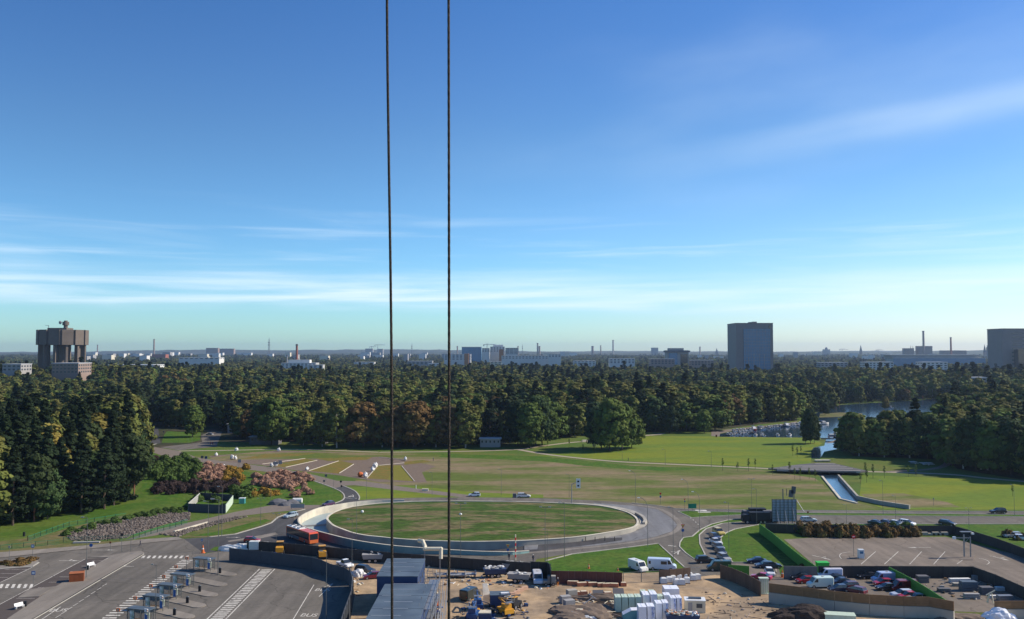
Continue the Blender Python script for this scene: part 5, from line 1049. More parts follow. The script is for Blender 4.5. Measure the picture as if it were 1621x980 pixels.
# direction gantry with two symbols
t = thing('direction_sign', G(905,797), 0, 'white direction sign with two dark marks on a bent pole', 'sign'); hgt = 50-(765-557)*G(905,797).y/F
MB().tube((0, 0, 0), (0, 0, hgt), .17, .13, 8).tube((0, 0, hgt), (1.4, -.2, hgt+.6), .12, .1, 8).build('pole', M['metal'], t)
f_ = MB().box(1.5, 2.9, -.16, -.05, hgt-1.2, hgt+1.9).build('board', M['white'], t); MB().box(1.85, 2.5, -.19, -.163, hgt+.7, hgt+1.25).build('mark', M['black'], f_); MB().box(1.85, 2.5, -.19, -.163, hgt-.7, hgt-.15).build('mark', M['black'], f_)
# red white marker pole
t = thing('marker_pole', G(816,887), 0, 'tall orange and white striped marker pole at the near ring kerb', 'pole'); hh = 50-(843-557)*G(816,887).y/F
for k_ in range(9): MB().tube((0, 0, hh*k_/9), (0, 0, hh*(k_+1)/9), .14, None, 8).build('band', M['signr' if k_ % 2 else 'cream'], t)
# billboard back with lattice
o = G(1242, 828.5); D = o.y; w = 38/F*D; hh = 37/F*D
t = thing('billboard', o, 0, 'steel lattice back of a large square billboard', 'billboard')
MB().box(-w/2, w/2, .3, .36, .6, hh).build('panel', mat('billboard_back', (.36, .42, .5), .6, var=.15, scale=.8), t)
for i in range(7): MB().box(-w/2+w*i/6-.07, -w/2+w*i/6+.07, .05, .29, 0, hh+.2).build('upright', M['pole'], t)
for i in range(9): MB().box(-w/2, w/2, -.05, .045, .6+(hh-.6)*i/8-.06, .6+(hh-.6)*i/8+.06).build('rail', M['pole'], t)
for i in (1, 3, 5): MB().tube((-w/2+w*i/6, .2, hh*.7), (-w/2+w*i/6, -3, 0), .09, None, 6).build('strut', M['metal'], t)
MB().tube((w/2, .2, hh), (w/2+1.3, -3, hh*.55), .09, None, 6).build('strut', M['metal'], t)
for x, y0_, lb_ in ((1240,772,'left of two tall floodlight masts behind the billboard'), (1257.5,768,'right of two tall floodlight masts behind the billboard')):
    o = G(x, 826.5); hh = 50-(y0_-557)*o.y/F; t = thing('floodlight_mast', o, 0, lb_, 'mast'); MB().tube((0, 0, 0), (0, 0, hh), .2, .16, 8).build('pole', M['pole'], t)
    MB().box(-.05 if x > 1250 else 1.0, .1 if x > 1250 else 1.15, -.1, .1, hh-2, hh).build('bracket', M['pole'], t)
    bx = -1.2 if x > 1250 else 1.4; MB().box(bx-.7, bx+.55, -.25, 0, hh-2.2, hh-.1, M4=Matrix.Rotation(.12, 4, 'Y')).build('panel', M['droof'], t)
# ticket column and twin lamp in the car park
o = G(1363.5,884); t = thing('ticket_machine', o, 0, 'pale grey ticket machine beside the no entry sign', 'ticket machine'); MB().box(-.75, .55, -.5, .5, 0, 2.2).build('cabinet', M['white'], t); MB().box(-.5, .3, -.53, -.503, 1.2, 1.8).build('screen', M['glassb'], t); MB().box(.56, .75, -.3, .3, .5, 1.4).build('card_box', M['bgrey'], t)
o = G(1532,882); t = thing('flood_lamp', o, 0, 'twin post lamp with bright heads on the paved island of the car park', 'street lamp'); hh = 50-(843-557)*o.y/F
MB().box(-1.0, -.7, -.1, .1, 0, hh).build('post', M['metal'], t); MB().box(.4, .62, -.5, -.3, 0, hh-.5).build('post', M['metal'], t); MB().box(-3.2, .6, -.12, .0, hh-.9, hh-.7).build('arm', M['metal'], t); MB().tube((-.8, -.3, hh-2), (.5, -.4, hh-.4), .06).build('brace', M['metal'], t)
MB().box(-3.6, -2.9, -.3, .2, hh-1.1, hh-.5).build('lamp_head', M['lampw'], t); MB().box(-1.8, 1.0, -.6, .2, hh+.6, hh+.8).build('canopy', M['metal'], t); MB().box(.8, 1.35, -.7, -.1, hh+.1, hh+.5).build('lamp_head', M['lampw'], t)
# ================================================================== VEHICLES
PAINT = {}
def paint(r, g, b_):
    k = (r, g, b_)
    if k not in PAINT: PAINT[k] = mat('car_paint_%d_%d_%d' % k, srgb(r, g, b_), .35, var=.04, coat=.6, spec=.4)
    return PAINT[k]
def wheel_meshes(r=.33, w=.22):
    return MB().tube((0, -w/2, 0), (0, w/2, 0), r, None, 16).mesh('tyre', M['rubber']), MB().tube((0, -w/2-.02, 0), (0, w/2+.02, 0), r*.62, None, 12).mesh('rim', M['rim'])
WH = {}
def wheel(t, x, y, r=.33, w=.22):
    if r not in WH: WH[r] = wheel_meshes(r, w)
    o = link('wheel', WH[r][0], t, (x, y, r)); link('rim', WH[r][1], o)
def car(kind, body='paint0'):
    """nose along +x, all in metres"""
    sp = dict(sedan=(4.6, 1.8, [(-2.3,.35),(-2.3,.85),(-2.15,.95),(-1.55,.98),(1.0,.95),(2.1,.78),(2.3,.6),(2.3,.3)], [(-1.75,.93),(-1.0,1.42),(.25,1.44),(1.15,.93)]),
              hatch=(4.1, 1.75, [(-2.05,.35),(-2.05,.9),(-1.9,1.0),(1.0,.96),(1.9,.8),(2.05,.6),(2.05,.3)], [(-1.95,.96),(-1.6,1.45),(.1,1.5),(1.1,.94)]),
              estate=(4.7, 1.82, [(-2.35,.35),(-2.35,.95),(-2.25,1.02),(1.05,.98),(2.15,.82),(2.35,.6),(2.35,.3)], [(-2.25,.98),(-1.95,1.48),(.2,1.52),(1.2,.96)]),
              suv=(4.8, 1.9, [(-2.4,.42),(-2.4,1.1),(-2.3,1.16),(1.1,1.1),(2.2,.98),(2.4,.7),(2.4,.38)], [(-2.3,1.1),(-2.0,1.72),(.25,1.74),(1.2,1.08)]),
              van=(5.4, 2.0, [(-2.7,.4),(-2.7,2.15),(-2.6,2.3),(1.1,2.3),(1.3,2.2),(1.95,1.25),(2.6,1.0),(2.7,.6),(2.7,.35)], None),
              minibus=(6.6, 2.05, [(-3.3,.4),(-3.3,2.5),(-3.15,2.65),(1.6,2.65),(1.9,2.55),(2.6,1.45),(3.2,1.15),(3.3,.7),(3.3,.35)], None),
              pickup=(5.0, 1.85, [(-2.5,.45),(-2.5,.95),(-.55,.95),(-.5,1.0),(1.1,1.02),(2.3,.9),(2.5,.65),(2.5,.4)], [(-.6,.98),(-.45,1.7),(.45,1.72),(1.15,1.0)]))[kind]
    L_, w, prof, cab = sp; t = thing({'van': 'parked_van', 'minibus': 'parked_minibus', 'pickup': 'pickup_truck'}.get(kind, 'parked_car'), (0, 0, 0), 0, 'car', 'van' if kind in ('van', 'minibus') else 'car')
    mb = MB(); hw_ = w/2
    def loft(poly, secs):     # sections: (y, inset z scale)
        n = len(poly); vs = []
        zmin = min(p[1] for p in poly); cx_ = sum(p[0] for p in poly)/n
        for y, k, kz in secs: vs += [(cx_+(x-cx_)*k, y, zmin+(z_-zmin)*kz) for x, z_ in poly]
        fs = [tuple(range(n)), tuple(range(len(secs)*n-1, (len(secs)-1)*n-1, -1))]
        for s_ in range(len(secs)-1): fs += [(s_*n+i, (s_+1)*n+i, (s_+1)*n+(i+1) % n, s_*n+(i+1) % n) for i in range(n)]
        mb.add(vs, fs)
    loft(prof, [(-hw_, .955, .94), (-hw_+.09, .99, .99), (-hw_+.22, 1, 1), (hw_-.22, 1, 1), (hw_-.09, .99, .99), (hw_, .955, .94)])
    if cab:
        (x0, z0), (x1, z1), (x2, z2), (x3, z3) = cab; yi = hw_-.2
        mb.frus((x1-.05, x2+.05, -yi, yi), z1-.01, (x1+.12, x2-.1, -yi+.08, yi-.08), z1+.07)       # roof
        for y in (-1, 1):
            for xb in ((x0*.45+x2*.55 if kind != 'pickup' else None), (x0*.75+x2*.25) if kind in ('estate', 'suv') else None):
                if xb is not None: mb.add([(xb-.05, y*(hw_-.085), z0), (xb+.05, y*(hw_-.085), z0), (xb+.05, y*(yi+.01), z1), (xb-.05, y*(yi+.01), z1)], [(0, 1, 2, 3)])
        bodyo = mb.build('body', M['white'], t)
        g_ = MB(); yb = hw_-.1
        v = [(x0, -yb, z0), (x3, -yb, z3), (x3, yb, z3), (x0, yb, z0), (x1, -yi, z1), (x2, -yi, z2), (x2, yi, z2), (x1, yi, z1)]
        MB().add(v, [(0, 4, 5, 1)]).build('side_window', M['glass'], t); MB().add(v, [(3, 2, 6, 7)]).build('side_window', M['glass'], t); MB().add(v, [(1, 5, 6, 2)]).build('windscreen', M['glass'], t); MB().add(v, [(0, 3, 7, 4)]).build('rear_window', M['glass'], t)
    else:
        bodyo = mb.build('body', M['white'], t); mnb = kind == 'minibus'; o5 = 0
        a_, b_ = (1.9, 2.55) if mnb else (1.3, 2.2); c_, d_ = (2.6, 1.45) if mnb else (1.95, 1.25); nx, nz = (b_-d_), (c_-a_); ln = math.hypot(nx, nz); nx, nz = nx/ln*.015, nz/ln*.015
        MB().add([(a_+nx+.05, -hw_+.2, b_+nz-.06), (a_+nx+.05, hw_-.2, b_+nz-.06), (c_+nx-.03, hw_-.14, d_+nz+.03), (c_+nx-.03, -hw_+.14, d_+nz+.03)], [(0, 1, 2, 3)]).build('windscreen', M['glass'], t)
        for s_ in (-1, 1):
            MB().add([(a_-.15, s_*(hw_+.004), b_-.2), (c_-.3, s_*(hw_+.004), d_+.1), (a_-.55, s_*(hw_+.004), d_+.05), (a_-.55, s_*(hw_+.004), b_-.2)], [(0, 1, 2, 3)]).build('side_window', M['glass'], t)
            if mnb: MB().box(-.2, 1.15, s_*hw_-.01, s_*hw_+.01, 1.45, 2.15).build('side_window', M['glass'], t); MB().box(-3.0, -2.5, s_*hw_-.01, s_*hw_+.01, 1.45, 2.15).build('side_window', M['glass'], t)
        MB().box(-L_/2-.01, -L_/2+.02, -hw_+.3, hw_-.3, 1.3 if not mnb else 1.5, 1.9 if not mnb else 2.2).build('rear_window', M['glass'], t)
    r = .33 if cab and kind not in ('suv', 'pickup') else .37
    for sx_ in (-1, 1):
        for sy_ in (-1, 1): wheel(t, sx_*L_*.31, sy_*(hw_-.1), r)
    zf = .68 if cab else .85
    for s_ in (-1, 1): MB().box(L_/2-.16, L_/2-.015, s_*(hw_-.32)-.16, s_*(hw_-.32)+.16, zf-.08, zf+.06).build('headlight', M['lampw'], t); MB().box(-L_/2-.012, -L_/2+.08, s_*(hw_-.22)-.1, s_*(hw_-.22)+.1, zf+.02, zf+.2).build('tail_light', M['lampr'], t)
    if kind == 'van': MB().tube((-.6, 0, 2.3), (-.6, 0, 2.36), .3).build('roof_vent', M['bgrey'], t)
    return t
CP = {}
def car_at(kind, x, y, hd, col, label, group=None, sc=None, cat=None):
    if kind not in CP: CP[kind] = car(kind)
    o = place(CP[kind], USED, G(x, y), hd, label, group, sc)
    if 'group' in o.keys() and not group: del o['group']
    for c in kids(o):
        if c.name.startswith('body'): c.material_slots[0].link = 'OBJECT'; c.material_slots[0].material = paint(*col)
    return o
Qg = 'cars queueing on the slip lane'
lane = R(283)
for k_, x, y, c, l in [('suv',1137.5,846,(200,175,90),'sand yellow van at the head of the queue on the slip lane'),('hatch',1131.5,853,(60,70,95),'dark blue car second in the queue on the slip lane'),('sedan',1133,861,(215,215,215),'white car third in the queue on the slip lane'),('estate',1137,869,(120,125,130),'grey car fourth in the queue on the slip lane'),('hatch',1141,877,(60,62,70),'charcoal car fifth in the queue on the slip lane'),('estate',1146,886.5,(160,158,155),'silver car at the near end of the queue on the slip lane')]: car_at(k_, x, y, lane+rnd.uniform(-.05, .05), c, l, Qg)
car_at('suv',1117,891,R(10),(28,30,38),'black car turning at the foot of the slip lane'); car_at('van',1138,903,R(180),(38,60,50),'dark green van behind the brown board fence')
car_at('sedan',1198,891.5,R(175),(30,42,70),'dark navy car in front of the shaded lawn'); car_at('sedan',1211,898,R(185),(70,85,105),'blue grey car half hidden at the compound entrance'); car_at('estate',1221,899,R(0),(38,50,72),'dark blue estate by the compound entrance'); car_at('hatch',1218.5,910,R(265),(225,228,230),'small white car facing the camera at the compound entrance')
for k_, x, y, hd, c, l in [('sedan',1268,917,188,(32,34,44),'black car at the left end of the compound'),('hatch',1275,923,190,(150,22,32),'red hatchback left of the white green van'),('van',1298,930,184,(205,222,210),'pale greenish white van in the compound'),('van',1313,915.5,184,(210,212,225),'white van beside the bright green bin'),('sedan',1322,919,184,(36,38,50),'black car behind the pale greenish van'),('sedan',1331,925,186,(30,38,66),'dark blue car left of the maroon cars'),
   ('estate',1342,932,186,(78,24,38),'maroon estate in the middle of the compound'),('hatch',1327,936.5,188,(24,34,64),'navy car close behind the plywood barrier'),('estate',1354,939,130,(90,26,48),'plum estate at a slant behind the plywood barrier'),('sedan',1375,916,186,(28,30,38),'black car in the shade left of the blue white van'),('van',1400,922,184,(170,178,205),'bluish white van in the right part of the compound'),('hatch',1398,927,186,(165,22,36),'red car before the bluish white van'),('hatch',1412,921.5,186,(150,25,35),'second red car just right of the bluish white van'),
   ('sedan',1404,934,186,(28,30,36),'black car left of the red van'),('van',1430,935,184,(120,30,34),'dark red van beside the green screen'),('estate',1428,945,186,(185,190,200),'silver estate in front of the red van'),('hatch',1437,948,186,(170,26,44),'crimson car at the near corner of the compound'),('sedan',1452,951,186,(150,158,160),'grey car just showing over the plywood barrier'),
   ('sedan',1205,917,150,(170,30,80),'magenta car behind the brown board fence')]: car_at(k_, x, y, R(hd), c, l, 'vehicles in the compound')
for k_, x, y, c, l in [('sedan',1387,831,(34,36,46),'black car leftmost of the row parked beyond the dark wall'),('sedan',1403,830.5,(115,100,118),'mauve silver car second of the row beyond the dark wall'),('hatch',1420,832,(215,215,215),'white hatchback third of the row beyond the dark wall'),('estate',1436,831,(222,222,222),'white estate fourth of the row beyond the dark wall'),('estate',1500,831.5,(34,38,46),'dark estate alone at the right of the row beyond the wall')]: car_at(k_, x, y, R(-48), c, l, 'cars parked beyond the dark wall')
car_at('suv',1580,813,R(180),(26,26,34),'dark four wheel drive on the far carriageway at right'); car_at('estate',1603,851,R(185),(150,155,155),'silver car at the right edge by the road'); car_at('hatch',1618,855,R(-20),(225,228,235),'white car cut by the right edge')
car_at('van',1010,903,R(-62),(225,225,215),'small white van parked on the grass by the gate'); car_at('minibus',1048,902,R(-12),(196,210,225),'large white minibus parked on the grass')
car_at('hatch',751,786,R(180),(205,212,220),'white car driving on the far side of the ring road left'); car_at('estate',829,787.5,R(0),(205,205,205),'silver car driving on the far side of the ring road right')
car_at('estate',460,819,R(235),(165,178,185),'silver estate approaching the bus'); car_at('hatch',399,858.5,R(0),(150,20,28),'red car in the shade left of the bus'); car_at('hatch',520,800.5,R(228),(90,60,90),'dark car with pale stripes beside the curved wall')
car_at('hatch',467,752.5,R(170),(150,30,34),'tiny red car on the far road behind the pink shrubs'); car_at('sedan',332,689,R(160),(150,155,160),'pale car in the shade of the side road'); car_at('estate',1280,826,R(0),(175,185,190),'silver van right of the billboard')
car_at('pickup',546,897,R(-48),(225,228,228),'white pickup inside the building site by the slate hoarding'); car_at('suv',578,907,R(-25),(25,28,42),'dark car beside the left container office'); car_at('hatch',589,916,R(200),(110,20,42),'dark crimson car against the container office')
car_at('van',744,948,R(62),(32,44,44),'very dark van parked on the site beside the right cable'); car_at('van',851,922,R(-88),(205,208,215),'white van facing the camera by the black screen')
# trucks in shade by the billboard
def truck(x, y, rz, boxm, cabm, label, L_=8):
    t = thing('box_truck', G(x, y), rz, label, 'truck'); MB().box(-L_/2, L_/2-2.2, -1.2, 1.2, 1.0, 3.3).build('load_box', M[boxm], t); MB().prism([(L_/2-2.1, .6), (L_/2, .6), (L_/2, 1.5), (L_/2-.35, 2.6), (L_/2-2.1, 2.7)], -1.15, 1.15).build('cab', M[cabm], t)
    MB().add([(L_/2+.01, -1, 1.55), (L_/2+.01, 1, 1.55), (L_/2-.33, 1, 2.5), (L_/2-.33, -1, 2.5)], [(0, 1, 2, 3)]).build('windscreen', M['glass'], t); MB().box(-L_/2, L_/2-.3, -.5, .5, .6, .99).build('chassis', M['black'], t)
    for xw in (-L_*.3, -L_*.16, L_*.33):
        for s_ in (-1, 1): wheel(t, xw, s_*1.05, .5, .3)
    return t
truck(1196,828.5,R(180),'black','black','black lorry at the left of the billboard'); truck(1216,826.5,R(180),'droof','black','dark grey lorry partly behind the billboard',7); truck(1193,822,R(180),'black','droof','dark lorry behind the black one',7)
# ---- bus
o = G(478, 855.5); hb = ghead((456, 846.5), (500, 862)); L_ = 13.8; t = thing('city_bus', o, hb, 'red and orange three axle bus with white rear roof turning into the roundabout', 'bus')
MB().prism([(-L_/2,.35),(-L_/2,2.9),(-L_/2+.2,3.05),(L_/2-5.0,3.05),(L_/2-5.0,.35)], -1.27, 1.27).build('rear_body', M['busred'], t)
bb = MB().prism([(L_/2-4.99,.35),(L_/2-4.99,3.05),(L_/2-.35,3.05),(L_/2-.05,2.8),(L_/2,1.2),(L_/2-.05,.35)], -1.27, 1.27).build('body', M['busred'], t)
MB().box(-L_/2, L_/2-6.5, -1.2, 1.2, 3.06, 3.14).build('roof_cover', M['white'], t); MB().box(L_/2-6.4, L_/2-.5, -1.2, 1.2, 3.056, 3.11).build('roof', M['busred'], t)
for k_ in range(3): MB().box(-L_/2+.8+2.3*k_, -L_/2+2.4+2.3*k_, -.75, .75, 3.145, 3.4).build('roof_unit', M['white'], t); MB().box(-L_/2+1.0+2.3*k_, -L_/2+2.2+2.3*k_, -.5, .5, 3.402, 3.44).build('roof_vent', M['black'], t)
for s_ in (-1, 1):
    MB().box(-L_/2+.3, L_/2-.6, s_*1.28-.01, s_*1.28+.01, 1.25, 2.75).build('side_window', M['glass'], t); MB().box(-L_/2+.2, L_/2-6, s_*1.285-.012, s_*1.285+.012, .4, 1.2).build('side_panel', M['droof'], t)
    for xw in (-L_/2+2.2, -L_/2+3.5, L_/2-2.9): wheel(t, xw, s_*1.13, .5, .3)
    MB().box(L_/2-.02, L_/2+.02, s_*.95-.15, s_*.95+.15, .6, .8).build('headlight', M['lampw'], t)
MB().add([(L_/2+.012, -1.15, 1.25), (L_/2+.012, 1.15, 1.25), (L_/2-.03, 1.15, 2.75), (L_/2-.03, -1.15, 2.75)], [(0, 1, 2, 3)]).build('windscreen', M['glass'], t); MB().box(-L_/2-.015, -L_/2+.01, -1.1, 1.1, 1.4, 2.7).build('rear_window', M['glass'], t)
MB().box(L_/2-.04, L_/2+.03, -1.2, 1.2, .36, 1.18).build('front_panel', M['orange'], t)
# ================================================================== BUS SHELTERS
def shelter_proto():
    t = thing('bus_shelter', (0, 0, 0), 0, 'shelter', 'bus shelter'); L_, d = 4.6, 1.7
    MB().box(-L_/2-.15, L_/2+.15, -d/2-.1, d/2+.25, 2.55, 2.7).build('roof', M['cabin'], t); MB().box(-L_/2-.17, L_/2+.17, -d/2-.14, -d/2-.103, 2.5, 2.72).build('fascia', M['pole'], t)
    for i in range(4):
        for y in (-d/2+.05, d/2-.05): MB().box(-L_/2+i*L_/3-.05, -L_/2+i*L_/3+.05, y-.05, y+.05, 0, 2.55).build('post', M['pole'], t)
    for i in range(3): MB().box(-L_/2+i*L_/3+.08, -L_/2+(i+1)*L_/3-.08, d/2-.06, d/2-.04, .3, 2.4).build('glass_pane', M['clear'], t)
    MB().box(-L_/2-.02, -L_/2+.02, -d/2+.1, d/2-.1, .3, 2.4).build('glass_pane', M['clear'], t)
    p = MB().box(L_/2-.9, L_/2-.82, -d/2+.15, d/2-.15, .5, 2.3).build('advert_panel', mat('poster', (.3, .36, .25), .5, var=.6, scale=1.3, c2=(.65, .66, .62), mscale=1.1), t)
    p2 = MB().box(-L_/2+.55, -L_/2+1.5, -d/2+.0, -d/2+.06, .7, 2.3).build('advert_panel', MATS['poster'], t)
    MB().box(L_/2-.5, L_/2+.2, -d/2-.35, -d/2-.2, 2.45, 3.0).build('line_sign', M['white'], t); MB().box(L_/2+.0, L_/2+.3, -d/2-.37, -d/2-.353, 2.6, 2.8).build('line_number', M['orange'], t)
    MB().box(L_/2-.7, L_/2-.1, -d/2-.02, -d/2+.03, .5, 1.9).build('timetable', M['signb'], t)
    MB().box(-L_/2+.6, L_/2-1.5, .2, .6, .45, .52).build('bench', M['pinebark'] if 0 else M['wood_o'], t)
    return t
SHP = shelter_proto(); bin_m = MB().box(-.25, .25, -.2, .2, 0, 1.15).mesh('body', M['black']); 
for i, ((x0, y0), (x1, y1)) in enumerate([((306,902),(336,907)), ((270,926.5),(303,936)), ((248.5,944),(283,954)), ((226,962),(262,973)), ((201,985),(238,994))]):
    a, b_ = G(x0, y0), G(x1, y1); c = (a+b_)/2+Vector((0, .9, 0)); c.z = .16
    nm = ['farthest', 'second farthest', 'middle', 'second nearest', 'nearest'][i]
    place(SHP, USED, c, th_p*.55, nm+' glazed bus shelter of the row of five', 'bus shelters on the platforms')
    o = thing('litter_bin', (b_.x+2.0, b_.y-.8, .16), 0, 'black litter bin beside the %s bus shelter' % nm, 'bin', 'litter bins by the shelters'); link('body', bin_m, o); link('lid', MB().frus((-.28, .28, -.23, .23), 1.15, (-.15, .15, -.12, .12), 1.3).mesh('lid', M['pole']), o)
for i, (x, y, yt_) in enumerate([(295.4,902.5,881),(278.4,906,894),(259,921,909.5),(238.6,935,924),(213.8,954,942.5),(186.6,980,961)]):
    o = G(x, y); t = thing('bus_stop_sign', o, 0, ['first', 'second', 'third', 'fourth', 'fifth', 'nearest'][i]+' orange topped stop flag from the far end of the long zebra', 'bus stop sign', 'orange stop flags along the zebra'); hh = min(4.2, 50-(yt_-557)*o.y/F)
    MB().tube((0, 0, 0), (0, 0, hh), .05, None, 6).build('post', M['pole'], t); MB().box(-.35, .35, -.06, .06, hh-.1, hh+.5).build('flag', M['orange'], t); MB().box(-.12, .12, -.08, -.063, hh+.05, hh+.35).build('symbol', M['cream'], t)
# benches, bins, rusty box
def bench(x, y, rz, label):
    t = thing('park_bench', G(x, y)+Vector((0, 0, .14)), rz, label, 'bench'); MB().box(-.9, .9, -.25, .25, .42, .5).build('seat', M['white'], t); MB().add([(-.9, .22, .52), (.9, .22, .52), (.9, .42, 1.0), (-.9, .42, 1.0), (-.9, .28, .52), (.9, .28, .52), (.9, .48, 1.0), (-.9, .48, 1.0)], [(0, 1, 2, 3), (7, 6, 5, 4), (3, 2, 6, 7), (0, 3, 7, 4), (1, 5, 6, 2)]).build('backrest', M['white'], t)
    for xx in (-.75, .75):
        for yy in (-.2, .2): MB().box(xx-.04, xx+.04, yy-.04, yy+.04, 0, .42).build('leg', M['white'], t)
bench(145,898.5,R(60),'white bench behind the rusty box'); bench(31,964,R(62),'white bench at the near end of the pavement')
for x, y, l in ((40,961,'black litter bin beside the near white bench'), (138.5,903,'black litter bin beside the bench behind the rusty box'), (38,849,'dark bin on the grass at the far left')):
    o = thing('litter_bin', G(x, y), 0, l, 'bin'); link('body', bin_m, o)
o = G(121.5, 920); t = thing('planter_box', o+Vector((0, 0, .14)), R(20), 'rusty brown steel box on the pavement', 'box'); MB().box(-1.45, 1.45, -1.1, 1.1, 0, 1.7).build('body', M['rust'], t); MB().box(-1.5, 1.5, -1.15, 1.15, 1.7, 1.78).build('lid', mat('rust_lid', (.34, .11, .04), .85, var=.15), t)
# ================================================================== BUILDING SITE
def office(x0, x1, yn, yf, h, label, units, stor):
    a = G(x0, yn, h); b_ = G(x1, yn, h); c = G((x0+x1)/2, yf, h); w = b_.x-a.x; dpt = c.y-a.y; t = thing('container_office', (a.x+w/2, a.y, 0), 0, label, 'site office')
    for s_ in range(stor):
        for u in range(units):
            y0_, y1_ = dpt*u/units+.05, dpt*(u+1)/units-.05; z0_, z1_ = h/stor*s_+.05, h/stor*(s_+1)-.08
            MB().box(-w/2, w/2, y0_, y1_, z0_, z1_).build('unit', M['cabinb'], t)
            for s2 in (-1, 1): o = link('window', panemesh(1.1, 1.0), t, (s2*w/2, (y0_+y1_)/2, z0_+1.6), s2*math.pi/2)
    for u in range(units):
        y0_, y1_ = dpt*u/units, dpt*(u+1)/units; rf = MB().box(-w/2-.08, w/2+.08, y0_+.02, y1_-.02, h-.06, h+.08+.03*(u % 2)).build('roof', M['cabin'], t); MB().box(-w/2+rnd.uniform(.2, 2), -w/2+rnd.uniform(4, w-1), y1_-.12, y1_-.04, h+.12, h+.17).build('seam', M['broof'], rf)
    return t, a, w, dpt
t, a, w1, d1 = office(596.5,661,913,885,7.0,'upper storey block of blue container offices behind the left cable',4,2)
t, a2, w2, d2 = office(569,657,1000,925,6.2,'longer near block of container offices with a patched grey blue roof',7,2)
for k_ in range(6): link('window', panemesh(1.2, 1.0), t, (-w2/2+1+k_*1.7, 0, 4.6))
# scaffold stairs and walkway at the right of the offices
sx0, sy0 = G(664,980,3).x, G(664,990,3).y
t = thing('scaffold_stair', (sx0, sy0, 0), 0, 'galvanised scaffold stairs and landings along the container offices', 'scaffold'); 
for i in range(6):
    y = i*4.2
    for x in (0.3, 2.3): MB().tube((x, y, 0), (x, y, 6.8), .05, None, 6).build('upright', M['metal'], t)
    if i < 5:
        for zz_ in (2.9, 5.6): MB().box(.3, 2.3, y+.1, y+4.1, zz_, zz_+.1).build('landing', M['metal'], t)
        for zz_ in (3.4, 3.9, 6.1, 6.6): MB().tube((2.3, y, zz_), (2.3, y+4.2, zz_), .035, None, 5).build('handrail', M['metal'], t)
        MB().tube((2.9, y, 0), (2.9, y+4.2, 2.9 if i % 2 else 5.6), .08, None, 5).tube((3.7, y, 0), (3.7, y+4.2, 2.9 if i % 2 else 5.6), .08, None, 5).build('stair_stringer', M['metal'], t)
t = thing('scaffold_tower', G(677,935), 0, 'tangle of stacked scaffold frames right of the container offices', 'scaffold')
for i in range(26):
    x, y, zz_ = rnd.uniform(-2, 2.4), rnd.uniform(-9, 6), rnd.uniform(.1, 3.2); MB().tube((x, y, zz_), (x+rnd.uniform(-.5, .5), y+rnd.uniform(-.4, .4), zz_+rnd.uniform(1, 2.2)), .05, None, 5).tube((x, y, zz_), (x+rnd.uniform(1, 2), y, zz_+.1), .05, None, 5).build('tube', M['metal'], t)
t = thing('air_duct', G(672,916), 0, 'cream bent ventilation duct above the offices', 'duct'); z0 = 7.4
pts = [(-1.6, 3, z0+.3), (-.6, 1.8, z0+.4), (0, .8, z0-.6), (0, 0, z0-.9), (3.6, 0, z0-.9), (3.6, -.3, z0-3.0)]
MB().path([Vector(p) for p in pts], .42, 10).build('pipe', M['cream'], t)
for p in pts[1:-1]: MB().blob(p, .5, jit=.02).build('joint', M['cream'], t)
for x in (0, 3.4): MB().box(x-.1, x+.1, -.1, .1, 0, z0-1.2).build('support', M['metal'], t)
# big wrapped modules
def module(x0, x1, yb, h, dpt, m, label, pr=None, rz=0, group=None):
    a, b_ = G(x0, yb), G(x1, yb); w = b_.x-a.x; t = thing('wrapped_module', ((a.x+b_.x)/2, a.y, 0), rz, label, 'wrapped module', group)
    MB().frus((-w/2, w/2, 0, dpt), .1, (-w/2+.05, w/2-.05, .05, dpt-.05), h).build('wrapping', M[m], t); MB().box(-w/2, w/2, 0, dpt, 0, .098).build('pallet', M['wood_o'], t)
    if pr: MB().box(w/2-w*.45, w/2-.06, -.02, -.004 , .3, h-.15).build('printed_film', M['print_'], t)
    MB().box(-.1, .1, .2, dpt-.2, h+.002, h+.03).build('fold', M[m], t)
for i in range(4): module(974+i*10.6, 984+i*10.6, 970-i*.2, 2.9, 2.6, 'mint', ['leftmost', 'second', 'third', 'fourth'][i]+' of the pale green wrapped modules in the back row', group='pale green modules')
for i, (x0, x1, yb, dp, pr) in enumerate([(1011,1024,990,2.6,0),(1025,1037,989,2.6,1),(1038.5,1049,984,2.6,0),(1049.5,1059,983,2.6,1),(1062,1071,975,2.4,1),(1071.5,1080,974.5,2.4,1)]): module(x0, x1, yb, 3.3, dp, 'wrap', ['leftmost tall white wrapped module', 'second tall white module with blue print', 'third tall white wrapped module', 'fourth tall white module with blue print', 'fifth tall white module with blue print', 'rightmost tall white module with blue print'][i], pr, group='tall white modules')
for i, (x0, x1, yb, dp, m_, h_) in enumerate([(1018,1029,966,3,'wrap',2.9),(1030,1041,965,3,'wrap',2.9),(1015,1024,960,2.4,'mint',2.7),(1028,1038,960,2.4,'mint',2.7),(1042,1050,962,2,'mint',2.2),(1051,1062,961,2.2,'wrap',2.3),(1052,1076,950,3.2,'wrap',2.2)]): module(x0, x1, yb, h_, dp, m_, ['white module behind the pale green row', 'second white module behind the tall ones', 'pale green module at the back of the stack', 'second pale green module at the back', 'rounded pale green pack', 'crumpled white pack behind the tall modules', 'wide flat white pack at the very back'][i])
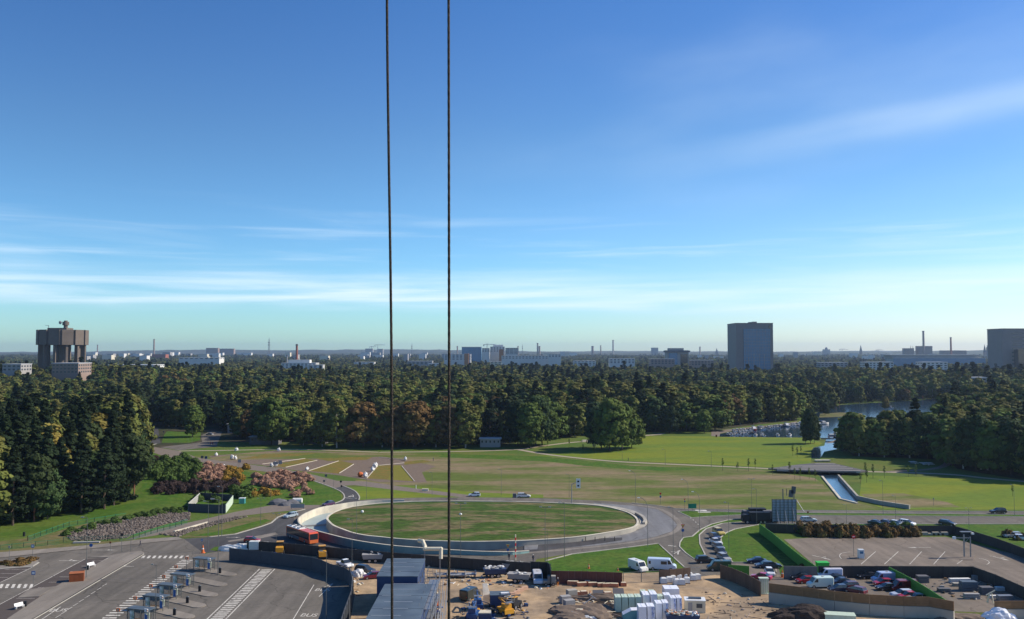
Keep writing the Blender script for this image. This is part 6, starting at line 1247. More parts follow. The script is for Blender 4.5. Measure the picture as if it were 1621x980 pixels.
t = thing('tarpaulin_stack', G(1002,979), 0, 'low pale turquoise covered stack before the green modules', 'covered stack'); MB().prism([(-2, 0), (1.8, 0), (1.8, 1.8), (-.4, 1.7), (-2, .9)], -1, 1).build('cover', mat('turquoise_cover', (.2, .42, .42), .5, var=.1), t); MB().add([(-2, -1.02, .93), (-.4, -1.02, 1.75), (1.8, -1.02, 1.85), (1.8, 1.02, 1.85), (-.4, 1.02, 1.75), (-2, 1.02, .93)], [(0, 1, 4, 5), (1, 2, 3, 4)]).build('top_sheet', M['wrap'], t)
t = thing('site_cabin', G(1100,968), R(-6), 'cream cabin with pale blue roof edge right of the modules', 'cabin'); MB().box(-1.9, 1.9, -1.2, 1.4, 0, 2.3).build('wall', M['cream'], t); MB().box(-2, 2, -1.3, 1.5, 2.3, 2.42).build('roof', M['white'], t); MB().box(-1.2, 1.2, -.2, .5, 2.42, 2.7).build('roof_hatch', M['cabin'], t); MB().box(-1.4, -.6, -1.24, -1.203, .2, 2.0).build('door', M['bgrey'], t); MB().box(.2, 1.3, -1.24, -1.203, 1.0, 1.8).build('window', M['pane'], t)
t = thing('rubble_skip', G(1080,988), R(-4), 'dark blue skip heaped with pale rubble at the bottom edge', 'skip'); MB().frus((-2.6, 2.6, -1.2, 1.2), .1, (-3.1, 3.1, -1.4, 1.4), 1.9).build('body', M['cabinb'], t); 
mb = MB(); [mb.blob((rnd.uniform(-2.7, 2.7), rnd.uniform(-1.1, 1.1), 1.9+rnd.uniform(0, .35)), (rnd.uniform(.15, .45), rnd.uniform(.15, .4), rnd.uniform(.1, .25)), seed=i, jit=.35, mi=rnd.choice((0, 1, 2, 2))) for i in range(110)]; mb.build('rubble', [M['white'], M['pinkr'], M['concrete']], t)
# row of white sacks
sk = MB().frus((-.55, .55, -.45, .45), .15, (-.5, .5, -.4, .4), .95).frus((-.5, .5, -.4, .4), .95, (-.3, .3, -.25, .25), 1.08)
skm, skp = sk.mesh('sack', M['bag']), MB().box(-.6, .6, -.5, .5, 0, .14).mesh('pallet', M['wood_o'])
def sack(x, y, label, group, s_=1.5, rz=None):
    t = thing('wrapped_pallet', G(x, y), rnd.uniform(-.2, .2) if rz is None else rz, label, 'pallet', group); link('sack', skm, t); link('pallet', skp, t); t.scale = (s_, s_, s_)
for i, (x, y) in enumerate([(1050,924),(1059,922.5),(1065,920.5),(1071,926),(1074,918.5),(1079,926),(1083,917.5),(1087,923.5),(1092,916),(1097,919),(1104,918)]): sack(x, y, 'white wrapped pallet in the row before the brown fence', 'white pallets before the brown fence', 1.25)
for i, (x, y) in enumerate([(342,722),(374,714.5),(367.5,727),(373,727.5),(430,739),(436.5,738),(441,714.5),(486,744.5),(590,746),(593.5,740),(595,738),(578.5,755.5),(642,729),(353.5,741.5)]):
    p = G(x, y); t = thing('bulk_bag', p, rnd.uniform(0, 3), 'white bulk bag standing among the sown beds', 'bulk bag', 'white bulk bags among the beds'); k_ = rnd.uniform(1.0, 1.3); t.scale = (k_, k_, k_)
    link('sack', MB().blob((0, 0, .7), (.8, .7, .75), seed=i, jit=.22, sub=2).mesh('sack', M['bag']), t); link('loop', MB().blob((.2, 0, 1.55), (.3, .25, .15), seed=i+50, jit=.2).mesh('loop', M['bag']), t)
t = thing('bulk_bag', G(570.5,755), 0, 'orange bulk bag beside a white one at the beds', 'bulk bag'); MB().blob((0, 0, 1), (1.1, 1, 1.1), seed=3, jit=.1, sub=2).build('sack', M['orange'], t)
for x, y, s_, l in ((463,797,1,'small dark spoil tent by the track'),(440,798,1.3,'dark heap of gravel beyond the track'),(452,800,.9,'low dark cover beside the white tank')):
    t = thing('gravel_heap', G(x, y), 0, l, 'heap'); MB().blob((0, 0, 0), (2.6*s_, 1.8*s_, 1.5*s_), seed=int(x), jit=.12, sub=2).build('heap', M['droof'], t)
t = thing('water_tank', G(471,796.5), 0, 'pale horizontal tank beside the dark heaps', 'tank'); MB().tube((-1.5, 0, .9), (1.5, 0, .9), .8, None, 14).build('tank', M['bag'], t); MB().box(-1.2, 1.2, -.6, .6, 0, .2).build('frame', M['metal'], t)
t = thing('site_toilet', G(383.5,797), 0, 'small teal cabin on the grass right of the fenced pit', 'cabin'); MB().box(-.9, .9, -.7, .7, 0, 1.7).build('body', mat('teal', (.05, .25, .26), .5), t); MB().box(-1, 1, -.8, .8, 1.7, 1.85).build('roof', M['white'], t)
t = thing('info_board', G(471,806), 0, 'grey slanted board leaning by the track', 'board'); MB().box(-2.2, 2.2, -.1, 0, .4, 1.7).build('panel', M['bgrey'], t); MB().box(-2, -1.9, 0, .1, 0, 1.6).box(1.9, 2, 0, .1, 0, 1.6).build('legs', M['pole'], t)
# cones
cn = (MB().frus((-.25, .25, -.25, .25), 0, (-.25, .25, -.25, .25), .05).tube((0, 0, .05), (0, 0, .9), .2, .05, 10).mesh('cone', M['orange']), MB().tube((0, 0, .45), (0, 0, .65), .135, .09, 10).mesh('band', M['white']))
for x, y, s_, l in ((1238.5,914,1.8,'orange cone cluster post at the compound entrance'),(934,944,1.3,'orange cone before the black board on the site'),(932,900,1.2,'orange cone on top of the grass edge behind the red fence'),(321,875.5,2.2,'large orange barrier cone at the road edge'),(978,903.5,.9,'tiny pale topped cone beside the wire gate')):
    t = thing('traffic_cone', G(x, y), 0, l, 'cone'); link('cone', cn[0], t); link('band', cn[1], t); t.scale = (s_, s_, s_)
signpost(319.5,874,3.2,'disc','signb','small blue arrow sign over the orange barrier',.6,'white')
# brick packs and blocks
for i, (x, y, w_, h_) in enumerate([(921,928,2.2,.8),(930,926,1.2,.9),(938,928,2,.8),(952,929,1.9,.8),(960,929.5,1.9,.8),(972,929.5,1.9,.8),(987,928,1.2,.8),(907,926.5,2.4,.9),(914,943.5,1.6,.9),(924,943.5,1.4,1),(962,943.5,1.6,.8),(907,967,1.4,1.0),(917,973,1.6,1.0)]):
    t = thing('brick_pack', G(x, y), rnd.uniform(-.2, .2), 'pack of orange bricks on the site ground', 'brick pack', 'brick packs on the site'); MB().box(-w_/2, w_/2, -.5, .5, .12, h_).build('bricks', M['pinkr'], t); MB().box(-w_/2, w_/2, -.5, .5, 0, .118).build('pallet', M['wood_o'], t); MB().box(-w_/2+.1, w_/2-.1, -.4, .4, h_+.002, h_+.05).build('cover', M['cream'], t)
for i, (x, y) in enumerate([(830,934),(823,937),(818,940.5),(812,943)]):
    t = thing('kerb_block', G(x, y), R(35), 'pale orange kerb block in the slanting line by the machines', 'block', 'kerb blocks in a slanting line'); MB().box(-.8, .8, -.3, .3, 0, .7).build('block', mat('salmon', (.5, .32, .22), .85), t)
for x, y, l in ((895,955,'grey concrete block at the edge of the pit, upper'),(901,961.5,'grey concrete block at the edge of the pit, lower'),(905,945,'pale tilted concrete block at the pit corner')):
    t = thing('concrete_block', G(x, y), R(20), l, 'block'); MB().box(-1, 1, -.7, .7, 0, 1.5).build('block', M['concrete' if y < 950 else 'bgrey'], t)
for x, y, rz, l, m_ in ((947,944,0,'dark square board lying on the site','droof'),(979,941,0,'second dark board beside the modules','droof'),(916,922,0,'white board leaning at the red fence','white')):
    t = thing('site_board', G(x, y), R(rz), l, 'board'); MB().add([(-1.2, -.6, .0), (1.2, -.6, .0), (1.1, .8, 1.1), (-1.1, .8, 1.1), (-1.2, -.5, -.02), (1.2, -.5, -.02), (1.1, .9, 1.05), (-1.1, .9, 1.05)], [(0, 1, 2, 3), (7, 6, 5, 4), (3, 2, 6, 7), (0, 3, 7, 4), (1, 5, 6, 2)]).build('sheet', M[m_], t); MB().box(-.05, .05, .8, .9, 0, 1.0).build('prop', M['pole'], t)
# excavation edge: banks and painted pit shadow with planks
def heap(px_, py_, rx, ry, h, m, label, seed=0, name='earth_heap', rz=0):
    o = G(px_, py_); bm = bmesh.new(); bmesh.ops.create_icosphere(bm, subdivisions=4, radius=1); rr_ = random.Random(seed); ph = [rr_.uniform(0, 6) for _ in range(6)]
    for v in bm.verts:
        k = 1+.12*math.sin(v.co.x*5+ph[0])+.1*math.sin(v.co.y*6+ph[1])+.07*math.sin(v.co.x*13+v.co.y*11+ph[2])+rr_.uniform(-.035, .035); v.co = Vector((v.co.x*rx*k, v.co.y*ry*k, max(-.1, v.co.z)*h*k))
    me = bpy.data.meshes.new('heap'); bm.to_mesh(me); bm.free(); me.materials.append(m); t = thing(name, o, rz, label, 'heap'); link('heap', me, t); return t
heap(1275,979,6.2,3.2,2.1,mat('dark_soil', (.055, .042, .036), .95, var=.35, scale=1.4, bump=.8, spec=.1),'dark brown soil heap at the bottom right of the site',1); heap(925,972,6,5,1.3,M['soil'],'grey brown spoil bank beside the excavation',2); heap(905,985,5,4,1.2,M['soil'],'trampled spoil mound at the bottom edge',3); heap(952,949,8,1.2,1.0,M['soil'],'low earth ridge behind the excavation',4); heap(1515,980,5,2.2,1.0,M['soil'],'rubble heap left of the white sack at the bottom right',5)
flat('excavation', [(935,958),(950,950),(975,950),(985,962),(990,985),(950,990),(930,975)], mat('pit_shadow', (.035, .028, .026), .95, var=.4, scale=1, spec=.1), z(11))  # flat near-black sheet: shadow in the dug earth put into its colour
for i in range(12):
    t = thing('timber_plank', G(rnd.uniform(905,985), rnd.uniform(950,982)), rnd.uniform(0, 3), 'loose timber plank at the edge of the excavation', 'plank', 'loose planks at the excavation'); t.location.z = rnd.uniform(.3, 1); t.rotation_euler.y = rnd.uniform(-.3, .3); MB().box(-1.6, 1.6, -.09, .09, 0, .07).build('board', M['cream' if i % 2 else 'metal'], t)
t = heap(935,982,1.6,1.0,.9,M['bag'],'crumpled white and pink sheeting at the bottom edge',6,'plastic_sheeting')
t = heap(1582,982,3.3,1.5,2.0,M['wrap'],'big white sack with crusted top at the bottom right',8,'rubble_sack')
o = G(1571,972); t = thing('timber_trestle', o+Vector((0, .5, 1.9)), 0, 'yellow timber trestle on top of the white sack', 'trestle')
for a_, b_ in (((-.6, 0, 0), (-.2, 0, 1.8)), ((.5, 0, 0), (.2, 0, 1.8)), ((-.5, .5, 0), (-.1, .3, 1.8)), ((-.9, 0, 1.5), (.9, .1, 2.4))): MB().tube(a_, b_, .12, None, 5).build('beam', M['cream'], t)
t = thing('mint_box', G(1332,985), R(-12), 'pale mint flat box at the bottom edge', 'box'); MB().box(-3, 2.4, -1.2, 1.2, 0, 1.5).build('body', M['mint'], t); MB().box(-3.05, 2.45, -1.25, 1.25, 1.5, 1.58).build('lid', M['mint'], t)
t = thing('gas_cage', G(1209,940), 0, 'pale green wire cage at the bend of the fences', 'cage'); hh = 3.3; MB().box(-.95, .95, -.6, .6, 0, .2).build('base', M['mint'], t); MB().box(-1, 1, -.65, .65, hh-.12, hh).build('top', M['mint'], t)
for x in (-.9, -.45, 0, .45, .9): MB().box(x-.04, x+.04, -.6, -.54, .2, hh-.12).build('bar', M['white'], t)
MB().box(-.85, .85, -.3, .5, .2, hh-.3).build('contents', M['mint'], t)
t = thing('waste_container', G(1302,909), 0, 'bright green waste container beside the white van', 'container'); MB().frus((-1.1, 1.1, -.8, .8), .1, (-1.3, 1.3, -.9, .9), 2.6).build('body', mat('bright_green', (.04, .42, .05), .5), t); MB().box(-1.35, 1.35, -.95, .95, 2.6, 2.75).build('lid', MATS['bright_green'], t)
# machines
def loader(x, y, rz, label):
    t = thing('wheel_loader', G(x, y), rz, label, 'loader'); MB().prism([(-2, .8), (-2, 1.9), (-.2, 2.0), (0, .8)], -.9, .9).build('engine_hood', M['yellow'], t); MB().box(-.1, 1.3, -.75, .75, 1.0, 2.9).build('cab', M['glass'], t); MB().box(-.2, 1.4, -.85, .85, 2.9, 3.02).build('roof', M['yellow'], t)
    MB().tube((1.3, -.4, 1.4), (3, -.4, .7), .14, None, 6).tube((1.3, .4, 1.4), (3, .4, .7), .14, None, 6).build('lift_arm', M['yellow'], t); MB().prism([(2.9, .2), (3.8, .2), (3.3, 1.1), (2.9, 1.0)], -1.2, 1.2).build('bucket', M['black'], t); MB().box(-1.9, 1.9, -.5, .5, .5, .98).build('chassis', M['black'], t)
    for a_ in (-1.3, 1.2):
        for s_ in (-1, 1): wheel(t, a_, s_*.95, .65, .4)
    return t
loader(443,877,R(100),'left yellow and dark green loader behind the slate hoarding'); loader(510,884,R(105),'right yellow loader behind the slate hoarding')
def lift(x, y, rz, m, label, hgt=3):
    t = thing('boom_lift', G(x, y), rz, label, 'boom lift'); MB().box(-1.6, 1.6, -1, 1, .5, 1.3).build('chassis', M[m], t); MB().box(-1.2, .4, -.7, .7, 1.3, 2.2).build('turret', M[m], t); MB().tube((-.6, 0, 2.1), (2.6, 0, hgt), .2, .16, 6).tube((2.6, 0, hgt), (-.8, 0, hgt+.6), .16, .14, 6).build('boom', M[m], t); b = MB()
    for x_ in (-1.9, -.9):
        for y_ in (-.8, .8): b.tube((x_, y_, hgt), (x_, y_, hgt+1.1), .04, None, 5)
    b.box(-1.9, -.9, -.8, .8, hgt, hgt+.06).tube((-1.9, -.8, hgt+1.1), (-1.9, .8, hgt+1.1), .04, None, 5).tube((-.9, -.8, hgt+1.1), (-.9, .8, hgt+1.1), .04, None, 5); b.build('basket', M['metal'], t)
    for a_ in (-1.1, 1.1):
        for s_ in (-1, 1): wheel(t, a_, s_*1.0, .5, .3)
    return t
lift(756,965,R(95),'blue','blue boom lift left of the ladder stack'); lift(749,980,R(80),'blue','second blue lift at the bottom edge by the right cable',2.6); lift(681,978,R(30),'blue','blue platform with orange bundle beside the scaffolding',1.6); lift(800,973,R(120),'yellow','orange yellow folded boom machine in the machine park',2.6); lift(813,963,R(60),'black','small dark machine with a yellow top right of the orange one',2.0)
MB().box(-.9, .7, -.7, .7, 2.21, 2.3).build('hood', M['yellow'], [o for o in S.objects if o.name.startswith('boom_lift') and 'dark machine' in o.get('label', '')][0])
t = heap(681,971,1.5,1.0,1.0,M['orange'],'orange tarpaulin bundle beside the scaffolding',11,'tarpaulin_bundle'); t.location.z = 1.4
def debris(poly, n, label, seed, mats, smax=.9):
    rr = random.Random(seed); P = [G(*p) for p in poly]; x0, x1 = min(p.x for p in P), max(p.x for p in P); y0, y1 = min(p.y for p in P), max(p.y for p in P); mb = MB(); c = 0
    while c < n:
        q = (rr.uniform(x0, x1), rr.uniform(y0, y1))
        if not inside(q, P): continue
        c += 1; T = Matrix.Translation((q[0], q[1], 0)) @ Matrix.Rotation(rr.uniform(0, 6.3), 4, 'Z') @ Matrix.Rotation(rr.uniform(-.25, .25), 4, 'X'); mi = rr.randrange(len(mats)); k = rr.random()
        if k < .4: s = rr.uniform(.15, smax); mb.box(-s/2, s/2, -s*.35, s*.35, .02, rr.uniform(.1, s*.8), mi, T)
        elif k < .75: s = rr.uniform(.5, 1.8); mb.box(-s, s, -.06, .06, .03, .12, mi, T)
        else: s = rr.uniform(.15, .45); mb.blob((q[0], q[1], s*.3), (s, s*.8, s*.6), mi, seed=c, jit=.3)
    return mb.build('site_debris', [M[m_] for m_ in mats], label=label, cat='debris', kind='stuff')
debris([(700,912),(800,908),(872,926),(868,934),(790,928),(700,926)], 130, 'loose tools, offcuts and packaging along the dark fence', 1, ['bag', 'metal', 'bgrey', 'black', 'wood_o', 'cream', 'cabinb', 'pinkr'])
debris([(735,950),(830,950),(845,985),(725,995)], 190, 'clutter of tools and parts around the machine park', 2, ['black', 'metal', 'bgrey', 'blue', 'bag', 'droof', 'yellow', 'cabinb', 'black'], 1.2)
debris([(664,925),(690,925),(694,985),(668,985)], 130, 'jumble of scaffold parts and buckets beside the stairs', 3, ['metal', 'metal', 'bgrey', 'black', 'bag', 'red', 'cream'], 1.1)
debris([(885,945),(985,945),(995,985),(880,990)], 230, 'broken stones and timber offcuts round the excavation', 4, ['soil', 'rock', 'concrete', 'wood_o', 'bgrey', 'cream', 'soil', 'rock'], .7)
debris([(1450,905),(1535,900),(1610,935),(1600,950),(1520,950),(1455,925)], 110, 'odd boards and blocks lying in the material yard', 5, ['bgrey', 'black', 'concrete', 'wood_o', 'droof'], .9)
debris([(1110,935),(1200,945),(1320,965),(1320,985),(1110,985)], 160, 'small stones and scraps on the churned site ground', 6, ['soil', 'rock', 'concrete', 'soil'], .35)
debris([(500,893),(560,905),(575,920),(565,945),(556,925),(545,905)], 40, 'sacks and scraps behind the slate hoarding', 7, ['bag', 'wood_o', 'bgrey', 'cream'], .9)
t = thing('tool_container', G(791,960), R(4), 'grey blue steel container roof in the machine park', 'container'); MB().box(-1.9, 1.9, -1.5, 1.6, 0, 2.5).build('body', M['cabinb'], t); MB().box(-1.95, 1.95, -1.55, 1.65, 2.5, 2.6).build('roof', M['cabin'], t); MB().box(0.2, 1.8, -1.2, -.2, 2.61, 2.85).build('roof_unit', M['white'], t)
t = thing('ladder_stack', G(773,958), 0, 'leaning bundle of aluminium ladders and frames', 'ladders')
for i in range(9): MB().tube((-.8+i*.22, -1.5, .2), (-1.2+i*.1, 2.6, 3.6), .05, None, 5).build('ladder_rail', M['metal'], t)
t = thing('material_rack', G(762,978), 0, 'low rack with cream sheets at the bottom edge', 'rack'); MB().box(-1.8, 1.8, -1, 1, 1.0, 1.2).build('sheets', M['cream'], t); MB().box(-1.9, 1.9, -1.1, 1.1, 0, .98).build('frame', M['cabinb'], t)
for x, y, m_, l in ((722,915,'metal','low steel rack with pipes by the dark fence'),(705,914,'bgrey','pile of grey boards by the dark fence'),(738,914,'cabinb','blue pallet truck by the dark fence')):
    t = thing('pipe_rack', G(x, y), 0, l, 'rack'); MB().box(-2.2, 2.2, -.8, .8, .6, .75).build('shelf', M[m_], t)
    for i in range(5): MB().tube((-2.6+.2*i, -.6+.28*i, .85+.1*(i % 2)), (2.3, -.6+.28*i, .9), .09, None, 6).build('pipe', M['metal' if i % 2 else 'bag'], t)
    for s_ in (-2, 2): MB().box(s_-.06, s_+.06, -.7, .7, 0, 1.5).build('stand', M[m_], t)
def tipper(x, y, rz, label, load):
    t = thing('tipper_trailer', G(x, y), rz, label, 'trailer'); MB().frus((-2.2, 2.2, -1, 1), .9, (-2.5, 2.5, -1.2, 1.2), 2.0).build('load_body', M['cabinb' if load else 'bgrey'], t); MB().box(-2.6, 3.2, -.3, .3, .6, .89).build('drawbar', M['black'], t)
    for a_ in (-.7, .7):
        for s_ in (-1, 1): wheel(t, a_, s_*.95, .5, .3)
    mb = MB(); [mb.blob((rnd.uniform(-2, 2), rnd.uniform(-.9, .9), 2.0+rnd.uniform(0, .5)), (rnd.uniform(.2, .6), rnd.uniform(.2, .5), rnd.uniform(.1, .3)), seed=i, jit=.3, mi=rnd.choice((0, 1))) for i in range(30 if load else 5)]; mb.build('load', [M['bag'], M['bgrey']], t)
tipper(783,914,R(10),'loaded trailer with pale scrap before the dark fence',1); tipper(822,922,R(-12),'grey tipping trailer with dark load in the middle of the site',0); tipper(812,905,R(0),'long grey blue trailer close to the dark fence',0); tipper(590,890,R(5),'low trailer with red barrier behind the white pickup',0)
t = thing('generator', G(870,926), 0, 'grey wheeled generator frame beside the white van', 'generator'); MB().box(-1.4, 1.4, -.8, .8, .4, 1.1).build('body', M['metal'], t); MB().box(-.4, 1.3, -.7, .7, 1.1, 2.0).build('housing', M['bgrey'], t); [wheel(t, a_, s_*.8) for a_ in (-.8, .8) for s_ in (-1, 1)]
t = thing('folding_machine', G(905,922), 0, 'dark red folded frame machine at the red fence', 'machine'); MB().tube((-2, 0, .3), (2.4, 0, 2.0), .15).tube((-1, .5, 1.9), (3, .4, .4), .15).tube((-2, .5, 1.9), (0, .5, 1.9), .12).build('frame', M['red'], t); MB().box(-1.8, .2, -.3, .6, .1, .9).build('engine', M['droof'], t)
t = thing('trailer_cage', G(872,921), 0, 'small wire crate on the ground by the worker', 'crate'); MB().box(-.9, .9, -.6, .6, 0, .12).build('base', M['metal'], t); [MB().box(x_-.03, x_+.03, -.6, -.55, .12, 1.4).build('bar', M['metal'], t) for x_ in (-.8, -.4, 0, .4, .8)]
heap(566,912,2.2,1.5,1.4,M['bag'],'heap of pale rags and sacks behind the slate hoarding',21,'waste_heap'); heap(375,872,4,1,1.6,M['bag'],'row of pale sacks just behind the slate hoarding',22,'waste_heap')
t = thing('digger_arm', G(404,873), 0, 'pale grey folded machine behind the slate hoarding', 'machine'); MB().box(-1.4, 1, -.8, .8, .6, 2.6).build('body', M['bag'], t); MB().tube((1, 0, 2.3), (3.4, 0, 2.2), .2).build('arm', M['bag'], t); MB().box(-1.5, 1.3, -1, 1, 0, .59).build('track', M['black'], t)
# material yard
for i, (x, y, w_, d_, h_, m_, l) in enumerate([(1533,935,3.4,1.8,2.0,'cabin','grey blue container in the material yard'),(1538,948,3.2,1.0,1.1,'bgrey','low grey crate stack before the container'),(1561,941,2.6,1.6,1.6,'droof','dark crate right of the container'),(1519,922,4.6,1.0,.9,'bag','long pale stack of boards in the material yard'),(1524,928,4.2,1.0,.7,'concrete','second pale stack of boards in the material yard'),(1470,914,2.2,1.2,1.2,'pinkr','brown pallet stack beside the green screen'),(1547,918,2.4,.8,1.0,'bgrey','narrow grey stack by the dark fence'),(1573,919,2.4,.8,.9,'cream','narrow cream stack by the dark fence'),(1494,937,2.6,1.2,.8,'droof','dark sheet pile in the open yard'),(1583,935,1.8,1.0,.8,'bag','pale stack in the shade at the right'),(1572,947,1.4,.8,.6,'bag','small white stack in the shade at the right'),(1590,950,3,1.2,1.0,'metal','grey pile behind the right barrier'),(1500,908,1.8,.8,1.0,'wood_o','small brown stack by the dark fence'),(1519,909,.8,.6,1.3,'white','white canister by the dark fence'),(1528,909,.8,.6,1.2,'mint','mint canister by the dark fence'),(1486,909,3,1,1.3,'droof','dark crates in the shade by the fence'),(1460,922,2.4,1.6,1.5,'droof','dark heap of boards beside the green screen')]):
    t = thing('material_stack', G(x, y), rnd.uniform(-.08, .08), l, 'stack'); nl = 3
    for k_ in range(nl): MB().box(-w_/2+rnd.uniform(0, .12), w_/2-rnd.uniform(0, .12), -d_/2, d_/2, h_*k_/nl+.05, h_*(k_+1)/nl-.01).build('board_layer', M[m_], t)
    MB().box(-w_/2+.1, w_/2-.1, -d_/2+.1, d_/2-.1, 0, .048).build('bearer', M['wood_o'], t)
for x, y, l in ((1303,848,'long pale pipe bundle left at the far edge of the car park'),(1320,848,'long pale pipe bundle right at the far edge of the car park')):
    t = thing('pipe_bundle', G(x, y), 0, l, 'pipes')
    for i in range(5): MB().tube((-1.7, .25*i, .2+.15*(i % 2)), (1.7, .25*i, .2+.15*(i % 2)), .12, None, 7).build('pipe', M['broof'], t)
for i, x in enumerate((1454,1463,1474,1481,1488,1495)):
    t = thing('kerb_pallet', G(x, 847.5), 0, 'pallet of pale stone at the foot of the dark wall', 'pallet', 'stone pallets at the foot of the dark wall'); MB().box(-.9, .9, -.4, .4, .12, .6+.3*(i % 2)).build('stone', M['concrete'], t); MB().box(-.9, .9, -.4, .4, 0, .118).build('pallet', M['wood_o'], t)
# ring kerb box, hydrant boxes, park bits
t = thing('control_box', G(815,793), 0, 'dark control box on the kerb of the island', 'box'); MB().box(-.7, .5, -.5, .5, IWT-.1, IWT+1.3).build('cabinet', M['droof'], t); MB().box(.55, .8, -.2, .2, IWT-.1, IWT+.9).build('post', M['white'], t)
for x, y, l in ((573.5,812,'small white fitting on the left of the island grass'),(729,816.5,'small white fitting at the middle of the island grass')):
    t = thing('lawn_light', G(x, y, 1.6), 0, l, 'light'); MB().blob((0, 0, .4), .45, jit=.03, sub=2).build('globe', M['white'], t); MB().tube((0, 0, -.6), (0, 0, .1), .08).build('stem', M['pole'], t)
for x, y, w_, l in ((1466,735.5,2.6,'white picnic slab on the grass by the path'),(1445,733.5,1.4,'small white slab left of the picnic slab')):
    t = thing('picnic_table', G(x, y), 0, l, 'table'); MB().box(-w_, w_, -1.6, 1.6, .7, .8).build('table_top', M['white'], t); MB().box(-w_*.5, -w_*.4, -.8, .8, 0, .7).box(w_*.4, w_*.5, -.8, .8, 0, .7).build('trestle', M['bgrey'], t); MB().box(-w_, w_, -3, -2.3, .4, .48).box(-.1, .1, -2.8, -2.5, 0, .4).build('seat', M['white'], t)
t = thing('sculpture', G(940,706.5), 0, 'pale pointed sculpture standing under the dark trees', 'sculpture'); MB().prism([(-.6, 0), (1.2, 0), (.4, 4.5), (-.9, 5.2)], -.3, .3).build('blade', M['bgrey'], t); MB().box(-.9, 1.3, -.5, .5, -.05, .1).build('plinth', M['concrete'], t)
t = thing('concrete_wall', G(933,699), R(20), 'low pale wall on the mound left of the dark trees', 'wall'); MB().box(-4.5, 4.5, -.5, .5, 0, 1.0).build('wall', M['concrete_w'], t)
t = thing('white_marker', G(658.5,774), 0, 'small white marker post on the lawn between the cables', 'marker'); MB().tube((0, 0, 0), (0, 0, 1.4), .12).build('post', M['white'], t); t = thing('yellow_box', G(673,777.5), 0, 'small tan crate on the lawn between the cables', 'crate'); MB().box(-1.1, 1.1, -.5, .5, 0, .8).build('crate', M['cream'], t); MB().box(-1.15, 1.15, -.55, .55, .8, .86).build('lid', M['dry'] if 0 else M['cream'], t)
t = thing('jetty', G(1334,693), 0, 'timber landing stage at the mouth of the canal', 'jetty'); MB().box(-9, 5, -.8, .8, .35, .5).build('deck', M['wood_o'], t); [MB().box(x_-.12, x_+.12, -.7, .7, -.3, .35).build('pile', M['wood_f'], t) for x_ in (-8, -4, 0, 4)]
t = thing('weir_bridge', G(1309,697), 0, 'narrow grey plank bridge across the canal mouth', 'bridge'); MB().box(-3.5, 3.5, -.6, .6, .5, .65).build('deck', M['bgrey'], t); MB().box(-3.5, 3.5, -.6, -.55, .65, 1.3).build('railing', M['metal'], t)
t = thing('red_crate_stack', G(1134,692), 0, 'rusty red post at the end of the quay', 'post'); MB().box(-.4, .4, -.4, .4, 0, 1.4).build('post', M['rust'], t)
# ================================================================== BOATS
def boat(kind):
    L_ = {'open': 5.2, 'cabin': 6.8, 'cruiser': 9.5}[kind]; w = L_*.34; t = thing('motor_boat', (0, 0, 0), 0, 'boat', 'boat'); n = 9; secs = []
    for i in range(n):
        u = i/(n-1); x = -L_/2+L_*u; ww = w/2*(1-max(0, (u-.45)/.55)**2.2)*(.92+.08*min(1, u*4)); ww = max(ww, .03); zt = .75+.35*u*u; secs.append([(x, -ww, zt), (x, -ww*.8, .15), (x, 0, -.25+.3*max(0, u-.6)), (x, ww*.8, .15), (x, ww, zt)])
    mb = MB(); v = [p for s_ in secs for p in s_]; fs = []
    for i in range(n-1): fs += [(i*5+j, i*5+j+1, (i+1)*5+j+1, (i+1)*5+j) for j in range(4)]
    fs.append((0, 1, 2, 3, 4)); mb.add(v, fs); mb.build('hull', M['white'], t)
    mb = MB(); v = [(s_[0][0], s_[0][1]*.94, s_[0][2]-(.3 if k_ < 4 else .03)) for k_, s_ in enumerate(secs)]+[(s_[4][0], s_[4][1]*.94, s_[4][2]-(.3 if k_ < 4 else .03)) for k_, s_ in enumerate(secs)]; mb.add(v, [(i, i+1, n+i+1, n+i) for i in range(n-1)]).build('deck', M['cream'], t)
    if kind != 'open':
        c = MB(); hc_ = 1.3 if kind == 'cabin' else 1.9; c.frus((-L_*.15, L_*.25, -w*.33, w*.33), .8, (-L_*.12, L_*.12, -w*.27, w*.27), .8+hc_*.7); c.build('cabin', M['white'], t); MB().frus((-L_*.152, L_*.22, -w*.325, w*.325), 1.1, (-L_*.135, L_*.15, -w*.285, w*.285), 1.1+hc_*.32).build('window', M['glass'], t)
        if kind == 'cruiser': MB().box(-L_*.3, -L_*.05, -w*.3, w*.3, 2.35, 2.45).build('canopy', M['blue'], t); MB().tube((0, 0, 2), (0, 0, 3.6), .04).build('mast', M['metal'], t)
    else: MB().add([(.4, -w*.35, .8), (.4, w*.35, .8), (.1, w*.32, 1.3), (.1, -w*.32, 1.3)], [(0, 1, 2, 3)]).build('windscreen', M['glass'], t); MB().box(-L_/2+.5, .2, -w*.38, w*.38, .72, .86).build('cover', M['cabinb'], t)
    MB().box(-L_/2-.4, -L_/2, -.2, .2, .3, 1.15).build('outboard', M['black'], t); return t
BP = {k_: boat(k_) for k_ in ('open', 'cabin', 'cruiser')}
def hcol(o, c):
    for ch in kids(o):
        if ch.name.startswith('hull'): ch.material_slots[0].link = 'OBJECT'; ch.material_slots[0].material = paint(*c)
qa, qb = G(1157,683.5), G(1262,672.5)
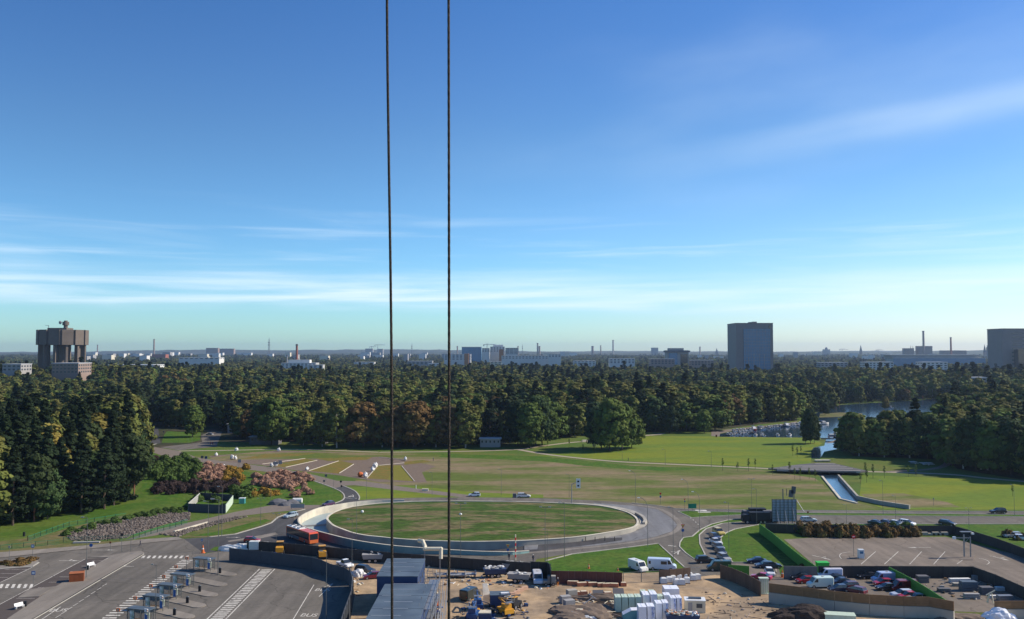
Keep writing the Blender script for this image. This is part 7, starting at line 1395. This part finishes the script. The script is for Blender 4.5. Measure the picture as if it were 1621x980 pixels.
for i in range(22):
    p = qa.lerp(qb, (i+.5)/22)+Vector((rnd.uniform(-.4, .4), -3.2, .1)); o = place(BP[rnd.choice(['cabin', 'cabin', 'open', 'cruiser'])], USED, p, R(95)+rnd.uniform(-.12, .12)+(math.pi if rnd.random() < .3 else 0), 'small motor boat in the packed back row along the quay', 'boats in the back row at the quay'); hcol(o, rnd.choice([(225, 228, 232), (220, 222, 228), (40, 55, 90), (150, 30, 36), (200, 205, 210)]))
qa, qb = G(1147,689.5), G(1195,684.5)
for i in range(9):
    p = qa.lerp(qb, (i+.5)/9)+Vector((rnd.uniform(-.5, .5), -2, .1)); o = place(BP[rnd.choice(['cabin', 'open', 'cabin'])], USED, p, R(92)+rnd.uniform(-.15, .15), 'small motor boat in the front row off the quay', 'boats in the front row off the quay'); hcol(o, rnd.choice([(228, 230, 232), (50, 80, 140), (210, 212, 215), (70, 75, 85), (225, 225, 225)]))
for k_, x, y, rz, c, l in [('open',1175,690.2,80,(225,225,225),'white open boat near the lawn, leftmost of four'),('open',1186,690,85,(215,220,225),'pale open boat near the lawn, second of four'),('cabin',1196,690.5,70,(235,235,232),'white cabin boat near the lawn, third of four'),('cabin',1207,690.5,95,(235,232,228),'white cabin boat near the lawn, rightmost of four'),('cabin',1231,690.8,75,(228,228,228),'white boat alone before the single tree'),('cabin',1250,691,60,(220,222,225),'white boat with raised windscreen left of the single tree'),
   ('cruiser',1303,671.5,20,(238,236,230),'large white cruiser out on the open bay'),('cruiser',1324,689.5,10,(238,238,240),'white and blue cruiser moored at the landing stage'),('open',1336,690.5,0,(225,225,225),'small white boat right of the moored cruiser'),('cabin',1410,646,90,(235,235,235),'tiny white boat far out on the bay'),('cruiser',1268,672.5,160,(225,222,220),'white red cruiser behind the single tree')]:
    o = place(BP[k_], USED, G(x, y)+Vector((0, 0, .1)), R(rz), l, None); hcol(o, c)
    if 'group' in o.keys(): del o['group']
# ================================================================== PEOPLE
def person(x, y, rz, top, legs, label, helmet=None, z0=0, stride=.25):
    V = [(0,0,.95),(0,0,1.12),(0,0,1.38),(0,0,1.5),(0,.02,1.62),(0,.02,1.72)]; E = [(0,1),(1,2),(2,3),(3,4),(4,5)]; Rr = [.15,.14,.16,.065,.1,.085]
    for s_ in (-1, 1):
        b0 = len(V); V += [(s_*.19,0,1.42),(s_*.24,.02*s_,1.14),(s_*.25,.08,.9),(s_*.25,.1,.82)]; E += [(2,b0),(b0,b0+1),(b0+1,b0+2),(b0+2,b0+3)]; Rr += [.07,.05,.038,.035]
        for f_ in range(5): V.append((s_*.25+(f_-2)*.018, .11+.004*f_, .74-.01*(2-abs(f_-2)))); E.append((b0+3, len(V)-1)); Rr.append(.01)
        b0 = len(V); yy = s_*stride; V += [(s_*.1,0,.88),(s_*.11,yy*.5,.5),(s_*.11,yy,.08),(s_*.11,yy+.16,.04)]; E += [(0,b0),(b0,b0+1),(b0+1,b0+2),(b0+2,b0+3)]; Rr += [.1,.07,.05,.045]
    me = bpy.data.meshes.new('body'); me.from_pydata(V, E, []); o = bpy.data.objects.new('body', me); COL.objects.link(o)
    o.modifiers.new('s', 'SKIN'); sv = me.skin_vertices[0].data
    for i, r in enumerate(Rr): sv[i].radius = (r, r)
    sv[0].use_root = True; ss = o.modifiers.new('u', 'SUBSURF'); ss.levels = 1
    m2 = bpy.data.meshes.new_from_object(o.evaluated_get(bpy.context.evaluated_depsgraph_get())); bpy.data.objects.remove(o)
    for m_ in (M['skin'], M[top], M[legs]): m2.materials.append(m_)
    for p in m2.polygons: c = p.center; p.material_index = 0 if (c.z > 1.5 or (abs(c.x) > .2 and c.z < .88)) else (1 if c.z > .93 or (abs(c.x) > .19 and c.z > .85) else 2)
    t = thing('person', G(x, y)+Vector((0, 0, z0)), rz, label, 'person'); link('body', m2, t)
    MB().blob((0, .0, 1.74), (.12, .13, .1) if helmet else (.105, .115, .09), jit=.02, sub=2).build('helmet' if helmet else 'hair', M[helmet or 'black'], t); return t
person(883,928,R(170),'cloth','hivis','worker in a dark jacket, orange trousers and pale helmet at the red fence','white'); person(333,704.5,R(20),'cloth2','cloth','left of two walkers in red at the far crossing'); person(336.5,704.5,R(20),'cloth2','cloth','right of two walkers in red at the far crossing'); person(222,864.5,R(100),'cloth','cloth','person in dark blue walking on the pavement below the stones')
person(844,889.5,R(200),'cloth','cloth','person in dark clothes by the end of the dark fence','white'); person(806,886.5,R(180),'cloth','cloth','dark figure standing beside the striped marker pole'); person(994.5,730,R(90),'cloth','cloth','person with a dark jacket walking along the park path'); person(1166,741.5,R(90),'cloth','cloth','person walking on the path near the footbridge'); person(1228,912,R(200),'cream','cloth','person in a pale top beside the small white car')
person(1450,752,R(90),'cloth','cloth','person walking on the path right of the footbridge'); person(686,730,R(60),'cloth','cloth','crouched dark figure on the lawn between the cables')
# ================================================================== CABLES hanging close to the camera
Dc = 6.5
for pts, l in (([(612.0,-420),(612.6,0),(615.2,230),(618.2,430),(620.0,620),(620.6,980),(620.8,1700)], 'left of two steel hoisting cables hanging close in front of the view'), ([(710.0,-420),(710.2,0),(710.7,300),(710.9,600),(710.6,980),(710.3,1700)], 'right of two steel hoisting cables hanging close in front of the view')):
    P = [PD(x, y, Dc) for x, y in pts]; P = catmull(P, 6); a = P[0]
    t = thing('steel_cable', P[-1], 0, l, 'cable', 'steel cables in front of the view'); mb = MB()
    rc = .0098
    for s_ in range(6):
        Q = []
        for i in range(len(P)-1):
            for k_ in range(8):
                u = P[i].lerp(P[i+1], k_/8)-P[-1]; an = u.z*14+s_*math.pi/3; Q.append(u+Vector((rc*.36*math.cos(an), rc*.36*math.sin(an), 0)))
        mb.path(Q, rc*.64, 6)
    mb.build('strands', M['steel'], t)
# ================================================================== HAZE
hz = MB().box(-14500, 14500, -300, 14000, -1.5-5, 170).build('haze', [], kind='stuff', label='thin blue autumn haze over the whole landscape', cat='haze')
hm = bpy.data.materials.new('haze'); hm.use_nodes = True; hn = hm.node_tree; hn.nodes.clear(); pv = hn.nodes.new('ShaderNodeVolumePrincipled'); ho = hn.nodes.new('ShaderNodeOutputMaterial'); pv.inputs['Color'].default_value = (.55, .74, 1, 1); pv.inputs['Density'].default_value = 5e-5; pv.inputs['Anisotropy'].default_value = .3; hn.links.new(pv.outputs[0], ho.inputs['Volume']); hz.data.materials.append(hm)
